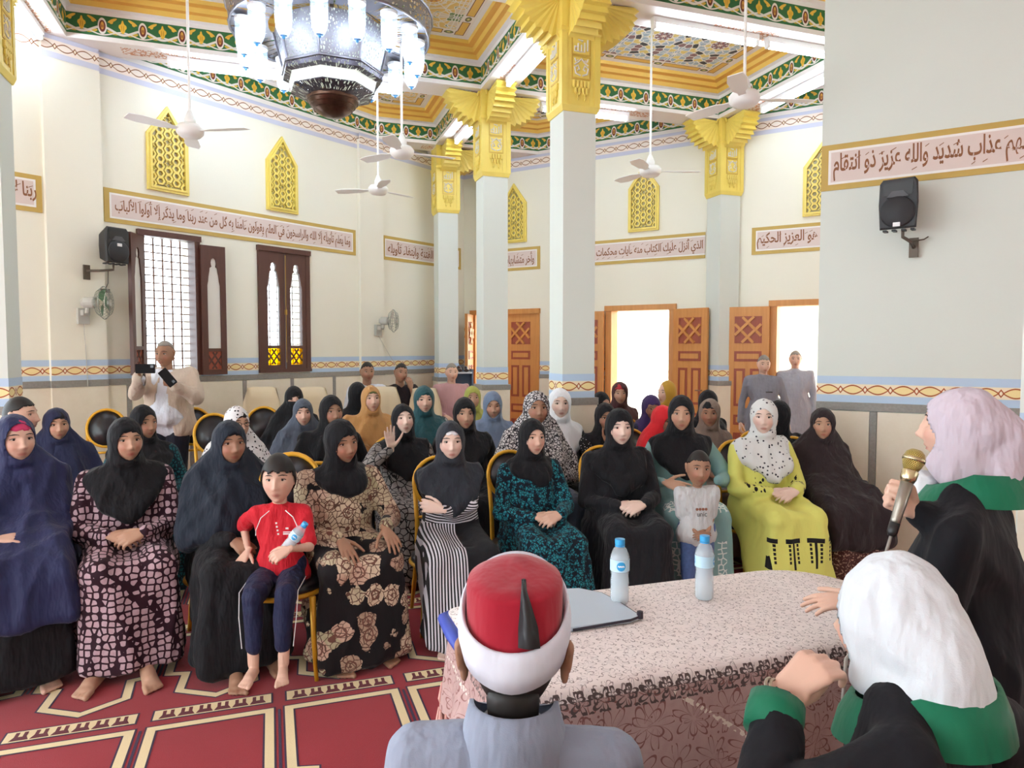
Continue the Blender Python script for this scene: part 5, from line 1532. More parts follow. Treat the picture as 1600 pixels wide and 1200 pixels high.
def person(label, px, ytop, d, pose='stand', yaw=180, head=(0, 0, 0), hair='black', skin='mid', arms=None, wear=(), lod=5, hs=1.0, b=1.0, z0=0.0, ztop=None, group=None, step=0.0, knees=0.14, feet=True, eyes=True, lean=0.0, hairmask=None, voxel=0.014, shins=0.0, ear=(1.0, 0.0), hairgrow=1.06, beard=None, depth_top=None, shz=0.0):
    """a man, boy or standing figure; wear: list of (name, material, kind)"""
    top = at(px, ytop, d); full = 1.715 if pose == 'stand' else 1.31
    zt = top.z if ztop is None else ztop
    k = (zt - z0) / (full + (hs - 1) * 0.2)
    root = thing('person', label, 'person', trans(top.x, top.y, z0) @ rotz(yaw) @ Matrix.Scale(k, 4), group)
    fig = Figure(int(px * 7 + ytop)); rng = fig.rng
    R = rotm(*head)
    stand = pose == 'stand'
    zs = 1.40 if stand else 1.005
    neck = Vector((0, lean, zs + 0.055)); hc = neck + Vector((0, 0.02, 0.045 + 0.095 * hs)) + R @ Vector((0, 0.012, 0.0))
    P, f, lips, cheek = HEADS[lod]; Rn = np.array(R)
    fig.put((P * hs) @ Rn.T + np.array(hc), f, 0, np.stack([lips, cheek], 1))
    if eyes:
        for v, q, mi in EYES[lod]: fig.put((v * hs) @ Rn.T + np.array(hc), q, mi)
    v, q = EAR; v = v * np.array((ear[0], ear[0], ear[0])) + np.array((0, 0, ear[1])); fig.put((v * hs) @ Rn.T + np.array(hc), q, 0); w = v.copy(); w[:, 0] *= -1; fig.put((w * hs) @ Rn.T + np.array(hc), [a[::-1] for a in q], 0)
    sh = {s: Vector((s * 0.175 * b, lean, zs + shz)) for s in (1, -1)}
    hip = {s: Vector((s * 0.09, 0, 0.93 if stand else 0.55)) for s in (1, -1)}
    kn = {s: Vector((s * 0.10, 0.03 + s * step * 0.5, 0.50)) if stand else Vector((s * knees, 0.42, 0.53)) for s in (1, -1)}
    an = {s: Vector((s * 0.10, s * step, 0.08)) if stand else Vector((s * (knees - 0.01), 0.44 + shins, 0.08)) for s in (1, -1)}
    E = {}
    zl = 0.95 if stand else 0.62
    for s in (1, -1):
        a = (arms or {}).get(s)
        if a is not None and len(a) > 4:
            I = (trans(top.x, top.y, z0) @ rotz(yaw) @ Matrix.Scale(k, 4)).inverted(); I3 = rotz(-yaw).to_3x3()
            a = (tuple(I @ Vector(a[0])), tuple(I3 @ Vector(a[1])), tuple(I3 @ Vector(a[2])), a[3])
        if a is None: a = ((s * 0.24 * b, 0.06, 0.82), (0, 0.25, -1), (s, 0.2, 0), 'rest') if stand else ((s * 0.13, 0.27, 0.68), (-s * 0.3, 1, -0.3), (0, 0.3, 1), 'rest')
        wr = Vector(a[0]); E[s] = (two_bone(sh[s], wr, 0.29, 0.26, (s * 0.45, -0.7, -0.45)), wr)
        if a[3]: place_hand(fig, a[3], wr, a[1], a[2], s < 0, 1.08)
    core = [[(tuple(hip[1] + Vector((0, 0, 0.03))), 0.10), (tuple(hip[-1] + Vector((0, 0, 0.03))), 0.10), ((0, lean * 0.5, zs - 0.22), (0.12 * b, 0.09, 0.08))], [((0, lean * 0.5, zs - 0.22), (0.12 * b, 0.085, 0.08)), (tuple(sh[1] * 1.0), 0.045), (tuple(sh[-1]), 0.045)],
            [((0, lean, zs), 0.055), (tuple(hc + R @ Vector((0, -0.02, -0.06))), 0.052)]]
    for s in (1, -1):
        core += [[(tuple(sh[s]), 0.042), (tuple(E[s][0]), 0.034)], [(tuple(E[s][0]), 0.036), (tuple(E[s][1]), 0.024)], [(tuple(hip[s]), 0.075), (tuple(kn[s]), 0.05)], [(tuple(kn[s]), 0.05), (tuple(an[s]), 0.036)]]
    v, f = blob(core, 0.016, 3); fig.put(v, f, 0)
    if feet:
        for s in (1, -1): place_foot(fig, (an[s].x, an[s].y + 0.05, 0.0), -s * 8, s < 0)
    fig.body_object(root, skin)
    for w_ in wear:
        nm, mt, kind = w_[:3]; p = w_[3] if len(w_) > 3 else {}
        r = p.get('grow', 0.0); g = []
        torso = [[(tuple(hip[1] + Vector((0, 0, 0.0))), 0.125 * b + r), (tuple(hip[-1]), 0.125 * b + r), ((0, 0.01 + lean * 0.5, zs - 0.25), (0.150 * b + r, 0.115 * b + r, 0.09))],
                 [((0, 0.01 + lean * 0.5, zs - 0.25), (0.150 * b + r, 0.115 * b + r, 0.09)), (tuple(sh[1] + Vector((-0.015, 0, 0))), 0.058 + r), (tuple(sh[-1] + Vector((0.015, 0, 0))), 0.058 + r), ((0, lean, zs + 0.045), (0.062, 0.06, 0.02))]]
        if kind in ('robe', 'shirt', 'jacket'):
            g += torso
            if p.get('belly'): g += [[((0, 0.06, zl + 0.06), (0.16 * b, 0.14 * p['belly'], 0.12)), ((0, 0.03, zs - 0.2), 0.10)]]
            if p.get('collar', 0): g += [[((0, lean, zs + 0.03), (0.078, 0.075, 0.02)), ((0, lean + 0.004, zs + 0.06 + p['collar']), (0.066, 0.064, 0.012))]]
            fl = p.get('sleeve', 0.95)
            for s in (1, -1):
                if fl > 0.5: g += [[(tuple(sh[s]), 0.060 + r), (tuple(E[s][0]), 0.052 + r)], [(tuple(E[s][0]), 0.052 + r), (tuple(E[s][0] + (E[s][1] - E[s][0]) * fl), 0.042 + r)]]
                else: g += [[(tuple(sh[s]), 0.062 + r), (tuple(sh[s] + (E[s][0] - sh[s]) * 0.85), 0.060 + r)]]
        if kind == 'robe':
            hm = p.get('hem', 0.08)
            if stand: g += [[(tuple(hip[1]), 0.125 * b + r), (tuple(hip[-1]), 0.125 * b + r), ((0.14, step * 0.7, hm + 0.03), (0.10, 0.10, 0.03)), ((-0.14, -step * 0.7, hm + 0.03), (0.10, 0.10, 0.03))]]
            else: g += [[(tuple(hip[1]), 0.12), (tuple(hip[-1]), 0.12), (tuple(kn[1]), 0.085), (tuple(kn[-1]), 0.085)], [(tuple(kn[1]), 0.085), (tuple(kn[-1]), 0.085), ((0.2, 0.45, hm + 0.03), 0.04), ((-0.2, 0.45, hm + 0.03), 0.04), ((0.2, 0.25, hm + 0.03), 0.04), ((-0.2, 0.25, hm + 0.03), 0.04)]]
        if kind == 'trousers':
            g += [[(tuple(hip[1] + Vector((0, 0, 0.06))), 0.118 * b), (tuple(hip[-1] + Vector((0, 0, 0.06))), 0.118 * b)]]
            for s in (1, -1): g += [[(tuple(hip[s]), 0.108 * b), (tuple(kn[s]), 0.078)], [(tuple(kn[s]), 0.076), (tuple(an[s] + Vector((0, 0, p.get('cuff', 0.03)))), 0.058)]]
        v, f = blob(g, voxel, 4)
        v = folds(v, f, p.get('fold', 0.018), rng, k=(12, 34))
        if kind == 'jacket' or p.get('open'):
            # open front: clear a wedge in front of the chest
            ow = p.get('open', 0.07)
            keep = [q for q in f if not all((v[a, 1] > 0.02) and abs(v[a, 0]) < ow * (0.55 + 0.9 * max(0.0, (zs - v[a, 2])) / 0.5) and v[a, 2] < zs + 0.2 for a in q)]
            used = sorted({a for q in keep for a in q}); re = {a: i for i, a in enumerate(used)}; v = v[used]; f = [tuple(re[a] for a in q) for q in keep]
        o = cloth_object(nm, v, f, mt, root)
        if kind == 'jacket':
            so = o.modifiers.new('thickness', 'SOLIDIFY'); so.thickness = 0.008
    if hair != 'bald':
        hm = M_HAIR if hair == 'black' else M_HAIRG
        mask = hairmask or (lambda P: (P[:, 2] > 0.058 - 0.75 * np.clip(0.055 - P[:, 1], 0, 0.14)) & ~((P[:, 1] > -0.005) & (P[:, 2] < 0.03)))
        v, f = hair_cap(hc, R, lod, mask, hairgrow * hs)
        cloth_object('hair', v, f, hm, root)
    if beard:
        v, f = hair_cap(hc, R, lod, beard[0], 1.02 * hs); cloth_object('moustache' if len(beard) < 3 else beard[2], v, f, beard[1], root)
    PEOPLE.append((root, top, k, yaw, d))
    return root, hc, R, k, E, sh
# ------------------------------------------------------------------ clothes materials
BLACK = cloth('black_cloth', '#141418', 0.8, 0.6, 0.06); BLACK2 = cloth('soft_black_cloth', '#1b1b1f', 0.85, 0.7, 0.08)
CHAR = cloth('charcoal_cloth', '#2b2f37', 0.8, 0.6, 0.08); CHARN = cloth('charcoal_blue_cloth', '#1d2532', 0.75, 0.6, 0.08); NAVY = cloth('navy_satin_cloth', '#262c52', 0.6, 0.5, 0.1)
NAVY2 = cloth('dull_navy_cloth', '#262b48', 0.8, 0.5, 0.1); GREYK = cloth('slate_grey_cloth', '#4b5260', 0.7, 0.6, 0.1); DKBROWN = cloth('dark_brown_cloth', '#2a2023', 0.75, 0.6, 0.08)
TAN = cloth('tan_orange_cloth', '#b98a55', 0.8, 0.7, 0.1); OLIVE = cloth('olive_cloth', '#5c6238', 0.8, 0.5, 0.1); TEALS = cloth('dark_teal_cloth', '#1f4a50', 0.7, 0.7, 0.1)
LIME = cloth('olive_green_cloth', '#9fa04e', 0.8, 0.5, 0.1); SLATE = cloth('steel_blue_cloth', '#6d7d96', 0.75, 0.6, 0.1); WHITEC = cloth('white_cloth', '#e4e6ea', 0.8, 0.5, 0.1)
REDS = cloth('red_scarf_cloth', '#b5333a', 0.8, 0.5, 0.1); MAROONC = cloth('maroon_brown_cloth', '#4b2a2c', 0.8, 0.5, 0.1); PURPLE = cloth('purple_cloth', '#3d2a5c', 0.75, 0.5, 0.1)
MUST = cloth('mustard_cloth', '#b98e34', 0.8, 0.5, 0.1); TAUPE = cloth('taupe_cloth', '#857469', 0.8, 0.6, 0.1); REDB = cloth('bright_red_cloth', '#d3262f', 0.75, 0.4, 0.1)
MAGENTA = cloth('magenta_cloth', '#c23a66', 0.7, 0.3, 0.1); GREYBL = cloth('grey_blouse_cloth', '#8c8079', 0.8, 0.5, 0.1)

def printed(name, fn, rough=0.8, fold=0.4):
    t = T(name, rough, 0, 0.05, 0.25); x, y, z = t.xyz()
    t.color(fn(t, x, y, z)); n = t.noise(t.vec(x, y, z * 0.35), 14.0, 4.0); t.bump(n, fold, 0.02); return t.m
def warp(t, x, y, z, k=0.02, s=7.0):
    n = t.noise(scale=s, out='Color'); sp = t.nt.nodes.new('ShaderNodeSeparateColor'); t.nt.links.new(n.k, sp.inputs[0])
    return t.vec(x + (S(t.nt, sp.outputs[0]) - 0.5) * k, y + (S(t.nt, sp.outputs[1]) - 0.5) * k, z + (S(t.nt, sp.outputs[2]) - 0.5) * k)
def f_pebble(t, x, y, z):
    v = t.vec(x, y * 0.8, z); e = t.voro(v, 30.0, 0.45, 'DISTANCE_TO_EDGE'); f1 = t.voro(v, 30.0, 0.45, 'F1')
    return t.mix(e.gt(0.12) * f1.lt(0.55), '#2a0f1c', t.mix(t.noise(scale=60), '#c3a9b1', '#a5868f'))
PEBBLE = printed('pink_pebble_print', f_pebble)
def f_floral(t, x, y, z):
    v = warp(t, x, y, z, 0.05, 9.0); d = t.voro(v, 9.5, 1.0, 'F1'); pet = t.voro(v, 34.0, 1.0, 'DISTANCE_TO_EDGE'); hue = t.voro(v, 9.5, 1.0, 'F1', 'Color')
    sp = t.nt.nodes.new('ShaderNodeSeparateColor'); t.nt.links.new(hue.k, sp.inputs[0])
    c = t.ramp(S(t.nt, sp.outputs[0]), [(0.0, '#8d6a58'), (0.3, '#b08576'), (0.5, '#a5987a'), (0.65, '#8b8a66'), (0.8, '#c9b59c')])
    c = t.mix(t.noise(scale=55, detail=2) * 0.7, c, '#d9c6ac'); c = t.mix(pet.lt(0.06), c, '#5d4238'); c = t.mix((d * 30.0).sin().gt(0.55) * d.lt(0.3), c, '#6f4a40')
    return t.mix(d.gt(0.50) if False else (d + t.noise(scale=24) * 0.4 - (z.gt(0.62)) * 0.25).gt(0.72), c, '#141013')
FLORAL = printed('dark_floral_print', f_floral)
def f_grey(t, x, y, z):
    v = warp(t, x, y, z, 0.04, 9.0); e = t.voro(v, 24.0, 1.0, 'DISTANCE_TO_EDGE'); n = t.noise(scale=40)
    return t.mix(e.gt(0.07), '#18171a', t.mix(n, '#6b6a6c', '#a39c98'))
GREYP = printed('grey_leaf_print', f_grey)
def f_teal(t, x, y, z):
    v = warp(t, x, y, z, 0.03, 16.0); e = t.voro(v, 55.0, 1.0, 'DISTANCE_TO_EDGE'); n = t.noise(scale=34, detail=2)
    c = t.mix(n.gt(0.5), '#165a70', '#27808c'); return t.mix((e.gt(0.10) * n.gt(0.45)), '#0c1520', c)
TEALP = printed('teal_blotch_print', f_teal)
def f_teal2(t, x, y, z):
    e = t.voro(t.vec(x, y, z), 40.0, 0.7, 'DISTANCE_TO_EDGE'); return t.mix(e.gt(0.12), '#10202a', '#1d5a62')
TEALQ = printed('dark_teal_scale_print', f_teal2)
def f_leo(t, x, y, z):
    v = warp(t, x, y, z, 0.02, 30.0); e = t.voro(v, 46.0, 1.0, 'DISTANCE_TO_EDGE'); n = t.noise(scale=70, detail=1)
    return t.mix((e.lt(0.10)).max(n.gt(0.62)), '#c6c3c4', '#26242a')
LEO = printed('black_white_spotted_print', f_leo)
def f_dots(bgc, ink, scale, r):
    def fn(t, x, y, z):
        d = t.voro(None, scale, 0.9, 'F1'); return t.mix(d.lt(r), bgc, ink)
    return fn
DOTW = printed('white_black_sprig_print', f_dots('#e2e2e4', '#2c2c34', 38.0, 0.27)); DOTS = printed('pale_scarf_dot_print', f_dots('#d5d6d4', '#34343c', 34.0, 0.24)); DOTB = printed('black_white_dot_print', f_dots('#17171a', '#cfcfd2', 60.0, 0.25))
def f_stripe(t, x, y, z):
    st = (z * 62.0 + y * 10.0).frac().lt(0.5); sv = (x * 62.0).frac().lt(0.5)
    arm = z.gt(0.655) * y.gt(0.05) * z.lt(0.83); skirt = z.lt(0.655) * x.gt(0.0)
    return t.mix((arm * st).max(skirt * sv), '#17161a', '#cfccd4')
STRIPE = printed('black_white_stripe_print', f_stripe, fold=0.25)
def f_sage(t, x, y, z):
    e = t.voro(None, 30.0, 0.6, 'DISTANCE_TO_EDGE'); k = (x.abs().lt(0.075) * z.gt(0.72) * y.gt(0.05)).max((z - 0.60).abs().lt(0.03) * y.gt(0.30) * x.abs().gt(0.05)).max((z - 0.30).abs().lt(0.10) * (x.abs() - 0.14).abs().lt(0.03))
    return t.mix(e.lt(0.10) * k, '#7fa3a3', '#dfe6e2')
SAGE = printed('sage_dress_embroidered', f_sage)
def f_yellow(t, x, y, z):
    c = t.noise(t.vec(x, y, z), 5.0) * 0.0
    n = t.voro(t.vec(x * 1.6, y, z), 26.0, 0.9, 'F1')
    chest = ((x - 0.06).abs().lt(0.05)) * z.gt(0.70) * y.gt(0.08); cuffs = (x.abs() - 0.16).abs().lt(0.035) * z.gt(0.66) * z.lt(0.78) * y.gt(0.12)
    u = (x * 7.0).frac() - 0.5; vv = (z - 0.34)
    tee = (u.abs().lt(0.34) * (vv - 0.07).abs().lt(0.014)).max((u.abs() - 0.20).abs().lt(0.05) * vv.abs().lt(0.065) * ((z * 40).frac().lt(0.7))).max(u.abs().lt(0.05) * (vv + 0.01).abs().lt(0.09))
    tee = tee * y.gt(0.40) * (vv).abs().lt(0.10)
    return t.mix((chest.max(cuffs) * n.lt(0.42)).max(tee), '#d8d671', '#1c1a1c')
YELLOW = printed('yellow_dress_black_motifs', f_yellow, fold=0.5)
def f_brownp(t, x, y, z):
    e = t.noise(scale=75, detail=2); return t.mix(e.gt(0.57), '#4a2b28', '#a98878')
BROWNP = printed('brown_speckled_print', f_brownp)

# ------------------------------------------------------------------ audience, front row from left to right
A = {}
A['w1'] = seated('woman in shiny navy cape veil with pink headband, cut by the left edge', 22, 646, 3.55, 'long', NAVY, BLACK, 'fair', 14, (6, 0, 0), 1.1, ((0.09, 0.335, 0.70), (-1, 0.1, 0.0), (0, 0.3, 1), 'flat', (-0.08, 0.30, 0.66), (0.8, 0.4, -0.2), (0, 0.2, 1), None), under=MAGENTA, opening=(0.062, 0.090, 0.014), hw=1.05, look=18)
A['w2'] = seated('woman in black headscarf and pink pebble-print dress, hands clasped', 195, 650, 3.72, 'drape', BLACK, PEBBLE, 'mid', 10, (16, 0, 0), 1.12, 'clasp', under=BLACK2, feet=((0.16, 0.46, 0.0, -25), (-0.07, 0.53, 0.0, 8)), hem=0.05, hw=1.02, skirtw=1.05, look=14)
A['w3'] = seated('broad woman in charcoal cape veil over a black skirt beside the boy', 355, 655, 3.72, 'khimar', CHARN, BLACK, 'tan', 12, (12, 0, 0), 1.18, ((0.03, 0.27, 0.655), (-0.55, 0.7, -0.45), (0.3, 0.5, 1), 'rest', (-0.18, 0.26, 0.64), (0.3, 1, -0.3), (0, 0.3, 1), None), under=BLACK2, feet=((0.06, 0.50, 0.0, -5), (-0.13, 0.40, 0.0, 8)), hw=1.05, look=18)
A['w4'] = seated('smiling woman in black headscarf and dark floral dress, hands on knees', 524, 652, 3.80, 'hijab', BLACK, FLORAL, 'tan', 14, (16, -6, 6), 1.15, ((0.10, 0.34, 0.665), (-0.2, 1, -0.75), (0, 0.6, 1), 'flat', (-0.15, 0.33, 0.68), (-0.1, 1, -0.6), (0, 0.5, 1), 'flat'), under=BLACK2, lean=0.05, hw=1.06, skirtw=1.1, hem=0.03, look=28)
A['w5'] = seated('girl with crossed arms in charcoal scarf and striped sleeves', 702, 656, 4.0, 'drape', CHAR, STRIPE, 'pale', -2, (6, 0, 0), 1.02, 'cross', under=WHITEC, hw=1.03, opening=(0.058, 0.084, 0.010), look=6)
A['w6'] = seated('slim woman in black headscarf and teal printed dress, hands folded', 828, 652, 4.25, 'hijab', BLACK, TEALP, 'fair', 4, (14, 0, 0), 1.05, 'clasp', skirtw=1.1, look=22)
A['w7'] = seated('woman all in black with folded pale hands behind the left bottle', 965, 637, 4.45, 'drape', BLACK, BLACK2, 'pale', -8, (8, 0, 0), 1.15, 'clasp', under=BLACK2, hw=1.08, look=14)
A['w8'] = seated('woman in black scarf and sage embroidered dress holding a small boy', 1063, 616, 4.75, 'drape', BLACK, SAGE, 'mid', -18, (0, 0, 0), 1.05, ((0.16, 0.28, 0.72), (-0.95, 0.3, -0.25), (0.2, 0.8, 0.5), 'flat', (-0.19, 0.22, 0.72), (0.3, 0.9, -0.2), (0, 0.3, 1), None), hw=0.98, look=2)
A['w9'] = seated('young woman in yellow dress and white dotted scarf, hands clasped', 1190, 622, 4.75, 'drape', DOTS, YELLOW, 'pale', -6, (-4, 0, 0), 1.08, 'clasp', hw=1.0, skirtw=1.1, look=0)
A['w10'] = seated('woman wrapped in a long dark brown veil at the right end of the front row', 1282, 636, 4.95, 'long', DKBROWN, BROWNP, 'mid', -8, (-6, 0, 0), 1.15, 'none', hw=0.98, width=0.05, look=4)
# second and third rows
R2 = 'women in the rows behind the front row'
A['r1'] = seated('woman in dull navy cape veil behind the leftmost women', 88, 636, 4.85, 'khimar', NAVY2, BLACK, 'mid', 10, (12, 0, 0), 1.08, 'none', under=BLACK2, group=R2, look=10)
A['r2'] = seated('woman in black scarf and dark teal print, half hidden behind the pebble dress', 222, 632, 4.75, 'drape', BLACK, TEALQ, 'tan', 10, (22, 0, 0), 1.05, 'none', group=R2, look=30)
A['r3'] = seated('woman with glasses in white sprigged veil behind the charcoal veil', 368, 634, 4.85, 'khimar', DOTW, BLACK, 'mid', 10, (22, 0, 0), 1.0, 'none', under=BLACK2, glasses=True, group=R2, look=25)
A['r4'] = seated('old woman in slate grey cape veil', 472, 622, 5.75, 'khimar', GREYK, CHAR, 'fair', 8, (8, 0, 0), 1.05, 'none', under=BLACK2, group=R2, look=4)
A['r5'] = seated('woman in black scarf behind the floral dress', 515, 616, 5.2, 'drape', BLACK, BLACK2, 'tan', 8, (18, 0, 0), 1.1, 'none', group=R2, look=20)
A['r6'] = seated('woman in black scarf and grey leaf-print dress raising her hand', 628, 630, 5.0, 'drape', BLACK, GREYP, 'pale', 4, (14, 12, 0), 1.08, ((0.13, 0.20, 0.945), (0.12, 0.1, 1), (0.1, -1, 0.1), 'open', (-0.12, 0.27, 0.66), (0.5, 0.8, -0.2), (0, 0.3, 1), 'rest'), group=R2, look=12)
A['r7'] = seated('old woman in black scarf with deep-set eyes', 724, 620, 5.2, 'drape', BLACK, BLACK2, 'mid', 2, (8, 0, 0), 1.1, 'none', under=BLACK2, group=R2, look=8)
A['r8'] = seated('woman in long black and white spotted veil', 835, 610, 5.05, 'khimar', LEO, GREYK, 'tan', 2, (10, 4, 0), 1.12, 'none', group=R2, hw=1.06, look=14)
A['r9'] = seated('old woman in black dotted dress with hand at her chin', 942, 628, 5.55, 'hijab', BLACK2, DOTB, 'tan', 4, (14, -4, 0), 1.05, ((0.05, 0.17, 0.92), (-0.2, 0.1, 1), (0.3, 1, 0), 'rest', (-0.12, 0.27, 0.66), (0.5, 0.8, -0.2), (0, 0.3, 1), None), group=R2, look=18)
A['r10'] = seated('woman in bright red scarf hidden behind the black scarf', 1030, 632, 5.5, 'khimar', REDB, REDB, 'tan', 12, (10, -10, 0), 1.1, 'none', group=R2, look=50)
A['r11'] = seated('girl in taupe scarf and blouse beside the half column', 1106, 622, 5.6, 'drape', TAUPE, GREYBL, 'tan', -6, (-2, 0, 0), 1.0, 'lap', under=BLACK2, group=R2, look=2)
A['r12'] = seated('woman in black scarf hidden behind the white dotted scarf', 1214, 624, 5.35, 'drape', BLACK, CHAR, 'tan', -10, (-20, 0, 0), 1.05, 'none', group=R2, look=-40)
R3 = 'women in the last rows'
A['q1'] = seated('woman in black face veil showing only her eyes', 458, 602, 6.6, 'khimar', BLACK, BLACK2, 'fair', 8, (10, 0, 0), 1.05, 'none', niqab=BLACK, group=R3, lod=4, look=8)
A['q2'] = seated('woman in black scarf in profile behind the orange shawl', 556, 596, 6.9, 'drape', BLACK, BLACK2, 'mid', 14, (55, 0, 0), 1.0, 'none', group=R3, lod=4, look=60)
A['q3'] = seated('woman in olive cap and tan orange shawl speaking', 578, 601, 6.25, 'drape', TAN, TAN, 'fair', 4, (12, 4, 0), 1.1, 'none', under=OLIVE, group=R3, opening=(0.060, 0.09), look=14)
A['q4'] = seated('woman in dark teal scarf', 661, 602, 6.2, 'drape', TEALS, GREYP, 'fair', 4, (8, 0, 0), 1.12, 'none', under=TEALS, group=R3, hw=1.06, look=8)
A['q5'] = seated('girl in olive green scarf next to the second column', 737, 602, 7.0, 'hijab', LIME, WHITEC, 'mid', 0, (4, 0, 0), 0.9, 'none', group=R3, lod=4, look=6)
A['q6'] = seated('woman in steel blue scarf and dress looking down', 768, 610, 6.1, 'drape', SLATE, SLATE, 'mid', 0, (6, -8, 0), 1.05, 'none', group=R3, look=6)
A['q7'] = seated('woman in white scarf and black dress behind the spotted veil', 872, 605, 5.6, 'drape', WHITEC, BLACK, 'pale', 4, (10, 0, 0), 1.02, 'none', group=R3, look=8)
A['q8'] = seated('woman in red headscarf and maroon shawl before the middle door', 966, 596, 7.4, 'drape', MAROONC, MAROONC, 'mid', 4, (10, 0, 0), 1.05, 'none', under=REDS, group=R3, lod=4, look=8)
A['q9'] = seated('woman in purple scarf looking down', 1014, 616, 6.4, 'drape', PURPLE, NAVY2, 'tan', 8, (14, -10, 0), 1.0, 'none', under=PURPLE, group=R3, look=20)
A['q10'] = seated('woman in mustard scarf turned aside in front of the middle door', 1042, 594, 7.2, 'hijab', MUST, MUST, 'fair', -10, (-42, 0, 0), 0.95, 'none', group=R3, lod=4, look=-50)
A['q11'] = seated('woman in black scarf and glasses behind the black dotted dress', 936, 611, 6.5, 'drape', BLACK2, BLACK, 'fair', 6, (28, -4, 0), 1.0, 'none', glasses=True, group=R3, lod=4, look=35)
A['q12'] = seated('woman in black scarf behind the taupe scarf', 1103, 608, 6.4, 'drape', BLACK, BLACK2, 'mid', 0, (14, -14, 0), 1.0, 'none', group=R3, lod=4, look=20)
# ------------------------------------------------------------------ chairs
M_GOLDM = plain('yellow_gold_enamel_steel', '#dba52c', 0.35, 0.25, var=0.12, scale=14); M_VINYL = plain('black_vinyl', '#1d1c22', 0.3, var=0.3, scale=12)
def chair_proto():
    P = {}
    mb = MB(); c = (0, -0.245, 0.865); R = 0.158
    ring = [(R * math.cos(2 * math.pi * i / 28), c[1] - 0.05 * (R * math.sin(2 * math.pi * i / 28)) / R, c[2] + 1.06 * R * math.sin(2 * math.pi * i / 28)) for i in range(28)]
    mb.tube(ring, 0.0135, 8, closed=True); P['back_ring'] = mb.mesh('back_ring', M_GOLDM, True)
    mb = MB(); n = 28; V = [(0, c[1] + 0.016, c[2])] + [(x * 0.93, y + 0.006, c[2] + (z - c[2]) * 0.93) for x, y, z in ring] + [(x * 0.93, y - 0.012, c[2] + (z - c[2]) * 0.93) for x, y, z in ring] + [(0, c[1] - 0.018, c[2])]
    fs = [(0, 1 + (i + 1) % n, 1 + i) for i in range(n)] + [(1 + i, 1 + (i + 1) % n, 1 + n + (i + 1) % n, 1 + n + i) for i in range(n)] + [(2 * n + 1, 1 + n + i, 1 + n + (i + 1) % n) for i in range(n)]
    mb.add(V, fs); P['back_pad'] = mb.mesh('back_pad', M_VINYL, True)
    mb = MB()
    prof = [(0.0, 0.40), (0.20, 0.40), (0.215, 0.42), (0.21, 0.445), (0.15, 0.455), (0.0, 0.457)]
    mb.lathe(prof, 28, 0, trans(0, -0.02, 0)); P['seat'] = mb.mesh('seat', M_VINYL, True)
    mb = MB(); mb.tube([(0.215 * math.cos(2 * math.pi * i / 28), -0.02 + 0.215 * math.sin(2 * math.pi * i / 28), 0.405) for i in range(28)], 0.013, 6, closed=True); P['seat_ring'] = mb.mesh('seat_ring', M_GOLDM, True)
    for s, nm in ((1, 'r'), (-1, 'l')):
        mb = MB(); mb.tube([(s * 0.17, 0.15, 0.40), (s * 0.175, 0.16, 0.2), (s * 0.19, 0.19, 0.0)], [0.016, 0.013, 0.010], 8); P['front_leg_' + nm] = mb.mesh('leg', M_GOLDM, True)
        mb = MB(); mb.tube([(s * 0.155, -0.245, 0.85), (s * 0.145, -0.225, 0.62), (s * 0.15, -0.19, 0.40), (s * 0.165, -0.23, 0.18), (s * 0.175, -0.27, 0.0)], [0.014, 0.014, 0.016, 0.014, 0.011], 8); P['rear_leg_' + nm] = mb.mesh('leg', M_GOLDM, True)
    mb = MB(); mb.tube([(-0.145, -0.225, 0.64), (0.145, -0.225, 0.64)], 0.011, 6); P['cross_rail'] = mb.mesh('cross_rail', M_GOLDM, True)
    return P
CHAIR = chair_proto()
def chair(x, y, yaw, label, group, zk=1.0):
    t = thing('banquet_chair', label, 'chair', trans(x, y, 0) @ rotz(yaw) @ Matrix.Scale(zk, 4, (0, 0, 1)), group)
    for k, me in CHAIR.items(): link('leg' if 'leg' in k else k, me, t)
    return t
for (px, py, d, fc), lab in zip(((141, 672, 6.05, 6), (283, 667, 6.2, 2), (322, 690, 5.6, 8), (396, 664, 6.3, -4)),
                                ('empty gold chair with torn black round back, leftmost', 'empty gold round-backed chair behind the standing man', 'empty gold round-backed chair beside the white sprigged veil', 'empty gold round-backed chair right of the white sprigged veil')):
    p = at(px, py, d); chair(p.x, p.y + 0.2, 180 + GYAW + fc, lab, 'empty gold chairs')
CH_LABELS = {'w1': 'navy cape veil', 'w2': 'pebble-print dress', 'w3': 'charcoal cape veil', 'w4': 'floral dress', 'w5': 'striped sleeves', 'w6': 'teal printed dress', 'w7': 'all black clothes', 'w8': 'sage dress', 'w9': 'yellow dress', 'w10': 'long brown veil',
             'r6': 'raised hand', 'r9': 'black dotted dress', 'r10': 'bright red scarf', 'r11': 'taupe scarf', 'r12': 'hidden black scarf', 'q9': 'purple scarf', 'r8': 'spotted veil', 'r7': 'deep-set eyes', 'q7': 'white scarf'}
for key, nm in CH_LABELS.items():
    rt = A[key][0]; m = rt.matrix_basis; yaw = math.degrees(m.to_euler().z)
    off = rotz(yaw) @ Vector((0, -0.05, 0))
    chair(m.translation.x + off.x, m.translation.y + off.y, yaw, 'gold-framed chair under the woman with the ' + nm if key not in () else '', 'gold chairs people sit on', 0.90)

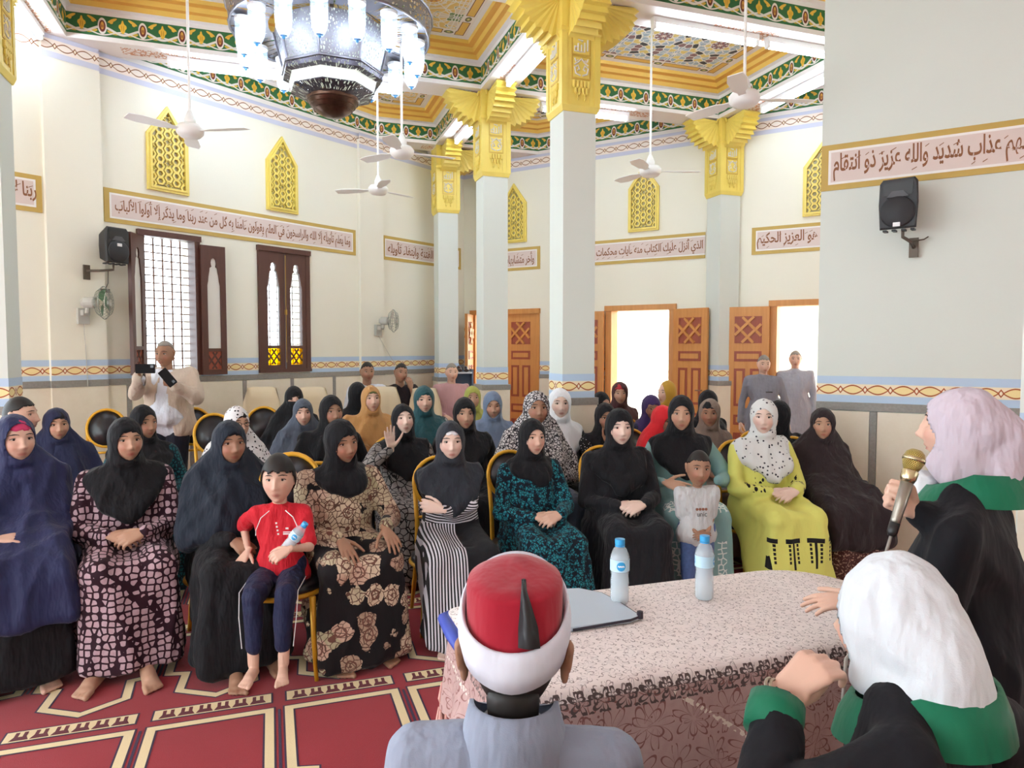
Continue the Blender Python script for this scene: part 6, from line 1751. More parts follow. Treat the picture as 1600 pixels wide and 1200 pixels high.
M_BEIGE = plain('beige_plastic', '#d8c6a4', 0.45, var=0.05)
def plastic_chair(px, ytop, d, yaw, label):
    p = at(px, ytop, d); h = p.z
    t = thing('plastic_chair', label, 'chair', trans(p.x, p.y, 0) @ rotz(yaw), 'beige plastic chairs by the wall')
    V = []; fs = []; nx, nz = 9, 7
    for sd in (0, 1):
        for j in range(nz):
            for i in range(nx):
                u = i / (nx - 1) * 2 - 1; w = j / (nz - 1); z = 0.45 + (h - 0.45) * w
                half = 0.215 * (1.0 - 0.10 * w - (0.22 * max(0, w - 0.75) / 0.25 if abs(u) > 0.9 else 0.0)); top = -0.03 * abs(u) ** 4 * w
                V.append((u * half, -0.20 - 0.09 * w - 0.04 * (1 - u * u) + sd * 0.014, z + top))
    n = nx * nz
    for j in range(nz - 1):
        for i in range(nx - 1):
            a = j * nx + i; fs += [(a, a + nx, a + nx + 1, a + 1), (n + a, n + a + 1, n + a + nx + 1, n + a + nx)]
    for j in range(nz - 1):
        a, b = j * nx, j * nx + nx - 1; fs += [(a, n + a, n + a + nx, a + nx), (b, b + nx, n + b + nx, n + b)]
    fs += [((nz - 1) * nx + i, n + (nz - 1) * nx + i, n + (nz - 1) * nx + i + 1, (nz - 1) * nx + i + 1) for i in range(nx - 1)]
    mb = MB(); mb.add(V, fs); mb.build('backrest', M_BEIGE, t, True)
    mb = MB(); mb.bb(-0.22, 0.22, -0.21, 0.22, 0.42, 0.45); mb.build('seat', M_BEIGE, t)
    for sx in (-1, 1):
        for sy in (-1, 1):
            mb = MB(); mb.tube([(sx * 0.19, sy * 0.18, 0.43), (sx * 0.22, sy * 0.22, 0.0)], [0.025, 0.018], 6); mb.build('leg', M_BEIGE, t)
for px, yt, d, yaw, lab in ((236, 632, 7.0, 150, 'beige plastic chair half hidden behind the standing man'), (401, 607, 7.1, 190, 'beige plastic chair right of the empty gold chairs'), (487, 607, 7.6, 195, 'beige plastic chair behind the black face veil'),
                            (607, 606, 8.0, 200, 'beige plastic chair behind the orange shawl'), (672, 608, 8.2, 200, 'beige plastic chair behind the dark teal scarf')):
    plastic_chair(px, yt, d, yaw, lab)

# ------------------------------------------------------------------ men and children
M_REDSH = cloth('red_sports_shirt', '#c81f2e', 0.7, 0.5, 0.05); M_TRACK = cloth('navy_track_trousers', '#1c2140', 0.7, 0.5, 0.05); M_GREYTEE = cloth('light_grey_tee', '#c4c5c6', 0.8, 0.5, 0.05); M_JEANS = plain('blue_denim', '#4a5f8e', 0.8, var=0.35, scale=30)
M_BEIGEJ = cloth('beige_striped_jacket', '#cbb9a8', 0.8, 0.5, 0.05); M_SHIRTW = cloth('pale_blue_white_shirt', '#dfe3ee', 0.75, 0.5, 0.05); M_DARKT = cloth('dark_trousers', '#1d1f2b', 0.8, 0.4, 0.05)
M_GALAB = cloth('grey_robe_cloth', '#85848f', 0.8, 0.5, 0.05); M_GALAB2 = cloth('light_grey_robe_cloth', '#a9acb8', 0.8, 0.5, 0.05); M_PINKP = cloth('pink_pyjama_cloth', '#c49a9c', 0.8, 0.5, 0.05); M_TEEW = cloth('white_tee', '#d6dae2', 0.8, 0.5, 0.05); M_TEEB = cloth('dark_brown_tee', '#2b2326', 0.8, 0.5, 0.05)
M_TRIM = plain('white_piping', '#e8e8e8', 0.6)
# boy in red between two women
by = person('boy in red sports shirt and navy trousers holding a crumpled bottle', 436, 714, 3.45, 'sit', 180 + GYAW - 12, (2, 0, 0), 'black', 'fair',
            {1: (tuple(at(388, 860, 3.42)), tuple(Vector((-0.35, -0.75, -0.75))), (0, -0.6, 0.8), 'flat', 'w'), -1: (tuple(at(452, 858, 3.18)), (-0.9, -0.3, -0.45), (0.1, -0.8, 0.6), 'rest', 'w')},
            [('trousers', M_TRACK, 'trousers', {'cuff': 0.12}), ('shirt', M_REDSH, 'shirt', {'sleeve': 0.3, 'collar': 0.004, 'grow': 0.004})], 5, 1.45, 0.95, 0.10, knees=0.11,
            hairgrow=1.13, hairmask=lambda P: (P[:, 2] > 0.040 + 0.10 * np.sin(P[:, 0] * 160) * 0.06 - 1.25 * np.clip(0.055 - P[:, 1], 0, 0.14)) & ~((P[:, 1] > 0.035) & (P[:, 2] < 0.033)))
rt = by[0]
for s in (1, -1): mb = MB(); mb.tube([(s * 0.055, 0.085, 1.03), (s * 0.11, 0.105, 0.985), (s * 0.145, 0.10, 0.90), (s * 0.148, 0.10, 0.86)], 0.0035, 5); mb.build('white_piping', M_TRIM, rt)
mb = MB()
for i in range(4): mb.bb(-0.006 - 0.004 * i, 0.006 - 0.004 * i, 0.128, 0.132, 0.945 - i * 0.026, 0.957 - i * 0.026)
mb.bb(-0.082, -0.062, 0.126, 0.130, 0.905, 0.917); mb.bb(-0.10, -0.045, 0.127, 0.131, 0.882, 0.888); mb.bb(-0.105, -0.045, 0.127, 0.131, 0.868, 0.876)
mb.build('shirt_emblem', M_TRIM, rt)
for s in (1, -1): mb = MB(); mb.tube([(s * 0.195, 0.12, 0.56), (s * 0.19, 0.40, 0.555), (s * 0.185, 0.44, 0.40), (s * 0.165, 0.46, 0.20)], 0.003, 5); mb.build('trouser_piping', M_TRIM, rt)
chm = rt.matrix_basis.translation; chair(chm.x, chm.y + 0.02, 180 + GYAW - 12, 'gold-framed chair under the boy in red', 'gold chairs people sit on')
# small boy in front of the sage dress
b2 = person('small boy in grey printed tee and jeans leaning on the sage dress', 1090, 705, 4.15, 'stand', 180 + GYAW - 14, (-4, 0, -4), 'black', 'tan',
            {1: ((0.05, 0.17, 0.97), (-0.95, 0.3, -0.1), (0.2, 0.8, 0.4), 'rest'), -1: ((-0.05, 0.19, 0.96), (0.95, 0.3, -0.1), (-0.2, 0.8, 0.4), 'rest')},
            [('jeans', M_JEANS, 'trousers'), ('tee', M_GREYTEE, 'shirt', {'sleeve': 0.3, 'grow': 0.012})], 5, 1.70, 1.08, 0.0)
mb = MB(); rr = random.Random(3)
for i in range(4): mb.lathe([(0.0, 0.0), (0.016, 0.004), (0.016, 0.0)], 8, 0, trans(-0.05 + i * 0.034, 0.150, 1.235) @ Matrix.Rotation(-math.pi / 2, 4, 'X'))
mb.build('tee_print', plain('tee_face_print', '#8a5a48', 0.7), b2[0])
lettering('tee_lettering', 'unic', plain('black_print', '#222222', 0.7), b2[0], 0.05, -0.06, 1.155, 1.205, 0.152, arabic=False)
# boy behind, in profile
person('boy with short dark hair in profile behind the leftmost woman', 27, 623, 4.72, 'sit', 180 + GYAW + 30, (48, 0, 0), 'black', 'fair', None, [('shirt', M_DARKT, 'shirt'), ('trousers', M_DARKT, 'trousers')], 5, 1.12, 0.85)
# standing man filming with a phone
mb_m = (lambda P: (P[:, 2] < -0.040) & (P[:, 2] > -0.054) & (P[:, 1] > 0.075) & (np.abs(P[:, 0]) < 0.024))
sm = person('man in beige jacket and white shirt filming with a phone by the window', 260, 533, 6.45, 'stand', 180 + 4, (-6, -4, 0), 'grey', 'tan',
            {1: (tuple(at(221, 590, 6.05)), (-0.15, -0.5, 0.8), (-0.8, -0.2, -0.3), 'grip', 'w'), -1: (tuple(at(274, 603, 6.12)), (-0.8, -0.35, 0.35), (0.3, -0.6, -0.7), 'grip', 'w')},
            [('trousers', M_DARKT, 'trousers'), ('shirt', M_SHIRTW, 'shirt', {'belly': 1.25, 'collar': 0.0}), ('jacket', M_BEIGEJ, 'jacket', {'grow': 0.022, 'open': 0.075})], 5, 1.05, 1.2,
            hairmask=lambda P: (P[:, 2] > 0.075 - 0.9 * np.clip(0.02 - P[:, 1], 0, 0.14)) & ~((P[:, 1] > -0.02) & (P[:, 2] < 0.03)), beard=(mb_m, M_HAIR, 'moustache'))
def phone(p, yaw, roll, label):
    t = thing('phone', label, 'phone', trans(p) @ rotz(yaw) @ Matrix.Rotation(roll, 4, 'Y'))
    mb = MB(); o = [(-0.080, -0.036), (-0.074, -0.040), (0.074, -0.040), (0.080, -0.036), (0.080, 0.036), (0.074, 0.040), (-0.074, 0.040), (-0.080, 0.036)]; mb.prism(o, -0.005, 0.005); mb.build('case', plain('black_phone', '#120e10', 0.7, spec=0.2), t)
    mb = MB(); mb.bb(0.045, 0.07, -0.008, -0.005, 0.008, 0.03); mb.build('camera_bump', plain('phone_camera', '#2c2c30', 0.2), t)
phone(at(227, 576, 5.93), 4, 0.0, 'black phone held level to film'); phone(at(262, 590, 6.0), 4, 0.9, 'black phone held loosely at the chest')
# men at the right door
wm = person('man in grey robe walking in through the right door', 1193, 555, 7.9, 'stand', 180 - 14, (8, -4, 0), 'grey', 'fair', {1: ((0.27, 0.0, 0.86), (0, 0.3, -1), (1, 0.2, 0), 'rest'), -1: ((-0.30, 0.06, 0.88), (-0.2, 0.4, -1), (-1, 0.2, 0), 'rest')}, [('robe', M_GALAB, 'robe', {'collar': 0.005})], 4, 1.0, 1.05, 0.0, step=0.16)
mb = MB(); mb.bb(-0.10, -0.02, 0.145, 0.150, 1.25, 1.262); mb.build('pocket_pen', M_EYED, wm[0])
person('man in light grey robe standing in the bright right doorway', 1243, 548, 8.75, 'stand', 180 - 20, (0, 0, 0), 'grey', 'fair', {1: ((0.26, 0.0, 0.84), (0, 0.3, -1), (1, 0.2, 0), 'rest'), -1: ((-0.26, 0.04, 0.84), (0, 0.4, -1), (-1, 0.2, 0), 'rest')}, [('robe', M_GALAB2, 'robe', {'collar': 0.005})], 4, 1.0, 1.05, -0.02)
# men on the bench by the corner
SIT = 'men sitting by the far corner'
person('youth in white tee sitting under the wall fan', 573, 567, 8.35, 'sit', 200, (4, 0, 0), 'black', 'tan', None, [('tee', M_TEEW, 'shirt', {'sleeve': 0.3}), ('trousers', M_DARKT, 'trousers')], 4, 1.0, 1.0, 0.08, group=SIT)
person('youth in dark tee resting his chin on his hand', 625, 569, 8.6, 'sit', 200, (10, 0, -8), 'black', 'tan', {-1: ((-0.10, 0.16, 1.02), (0.25, -0.1, 1), (-0.4, 1, 0), 'rest'), 1: ((0.12, 0.25, 0.68), (-0.4, 0.9, -0.2), (0, 0.3, 1), 'rest')}, [('tee', M_TEEB, 'shirt', {'sleeve': 0.3}), ('trousers', M_GALAB2, 'trousers')], 4, 1.0, 1.0, 0.08, group=SIT)
person('old man in pink pyjama clothes sitting by the shoe rack', 705, 569, 9.0, 'sit', 196, (0, 0, 0), 'grey', 'fair', None, [('shirt', M_PINKP, 'shirt', {'sleeve': 0.9}), ('trousers', M_PINKP, 'trousers')], 4, 1.0, 1.05, 0.08, group=SIT)
M_BENCH = plain('pale_bench_wood', '#c9bda4', 0.5)
for nm, px, d in (('white tee youth', 573, 8.35), ('dark tee youth', 625, 8.6), ('old man in pink', 705, 9.0)):
    p = at(px, 600, d); t = thing('stool', 'low stool under the ' + nm, 'stool', trans(p.x, p.y, 0) @ rotz(200))
    mb = MB(); mb.bb(-0.2, 0.2, -0.18, 0.18, 0.46, 0.5); mb.build('seat', M_BENCH, t)
    for sx in (-1, 1):
        for sy in (-1, 1): mb = MB(); mb.bb(sx * 0.17 - 0.02, sx * 0.17 + 0.02, sy * 0.15 - 0.02, sy * 0.15 + 0.02, 0, 0.46); mb.build('leg', M_BENCH, t)
# shoe rack
p = at(719, 600, 9.75); M_RACK = plain('blue_grey_rack', '#6f7f92', 0.5)
rk = thing('shoe_rack', 'blue-grey shoe rack beside the far door leaf', 'rack', trans(p.x, p.y, 0) @ rotz(10))
mb = MB(); mb.bb(-0.17, -0.15, -0.15, 0.15, 0, 1.32); mb.build('side_panel', M_RACK, rk); mb = MB(); mb.bb(0.15, 0.17, -0.15, 0.15, 0, 1.32); mb.build('side_panel', M_RACK, rk)
for k in range(5): mb = MB(); mb.bb(-0.15, 0.15, -0.15, 0.15, 0.1 + k * 0.29, 0.12 + k * 0.29); mb.build('shelf', plain('rack_shelf_white', '#c9d0d6', 0.5), rk)
mb = MB(); mb.bb(-0.15, 0.15, 0.14, 0.15, 0, 1.3); mb.build('back_panel', M_RACK, rk)
for k in range(3):
    v, f = blob([[((0, -0.08, 0.035), (0.032, 0.03, 0.034)), ((0, 0.08, 0.022), (0.038, 0.04, 0.022))], [((0, -0.08, 0.05), (0.03, 0.035, 0.035)), ((0, 0.0, 0.045), (0.03, 0.03, 0.03))]], 0.008, 2) if k == 0 else (v, f)
    o = cloth_object('shoe', v, f, plain('dark_leather', '#3a2420', 0.45), None); o.matrix_basis = trans(p.x - 0.1 + k * 0.09, p.y - 0.02, 1.281) @ rotz(190)
    tag(o, ('leftmost', 'middle', 'rightmost')[k] + ' dark shoe on top of the blue-grey rack', 'shoe', 'shoes on the rack')
# bottle in the boy's arm
def bottle_meshes():
    prof = [(0.0, 0.0), (0.026, 0.0), (0.031, 0.006), (0.031, 0.05), (0.0295, 0.06), (0.031, 0.07), (0.0285, 0.095), (0.031, 0.112), (0.0315, 0.118), (0.0315, 0.155), (0.030, 0.162), (0.022, 0.182), (0.0145, 0.19), (0.0135, 0.20)]
    mb = MB(); mb.lathe(prof, 24); a = mb.mesh('bottle_body', M_PLASTIC, True)
    mb = MB(); mb.lathe([(r * 0.93, z + 0.003) for r, z in prof[:-4]] + [(0.0, 0.162)], 20); w = mb.mesh('water', M_WATER, True)
    mb = MB(); V = []; n = 24
    for z in (0.112, 0.150):
        for i in range(n): V.append((0.0322 * math.cos(2 * math.pi * i / n), 0.0322 * math.sin(2 * math.pi * i / n), z))
    mb.add(V, [(i, (i + 1) % n, n + (i + 1) % n, n + i) for i in range(n)], 0, [[(i / n * 0.2, 0), ((i + 1) / n * 0.2, 0), ((i + 1) / n * 0.2, 0.038), (i / n * 0.2, 0.038)] for i in range(n)]); l = mb.mesh('label', M_LABEL, True)
    mb = MB(); mb.lathe([(0.0155, 0.196), (0.0165, 0.199), (0.0165, 0.215), (0.0, 0.2165)], 20); mb.lathe([(0.0165, 0.191), (0.0165, 0.195)], 20); c = mb.mesh('cap', plain('sky_blue_cap', '#3ba5e3', 0.35))
    return a, w, l, c
t = T('clear_pet_plastic', 0.12); t.color('#dfeaf2'); t.b.inputs['Alpha'].default_value = 0.32; M_PLASTIC = t.m
t = T('bottled_water', 0.1); t.color('#dfe9f0'); t.b.inputs['Alpha'].default_value = 0.45; M_WATER = t.m
def m_label():
    t = T('pale_blue_bottle_label', 0.4); u, v = t.uv(); e = ell((u + 0.0).mod(0.1) - 0.05, v - 0.019, 0.015, 0.015)
    c = t.mix(e.lt(1.0), '#bfe0f2', '#2f9fdc'); c = t.mix(((u).mod(0.1) - 0.05).abs().lt(0.011) * (v - 0.019 - ((u * 900).sin() * 0.0012)).abs().lt(0.0022), c, '#f2f8fc'); t.color(c); return t.m
M_LABEL = m_label()
BOT = bottle_meshes()
def bottle(M, label):
    t = thing('water_bottle', label, 'bottle', M)
    for nm, me in zip(('bottle_body', 'water', 'label', 'cap'), BOT): link(nm, me, t)
    return t
pb = at(455, 838, 3.22)
bottle(trans(pb.x - 0.05, pb.y, pb.z - 0.09) @ Matrix.Rotation(math.radians(38), 4, 'Y') @ Matrix.Scale(0.9, 4), 'small water bottle under the arm of the boy in red')
# ------------------------------------------------------------------ table with brocade cloth
TZ = 0.755
tl = atz(690, 951, TZ); TB = trans(tl.x, tl.y, 0) @ rotz(18.5)          # local x along the table, -y towards the camera
TL, TW = 1.46, 0.63
def outline(gx0=0.0, grow=0.0, n=6):
    """rounded table outline, counter-clockwise from far left; y from 0 (far) to -TW (near)"""
    pts = []
    def arc(cx, cy, r, a0, a1):
        for i in range(n + 1):
            a = math.radians(a0 + (a1 - a0) * i / n); pts.append((cx + (r + grow) * math.cos(a), cy + (r + grow) * math.sin(a)))
    arc(gx0 + 0.05, -0.05, 0.05, 90, 180); arc(gx0 + 0.05, -TW + 0.05, 0.05, 180, 270); arc(TL - 0.16, -TW + 0.16, 0.16, 270, 360); arc(TL - 0.24, -0.24, 0.24, 0, 90)
    return pts
def resample(P, step):
    out = []
    for i in range(len(P)):
        a, b = Vector(P[i]), Vector(P[(i + 1) % len(P)]); k = max(1, int((b - a).length / step))
        for j in range(k): out.append(a + (b - a) * (j / k))
    return out
def m_brocade():
    """ivory ground with outlined sprigs; the flowered drop is deeper, part own pink, part painted shade"""
    t = T('pink_ivory_brocade', 0.55, 0, 0.1, 0.4); x, y, z = t.xyz()
    def flower(u, v, P, R, n, w, sh=0.0):
        row = (v / P).floor(); du = (u + row * (P * 0.5) + P / 2).mod(P) - P / 2; dv = v.mod(P) - P / 2
        r = (du * du + dv * dv).sqrt(); th = dv.atan2(du) + sh + row * 0.7
        f = (th * (n / 2.0)).cos().abs() * R
        return (r - f).abs().lt(w) * r.gt(R * 0.16)
    wx = (t.noise(scale=6.0) - 0.5) * 0.05; wy = (t.noise(t.vec(y, x, z + 3.0), 6.0) - 0.5) * 0.05
    m = t.noise(scale=60, detail=1); d2 = t.voro(t.vec(x * 1.5 + y * 0.6, y * 0.8, z), 58.0, 1.0, 'F1')
    spr = flower(x + wx, y + wy, 0.062, 0.027, 5.0, 0.0017).max(flower(x * 0.8 - y * 0.6 + wy, y * 0.8 + x * 0.6 + wx, 0.081, 0.033, 7.0, 0.0017, 0.4)) * m.gt(0.40)
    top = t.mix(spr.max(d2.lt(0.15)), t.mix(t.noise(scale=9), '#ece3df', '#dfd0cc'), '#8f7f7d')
    s_ = x + y * 0.9; zz = z + wx * 0.6
    big = flower(s_ + wy, zz, 0.115, 0.062, 7.0, 0.0034).max(flower(s_ * 1.0 + 0.05 + wx, zz + 0.04, 0.15, 0.05, 5.0, 0.0030, 0.3)); dots = t.voro(t.vec(x, y, z), 40.0, 0.25, 'F1').lt(0.14) * t.noise(scale=8).gt(0.5)
    drop = t.mix((big * m.gt(0.30)).max(dots), t.mix(t.noise(scale=40), '#c3a5a0', '#ad8d89'), '#875a55')  # pink ground, darkened below the table edge with some shade in the colour
    diag = ((x * 0.7 + z).mod(0.42) - 0.2).abs().lt(0.008) * t.noise(scale=85, detail=0).gt(0.52)
    drop = t.mix(diag, drop, '#e6ddd0')
    edge = (z - (TZ - 0.036)).abs().lt(0.030) * (flower(s_ + wx, z - TZ + 0.068, 0.062, 0.030, 5.0, 0.0045).max(flower(s_ + 0.03, z - TZ + 0.05, 0.05, 0.018, 4.0, 0.004)))
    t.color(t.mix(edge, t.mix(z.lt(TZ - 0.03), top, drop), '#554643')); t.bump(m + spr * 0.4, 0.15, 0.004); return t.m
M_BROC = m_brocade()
M_BLUEP = plain('blue_table_edge', '#3a4fb0', 0.5); M_TLEG = plain('grey_table_steel', '#77777c', 0.4, 0.6)
tb = thing('folding_table', 'blue-edged table under the pink brocade cloth', 'table', TB)
P = outline(0.0, -0.006); n = len(P)
mb = MB(); mb.add([(x, y, TZ - 0.03) for x, y in P] + [(x, y, TZ - 0.004) for x, y in P], [tuple(range(n))[::-1], tuple(range(n, 2 * n))] + [(i, (i + 1) % n, (i + 1) % n + n, i + n) for i in range(n)]); mb.build('table_top', M_BLUEP, tb)
mb = MB(); mb.tube([(0.03, 0.0, TZ - 0.022), (0.0, -0.03, TZ - 0.022), (-0.004, -0.15, TZ - 0.022), (-0.004, -0.30, TZ - 0.024)], [0.014, 0.02, 0.022, 0.016], 8); mb.build('edge_bumper', M_BLUEP, tb, True)
for x in (0.15, TL - 0.2):
    for y in (-0.1, -TW + 0.1): mb = MB(); mb.tube([(x, y, 0), (x, y, TZ - 0.03)], 0.014, 8); mb.build('leg', M_TLEG, tb)
cl = []
O = resample(outline(0.012, 0.0), 0.03); n = len(O)
c = Vector((TL / 2, -TW / 2))
rings = []
for s in (0.0, 0.3, 0.6, 0.85): rings.append([(c.x + (p.x - c.x) * s if s else c.x, c.y + (p.y - c.y) * s if s else c.y, TZ + 0.001 * math.sin(p.x * 9) * s) for p in O])
rings.append([(p.x, p.y, TZ) for p in O])
for dz, gr in ((0.006, 0.007), (0.02, 0.012), (0.05, 0.014), (0.12, 0.02), (0.22, 0.03), (0.33, 0.04)):
    R_ = []
    for i, p in enumerate(O):
        t0 = (Vector(O[(i + 1) % n]) - Vector(O[i - 1])).normalized(); nn = Vector((t0.y, -t0.x)); nn = nn if nn.dot(p - c) > 0 else -nn
        arc = i * 0.03; wob = (math.sin(arc * 21) * 0.5 + math.sin(arc * 37 + 1) * 0.3) * 0.055 * dz ** 1.2 * 2.2
        drop = dz * (0.82 if p.x < 0.05 else 1.25)
        left = p.x < 0.03 and p.y > -0.34
        base = 0.0 if not left else -0.012
        R_.append((p.x + nn.x * (gr + wob + base), p.y + nn.y * (gr + wob + base), TZ - drop - (0.045 if left else 0)))
    rings.append(R_)
V = [q for r in rings for q in r]; fs = []
for k in range(len(rings) - 1):
    for i in range(n): j = (i + 1) % n; fs.append((k * n + i, k * n + j, (k + 1) * n + j, (k + 1) * n + i))
tc = thing('tablecloth', 'pink ivory brocade cloth draped over the table', 'tablecloth', TB)
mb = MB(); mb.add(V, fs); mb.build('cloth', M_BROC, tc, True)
mb = MB(); last = rings[-1]
M_TASSEL = plain('pink_fringe_thread', '#d9a59a', 0.8)
for i in range(0, n, 1):
    x, y, z = last[i]
    mb.tube([(x, y, z + 0.005), (x + 0.006 * math.sin(i * 2.1), y, z - 0.05), (x + 0.004 * math.sin(i), y, z - 0.085)], [0.004, 0.010, 0.006], 5)
fr = mb.build('fringe', M_TASSEL, tc); fr['kind'] = 'stuff'
b1 = atz(968, 942, TZ + 0.003); bottle(trans(b1), 'water bottle with blue cap at the left, near the folder'); b2_ = atz(1100, 935, TZ + 0.003); bottle(trans(b2_) @ rotz(70), 'water bottle with blue cap standing alone on the right')
# grey folder
fo = [atz(*q, TZ + 0.004) for q in ((820, 955), (865, 926), (905, 924), (940, 931), (965, 944), (1000, 967), (985, 973), (895, 986), (850, 990))]
ft = thing('folder', 'pale grey-blue plastic folder with rounded edge beside the cap', 'folder')
n = len(fo); mb = MB(); mb.add([tuple(q) for q in fo] + [(q.x, q.y, q.z + 0.012) for q in fo], [tuple(range(n)), tuple(range(2 * n - 1, n - 1, -1))] + [(i, i + n, (i + 1) % n + n, (i + 1) % n) for i in range(n)]); o = mb.build('cover', plain('grey_blue_plastic', '#b3c0cc', 0.4), ft)
mb = MB(); mb.tube([(q.x, q.y, q.z + 0.008) for q in fo[2:7]] + [(fo[7].x, fo[7].y, fo[7].z + 0.003)], 0.0045, 6); mb.lathe([(0.0, -0.012), (0.010, -0.01), (0.010, 0.012), (0.0, 0.014)], 8, 0, trans(fo[5].x, fo[5].y, fo[5].z + 0.012)); mb.build('zip_edge', plain('dark_zip', '#2a2430', 0.5), ft)

def collar(root, z0, z1, r0, r1, mat, y0=0.0, name='green_collar'):
    mb = MB(); n = 32; V = []
    for z, r in ((z0, r0), ((z0 + z1) / 2, (r0 + r1) / 2 + 0.004), (z1, r1), (z1, r1 - 0.008)):
        for i in range(n):
            a = 2 * math.pi * i / n; fr = max(0.0, math.sin(a))
            V.append((r * 1.08 * math.cos(a), y0 + r * math.sin(a) * (1 + 0.25 * fr), z - 0.06 * fr))
    mb.add(V, [(k * n + i, k * n + (i + 1) % n, (k + 1) * n + (i + 1) % n, (k + 1) * n + i) for k in range(3) for i in range(n)]); return mb.build(name, mat, root, True)
def cuff(root, E, s, mat, r=0.05):
    a, b_ = E[s]; d_ = (b_ - a); mb = MB(); mb.tube([tuple(a + d_ * 0.72), tuple(a + d_ * 0.85), tuple(a + d_ * 0.965)], [r, r * 1.05, r], 16); return mb.build('green_cuff', mat, root, True)
# ------------------------------------------------------------------ man in red and white cap, seen from behind
M_SUIT = cloth('pale_grey_suit', '#8f97a9', 0.8, 0.35, 0.1); M_CAPW = cloth('white_turban_cloth', '#d3d6e2', 0.75, 0.2, 0.1); M_CAPR = cloth('crimson_felt', '#9c1128', 0.85, 0.15, 0.3)
cm = person('man in pale grey suit and red and white cap seen from behind', 803, 0, 1.2, 'sit', -3, (0, -4, 0), 'black', 'tan', {1: ((0.16, 0.30, 0.66), (-0.3, 1, -0.3), (0, 0.3, 1), 'rest'), -1: ((-0.16, 0.30, 0.66), (0.3, 1, -0.3), (0, 0.3, 1), 'rest')},
            [('trousers', M_SUIT, 'trousers'), ('suit', M_SUIT, 'shirt', {'collar': 0.018, 'grow': 0.008, 'fold': 0.010})], 5, 1.10, 1.12, 0.0, 1.165, voxel=0.011, ear=(1.28, -0.012),
            hairmask=lambda P: (P[:, 2] > 0.058 - 1.6 * np.clip(0.055 - P[:, 1], 0, 0.155)) & ~((P[:, 1] > -0.012) & (P[:, 2] < 0.03)))
rt, hc, R = cm[:3]; hs = 1.10
Hp = lambda x, y, z: tuple(hc + R @ Vector((x * hs, y * hs, z * hs)))
n = 48
def cap_ring(rx, ry, zf, zb, yo=-0.004, pw=1.0):
    out = []
    for i in range(n):
        a = 2 * math.pi * i / n; w = (1 + math.sin(a)) / 2; w = w ** pw
        out.append(Hp(rx * math.cos(a), yo + ry * math.sin(a), zb + (zf - zb) * w))
    return out
def loft(rings, cap_top=False, cap_in=False):
    V = [q for r in rings for q in r]; fs = []
    for k in range(len(rings) - 1):
        for i in range(n): j = (i + 1) % n; fs.append((k * n + i, k * n + j, (k + 1) * n + j, (k + 1) * n + i))
    if cap_top: fs.append(tuple(range((len(rings) - 1) * n, len(rings) * n)))
    return V, fs
v, f = blob([[(Hp(0, -0.052, -0.062), (0.056, 0.034, 0.03)), (Hp(0, -0.040, -0.125), (0.050, 0.034, 0.03))]], 0.008, 3); cloth_object('nape_hair', v, f, M_HAIR, rt)
fz = [cap_ring(0.088, 0.100, 0.05, 0.0), cap_ring(0.089, 0.098, 0.148, 0.112), cap_ring(0.086, 0.094, 0.158, 0.121), cap_ring(0.06, 0.066, 0.168, 0.134), cap_ring(0.02, 0.03, 0.170, 0.142)]
V, fs = loft(fz, True); cloth_object('red_cap', V, fs, M_CAPR, rt)
wr = [cap_ring(0.084, 0.100, 0.052, -0.026, pw=0.8), cap_ring(0.096, 0.110, 0.047, -0.032, pw=0.8), cap_ring(0.104, 0.118, 0.08, 0.0, pw=0.85), cap_ring(0.105, 0.118, 0.12, 0.022), cap_ring(0.101, 0.113, 0.160, 0.036, pw=1.1), cap_ring(0.097, 0.108, 0.164, 0.038, pw=1.1), cap_ring(0.092, 0.103, 0.155, 0.030, pw=1.1), cap_ring(0.089, 0.100, 0.10, 0.0)]
V, fs = loft(wr); cloth_object('white_wrap', V, fs, M_CAPW, rt)
mb = MB(); TP = [(0.018, -0.045, 0.146), (0.020, -0.085, 0.137), (0.024, -0.104, 0.115), (0.028, -0.106, 0.08), (0.030, -0.107, 0.045)]; Wd = [0.004, 0.005, 0.010, 0.017, 0.019]
V = []; 
for (x, y, z), w_ in zip(TP, Wd): V += [Hp(x - w_, y, z), Hp(x, y - 0.008, z), Hp(x + w_, y, z), Hp(x, y + 0.006, z)]
mb.add(V, [(k * 4 + i, k * 4 + (i + 1) % 4, (k + 1) * 4 + (i + 1) % 4, (k + 1) * 4 + i) for k in range(4) for i in range(4)] + [(0, 1, 2, 3), (16, 19, 18, 17)]); mb.build('black_tassel', plain('black_silk', '#101014', 0.5), rt, True)
collar(rt, 1.02, 1.125, 0.100, 0.082, M_SUIT, 0.0, 'stand_collar')
chair(rt.matrix_basis.translation.x, rt.matrix_basis.translation.y - 0.02, -3, 'gold-framed chair under the man with the cap', 'gold chairs people sit on')

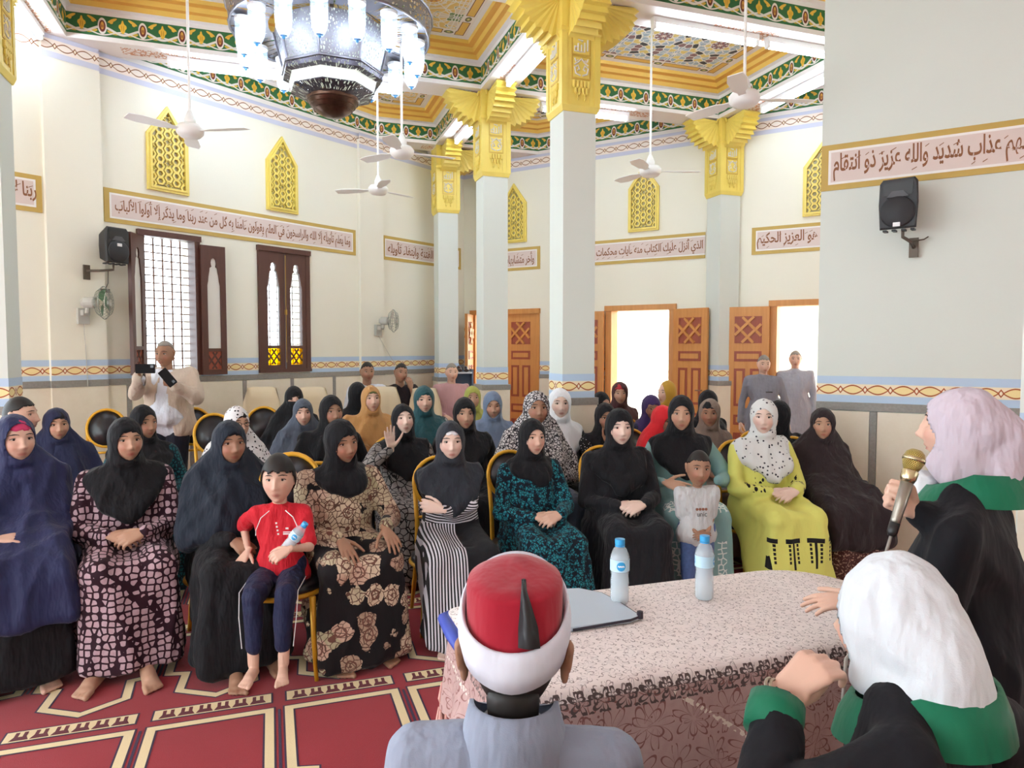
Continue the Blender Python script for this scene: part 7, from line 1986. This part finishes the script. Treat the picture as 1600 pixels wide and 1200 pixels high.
# ------------------------------------------------------------------ woman in white scarf and gown, seen from behind
M_GOWN = cloth('black_gown_cloth', '#131318', 0.85, 0.22, 0.04); M_GREEN = cloth('green_satin_band', '#0f6b4c', 0.6, 0.2, 0.1); M_SCW = cloth('white_chiffon_scarf', '#cfd5da', 0.75, 0.5, 0.15); M_SCL = cloth('lilac_chiffon_scarf', '#bfb2bc', 0.75, 0.5, 0.15)
ww = seated('woman in white scarf and black gown with green collar, seen from behind', 1440, 872, 1.2, 'wrap', M_SCW, M_GOWN, 'fair', -148, (-18, -6, 0), 1.12,
            {-1: (tuple(at(1216, 1088, 1.2)), (0.78, 0.05, 0.62), (-0.45, -0.55, 0.65), 'loose'), 1: ((0.80, 1.45, 0.72), (-0.3, 0.9, 0.1), (0, 0, 1), None)}, name='person', group=None,
            extra=[[((0, -0.02, 0.0), (0.094, 0.11, 0.10)), ((0.0, -0.085, -0.045), (0.085, 0.06, 0.085))], [((0, -0.09, -0.05), (0.085, 0.055, 0.08)), ((0.03, -0.10, -0.15), (0.085, 0.05, 0.05)), ((-0.06, -0.05, -0.16), (0.06, 0.05, 0.04))]], svox=0.008, voxel=0.010, fold=2.4, shz=0.055)
collar(ww[0], 0.965, 1.045, 0.128, 0.104, M_GREEN, -0.02); cuff(ww[0], ww[4], -1, M_GREEN, 0.047)
# bracelet
w_ = ww[4][-1][1]; mb = MB()
for k in range(2): mb.tube([(w_.x + 0.024 * math.cos(a), w_.y + 0.012 * math.sin(a) + k * 0.008, w_.z + 0.026 * math.sin(a)) for a in np.linspace(0, 6.28, 16)[:-1]], 0.003, 5, closed=True)
mb.build('bracelet', plain('beaded_metal', '#b8ad98', 0.3, 0.8), ww[0])
chair(ww[0].matrix_basis.translation.x, ww[0].matrix_basis.translation.y, 180 + GYAW - 148, 'gold-framed chair under the woman in white scarf', 'gold chairs people sit on')

# ------------------------------------------------------------------ standing speaker in lilac scarf with microphone
wrist = at(1434, 802, 1.78)
sp_ = person('woman in lilac scarf and black gown speaking into a golden microphone', 1522, 606, 1.86, 'stand', 50, (0, 0, 0), 'bald', 'fair',
             {1: (tuple(wrist), (-0.80, 0.25, 0.50), (-0.35, 0.85, -0.2), 'grip', 'w'), -1: (tuple(at(1345, 938, 1.93)), (-0.95, 0.25, -0.1), (0, -0.3, 1), 'flat', 'w')},
             [('gown', M_GOWN, 'robe', {'grow': 0.012, 'fold': 0.02, 'hem': 0.04})], 5, 1.05, 1.45, 0.0, voxel=0.012, shz=-0.085)
rt, hc, R, k, E, sh = sp_
Hm = lambda x, y, z: tuple(hc + R @ Vector((x, y, z)))
g = [[(Hm(0, -0.012, 0.020), (0.098, 0.116, 0.118)), (Hm(0, -0.014, -0.058), (0.092, 0.10, 0.065))], [(Hm(0, -0.06, 0.0), (0.092, 0.09, 0.10)), (Hm(0, -0.135, -0.03), (0.06, 0.04, 0.075))],
     [(Hm(0, -0.014, -0.055), (0.09, 0.095, 0.05)), (Hm(0, 0.018, -0.118), (0.078, 0.078, 0.03)), ((0, 0.0, 1.44), (0.10, 0.092, 0.03))], [(Hm(0, -0.12, -0.05), (0.07, 0.045, 0.06)), ((0, -0.06, 1.45), (0.09, 0.07, 0.03))]]
v, f = blob(g, 0.0085, 4); loc = (v - np.array(hc)) @ np.array(R); v = folds(v, f, 0.034, random.Random(5), kz=9, k=(18, 50), mask=np.clip((np.linalg.norm(loc, axis=1) - 0.10) * 9, 0.2, 1.0))
v, f = cut_opening(v, f, hc, R, -0.016, 0.066, 0.090); cloth_object('headscarf', v, f, M_SCL, rt)
collar(rt, 1.385, 1.475, 0.150, 0.112, M_GREEN, -0.02); cuff(rt, E, -1, M_GREEN, 0.055)
mb = MB(); mb.tube([(0.0, 0.115, 1.44), (0.02, 0.135, 1.38), (0.015, 0.14, 1.30)], [0.035, 0.04, 0.03], 8); mb.build('white_blouse', WHITEC, rt, True)
# microphone
a0, a1 = at(1398, 818, 1.72), at(1428, 718, 1.74); ax = (a1 - a0).normalized()
Mm = trans(a1) @ ax.to_track_quat('Z', 'Y').to_matrix().to_4x4()
mic = thing('microphone', 'golden microphone with mesh head in the speaker hand', 'microphone', Mm)
t = T('gold_mesh_metal', 0.3, 0.85); x, y, z = t.xyz(); m_ = ((z * 900).sin() * ((y.atan2(x)) * 30).sin()); t.color(t.mix(m_.gt(0.1), '#c9b36a', '#7d6a2e')); t.bump(m_, 0.6, 0.002); M_MESHG = t.m
mb = MB(); mb.lathe([(0.0, 0.027), (0.012, 0.025), (0.021, 0.017), (0.0255, 0.004), (0.0255, -0.004), (0.022, -0.016), (0.017, -0.028)], 24); mb.build('mesh_head', M_MESHG, mic, True)
mb = MB(); mb.lathe([(0.0262, -0.005), (0.0268, 0.0), (0.0262, 0.005)], 24); mb.lathe([(0.017, -0.026), (0.0195, -0.032), (0.0185, -0.05), (0.015, -0.06)], 20); mb.build('collar_ring', plain('champagne_metal', '#c6b893', 0.25, 0.9), mic, True)
mb = MB(); mb.lathe([(0.015, -0.06), (0.0135, -0.12), (0.012, -0.155), (0.012, -0.17)], 16); mb.build('grip', plain('silver_mic_body', '#9a948a', 0.3, 0.8), mic, True)
mb = MB(); mb.lathe([(0.0125, -0.165), (0.0125, -0.19), (0.008, -0.20)], 14); mb.build('plug', plain('black_plug', '#18181a', 0.4), mic, True)
mb = MB(); I = Mm.inverted(); e0 = at(1393, 830, 1.70)
mb.tube([tuple(I @ q) for q in (a1 - ax * 0.198, a1 - ax * 0.24, at(1378, 868, 1.66), at(1372, 950, 1.62), at(1340, 1005, 1.55), at(1322, 1030, 1.50), at(1315, 1120, 1.45))], 0.004, 6); mb.build('cable', plain('grey_cable', '#9c968e', 0.5), mic, True)
# rings on the resting hand
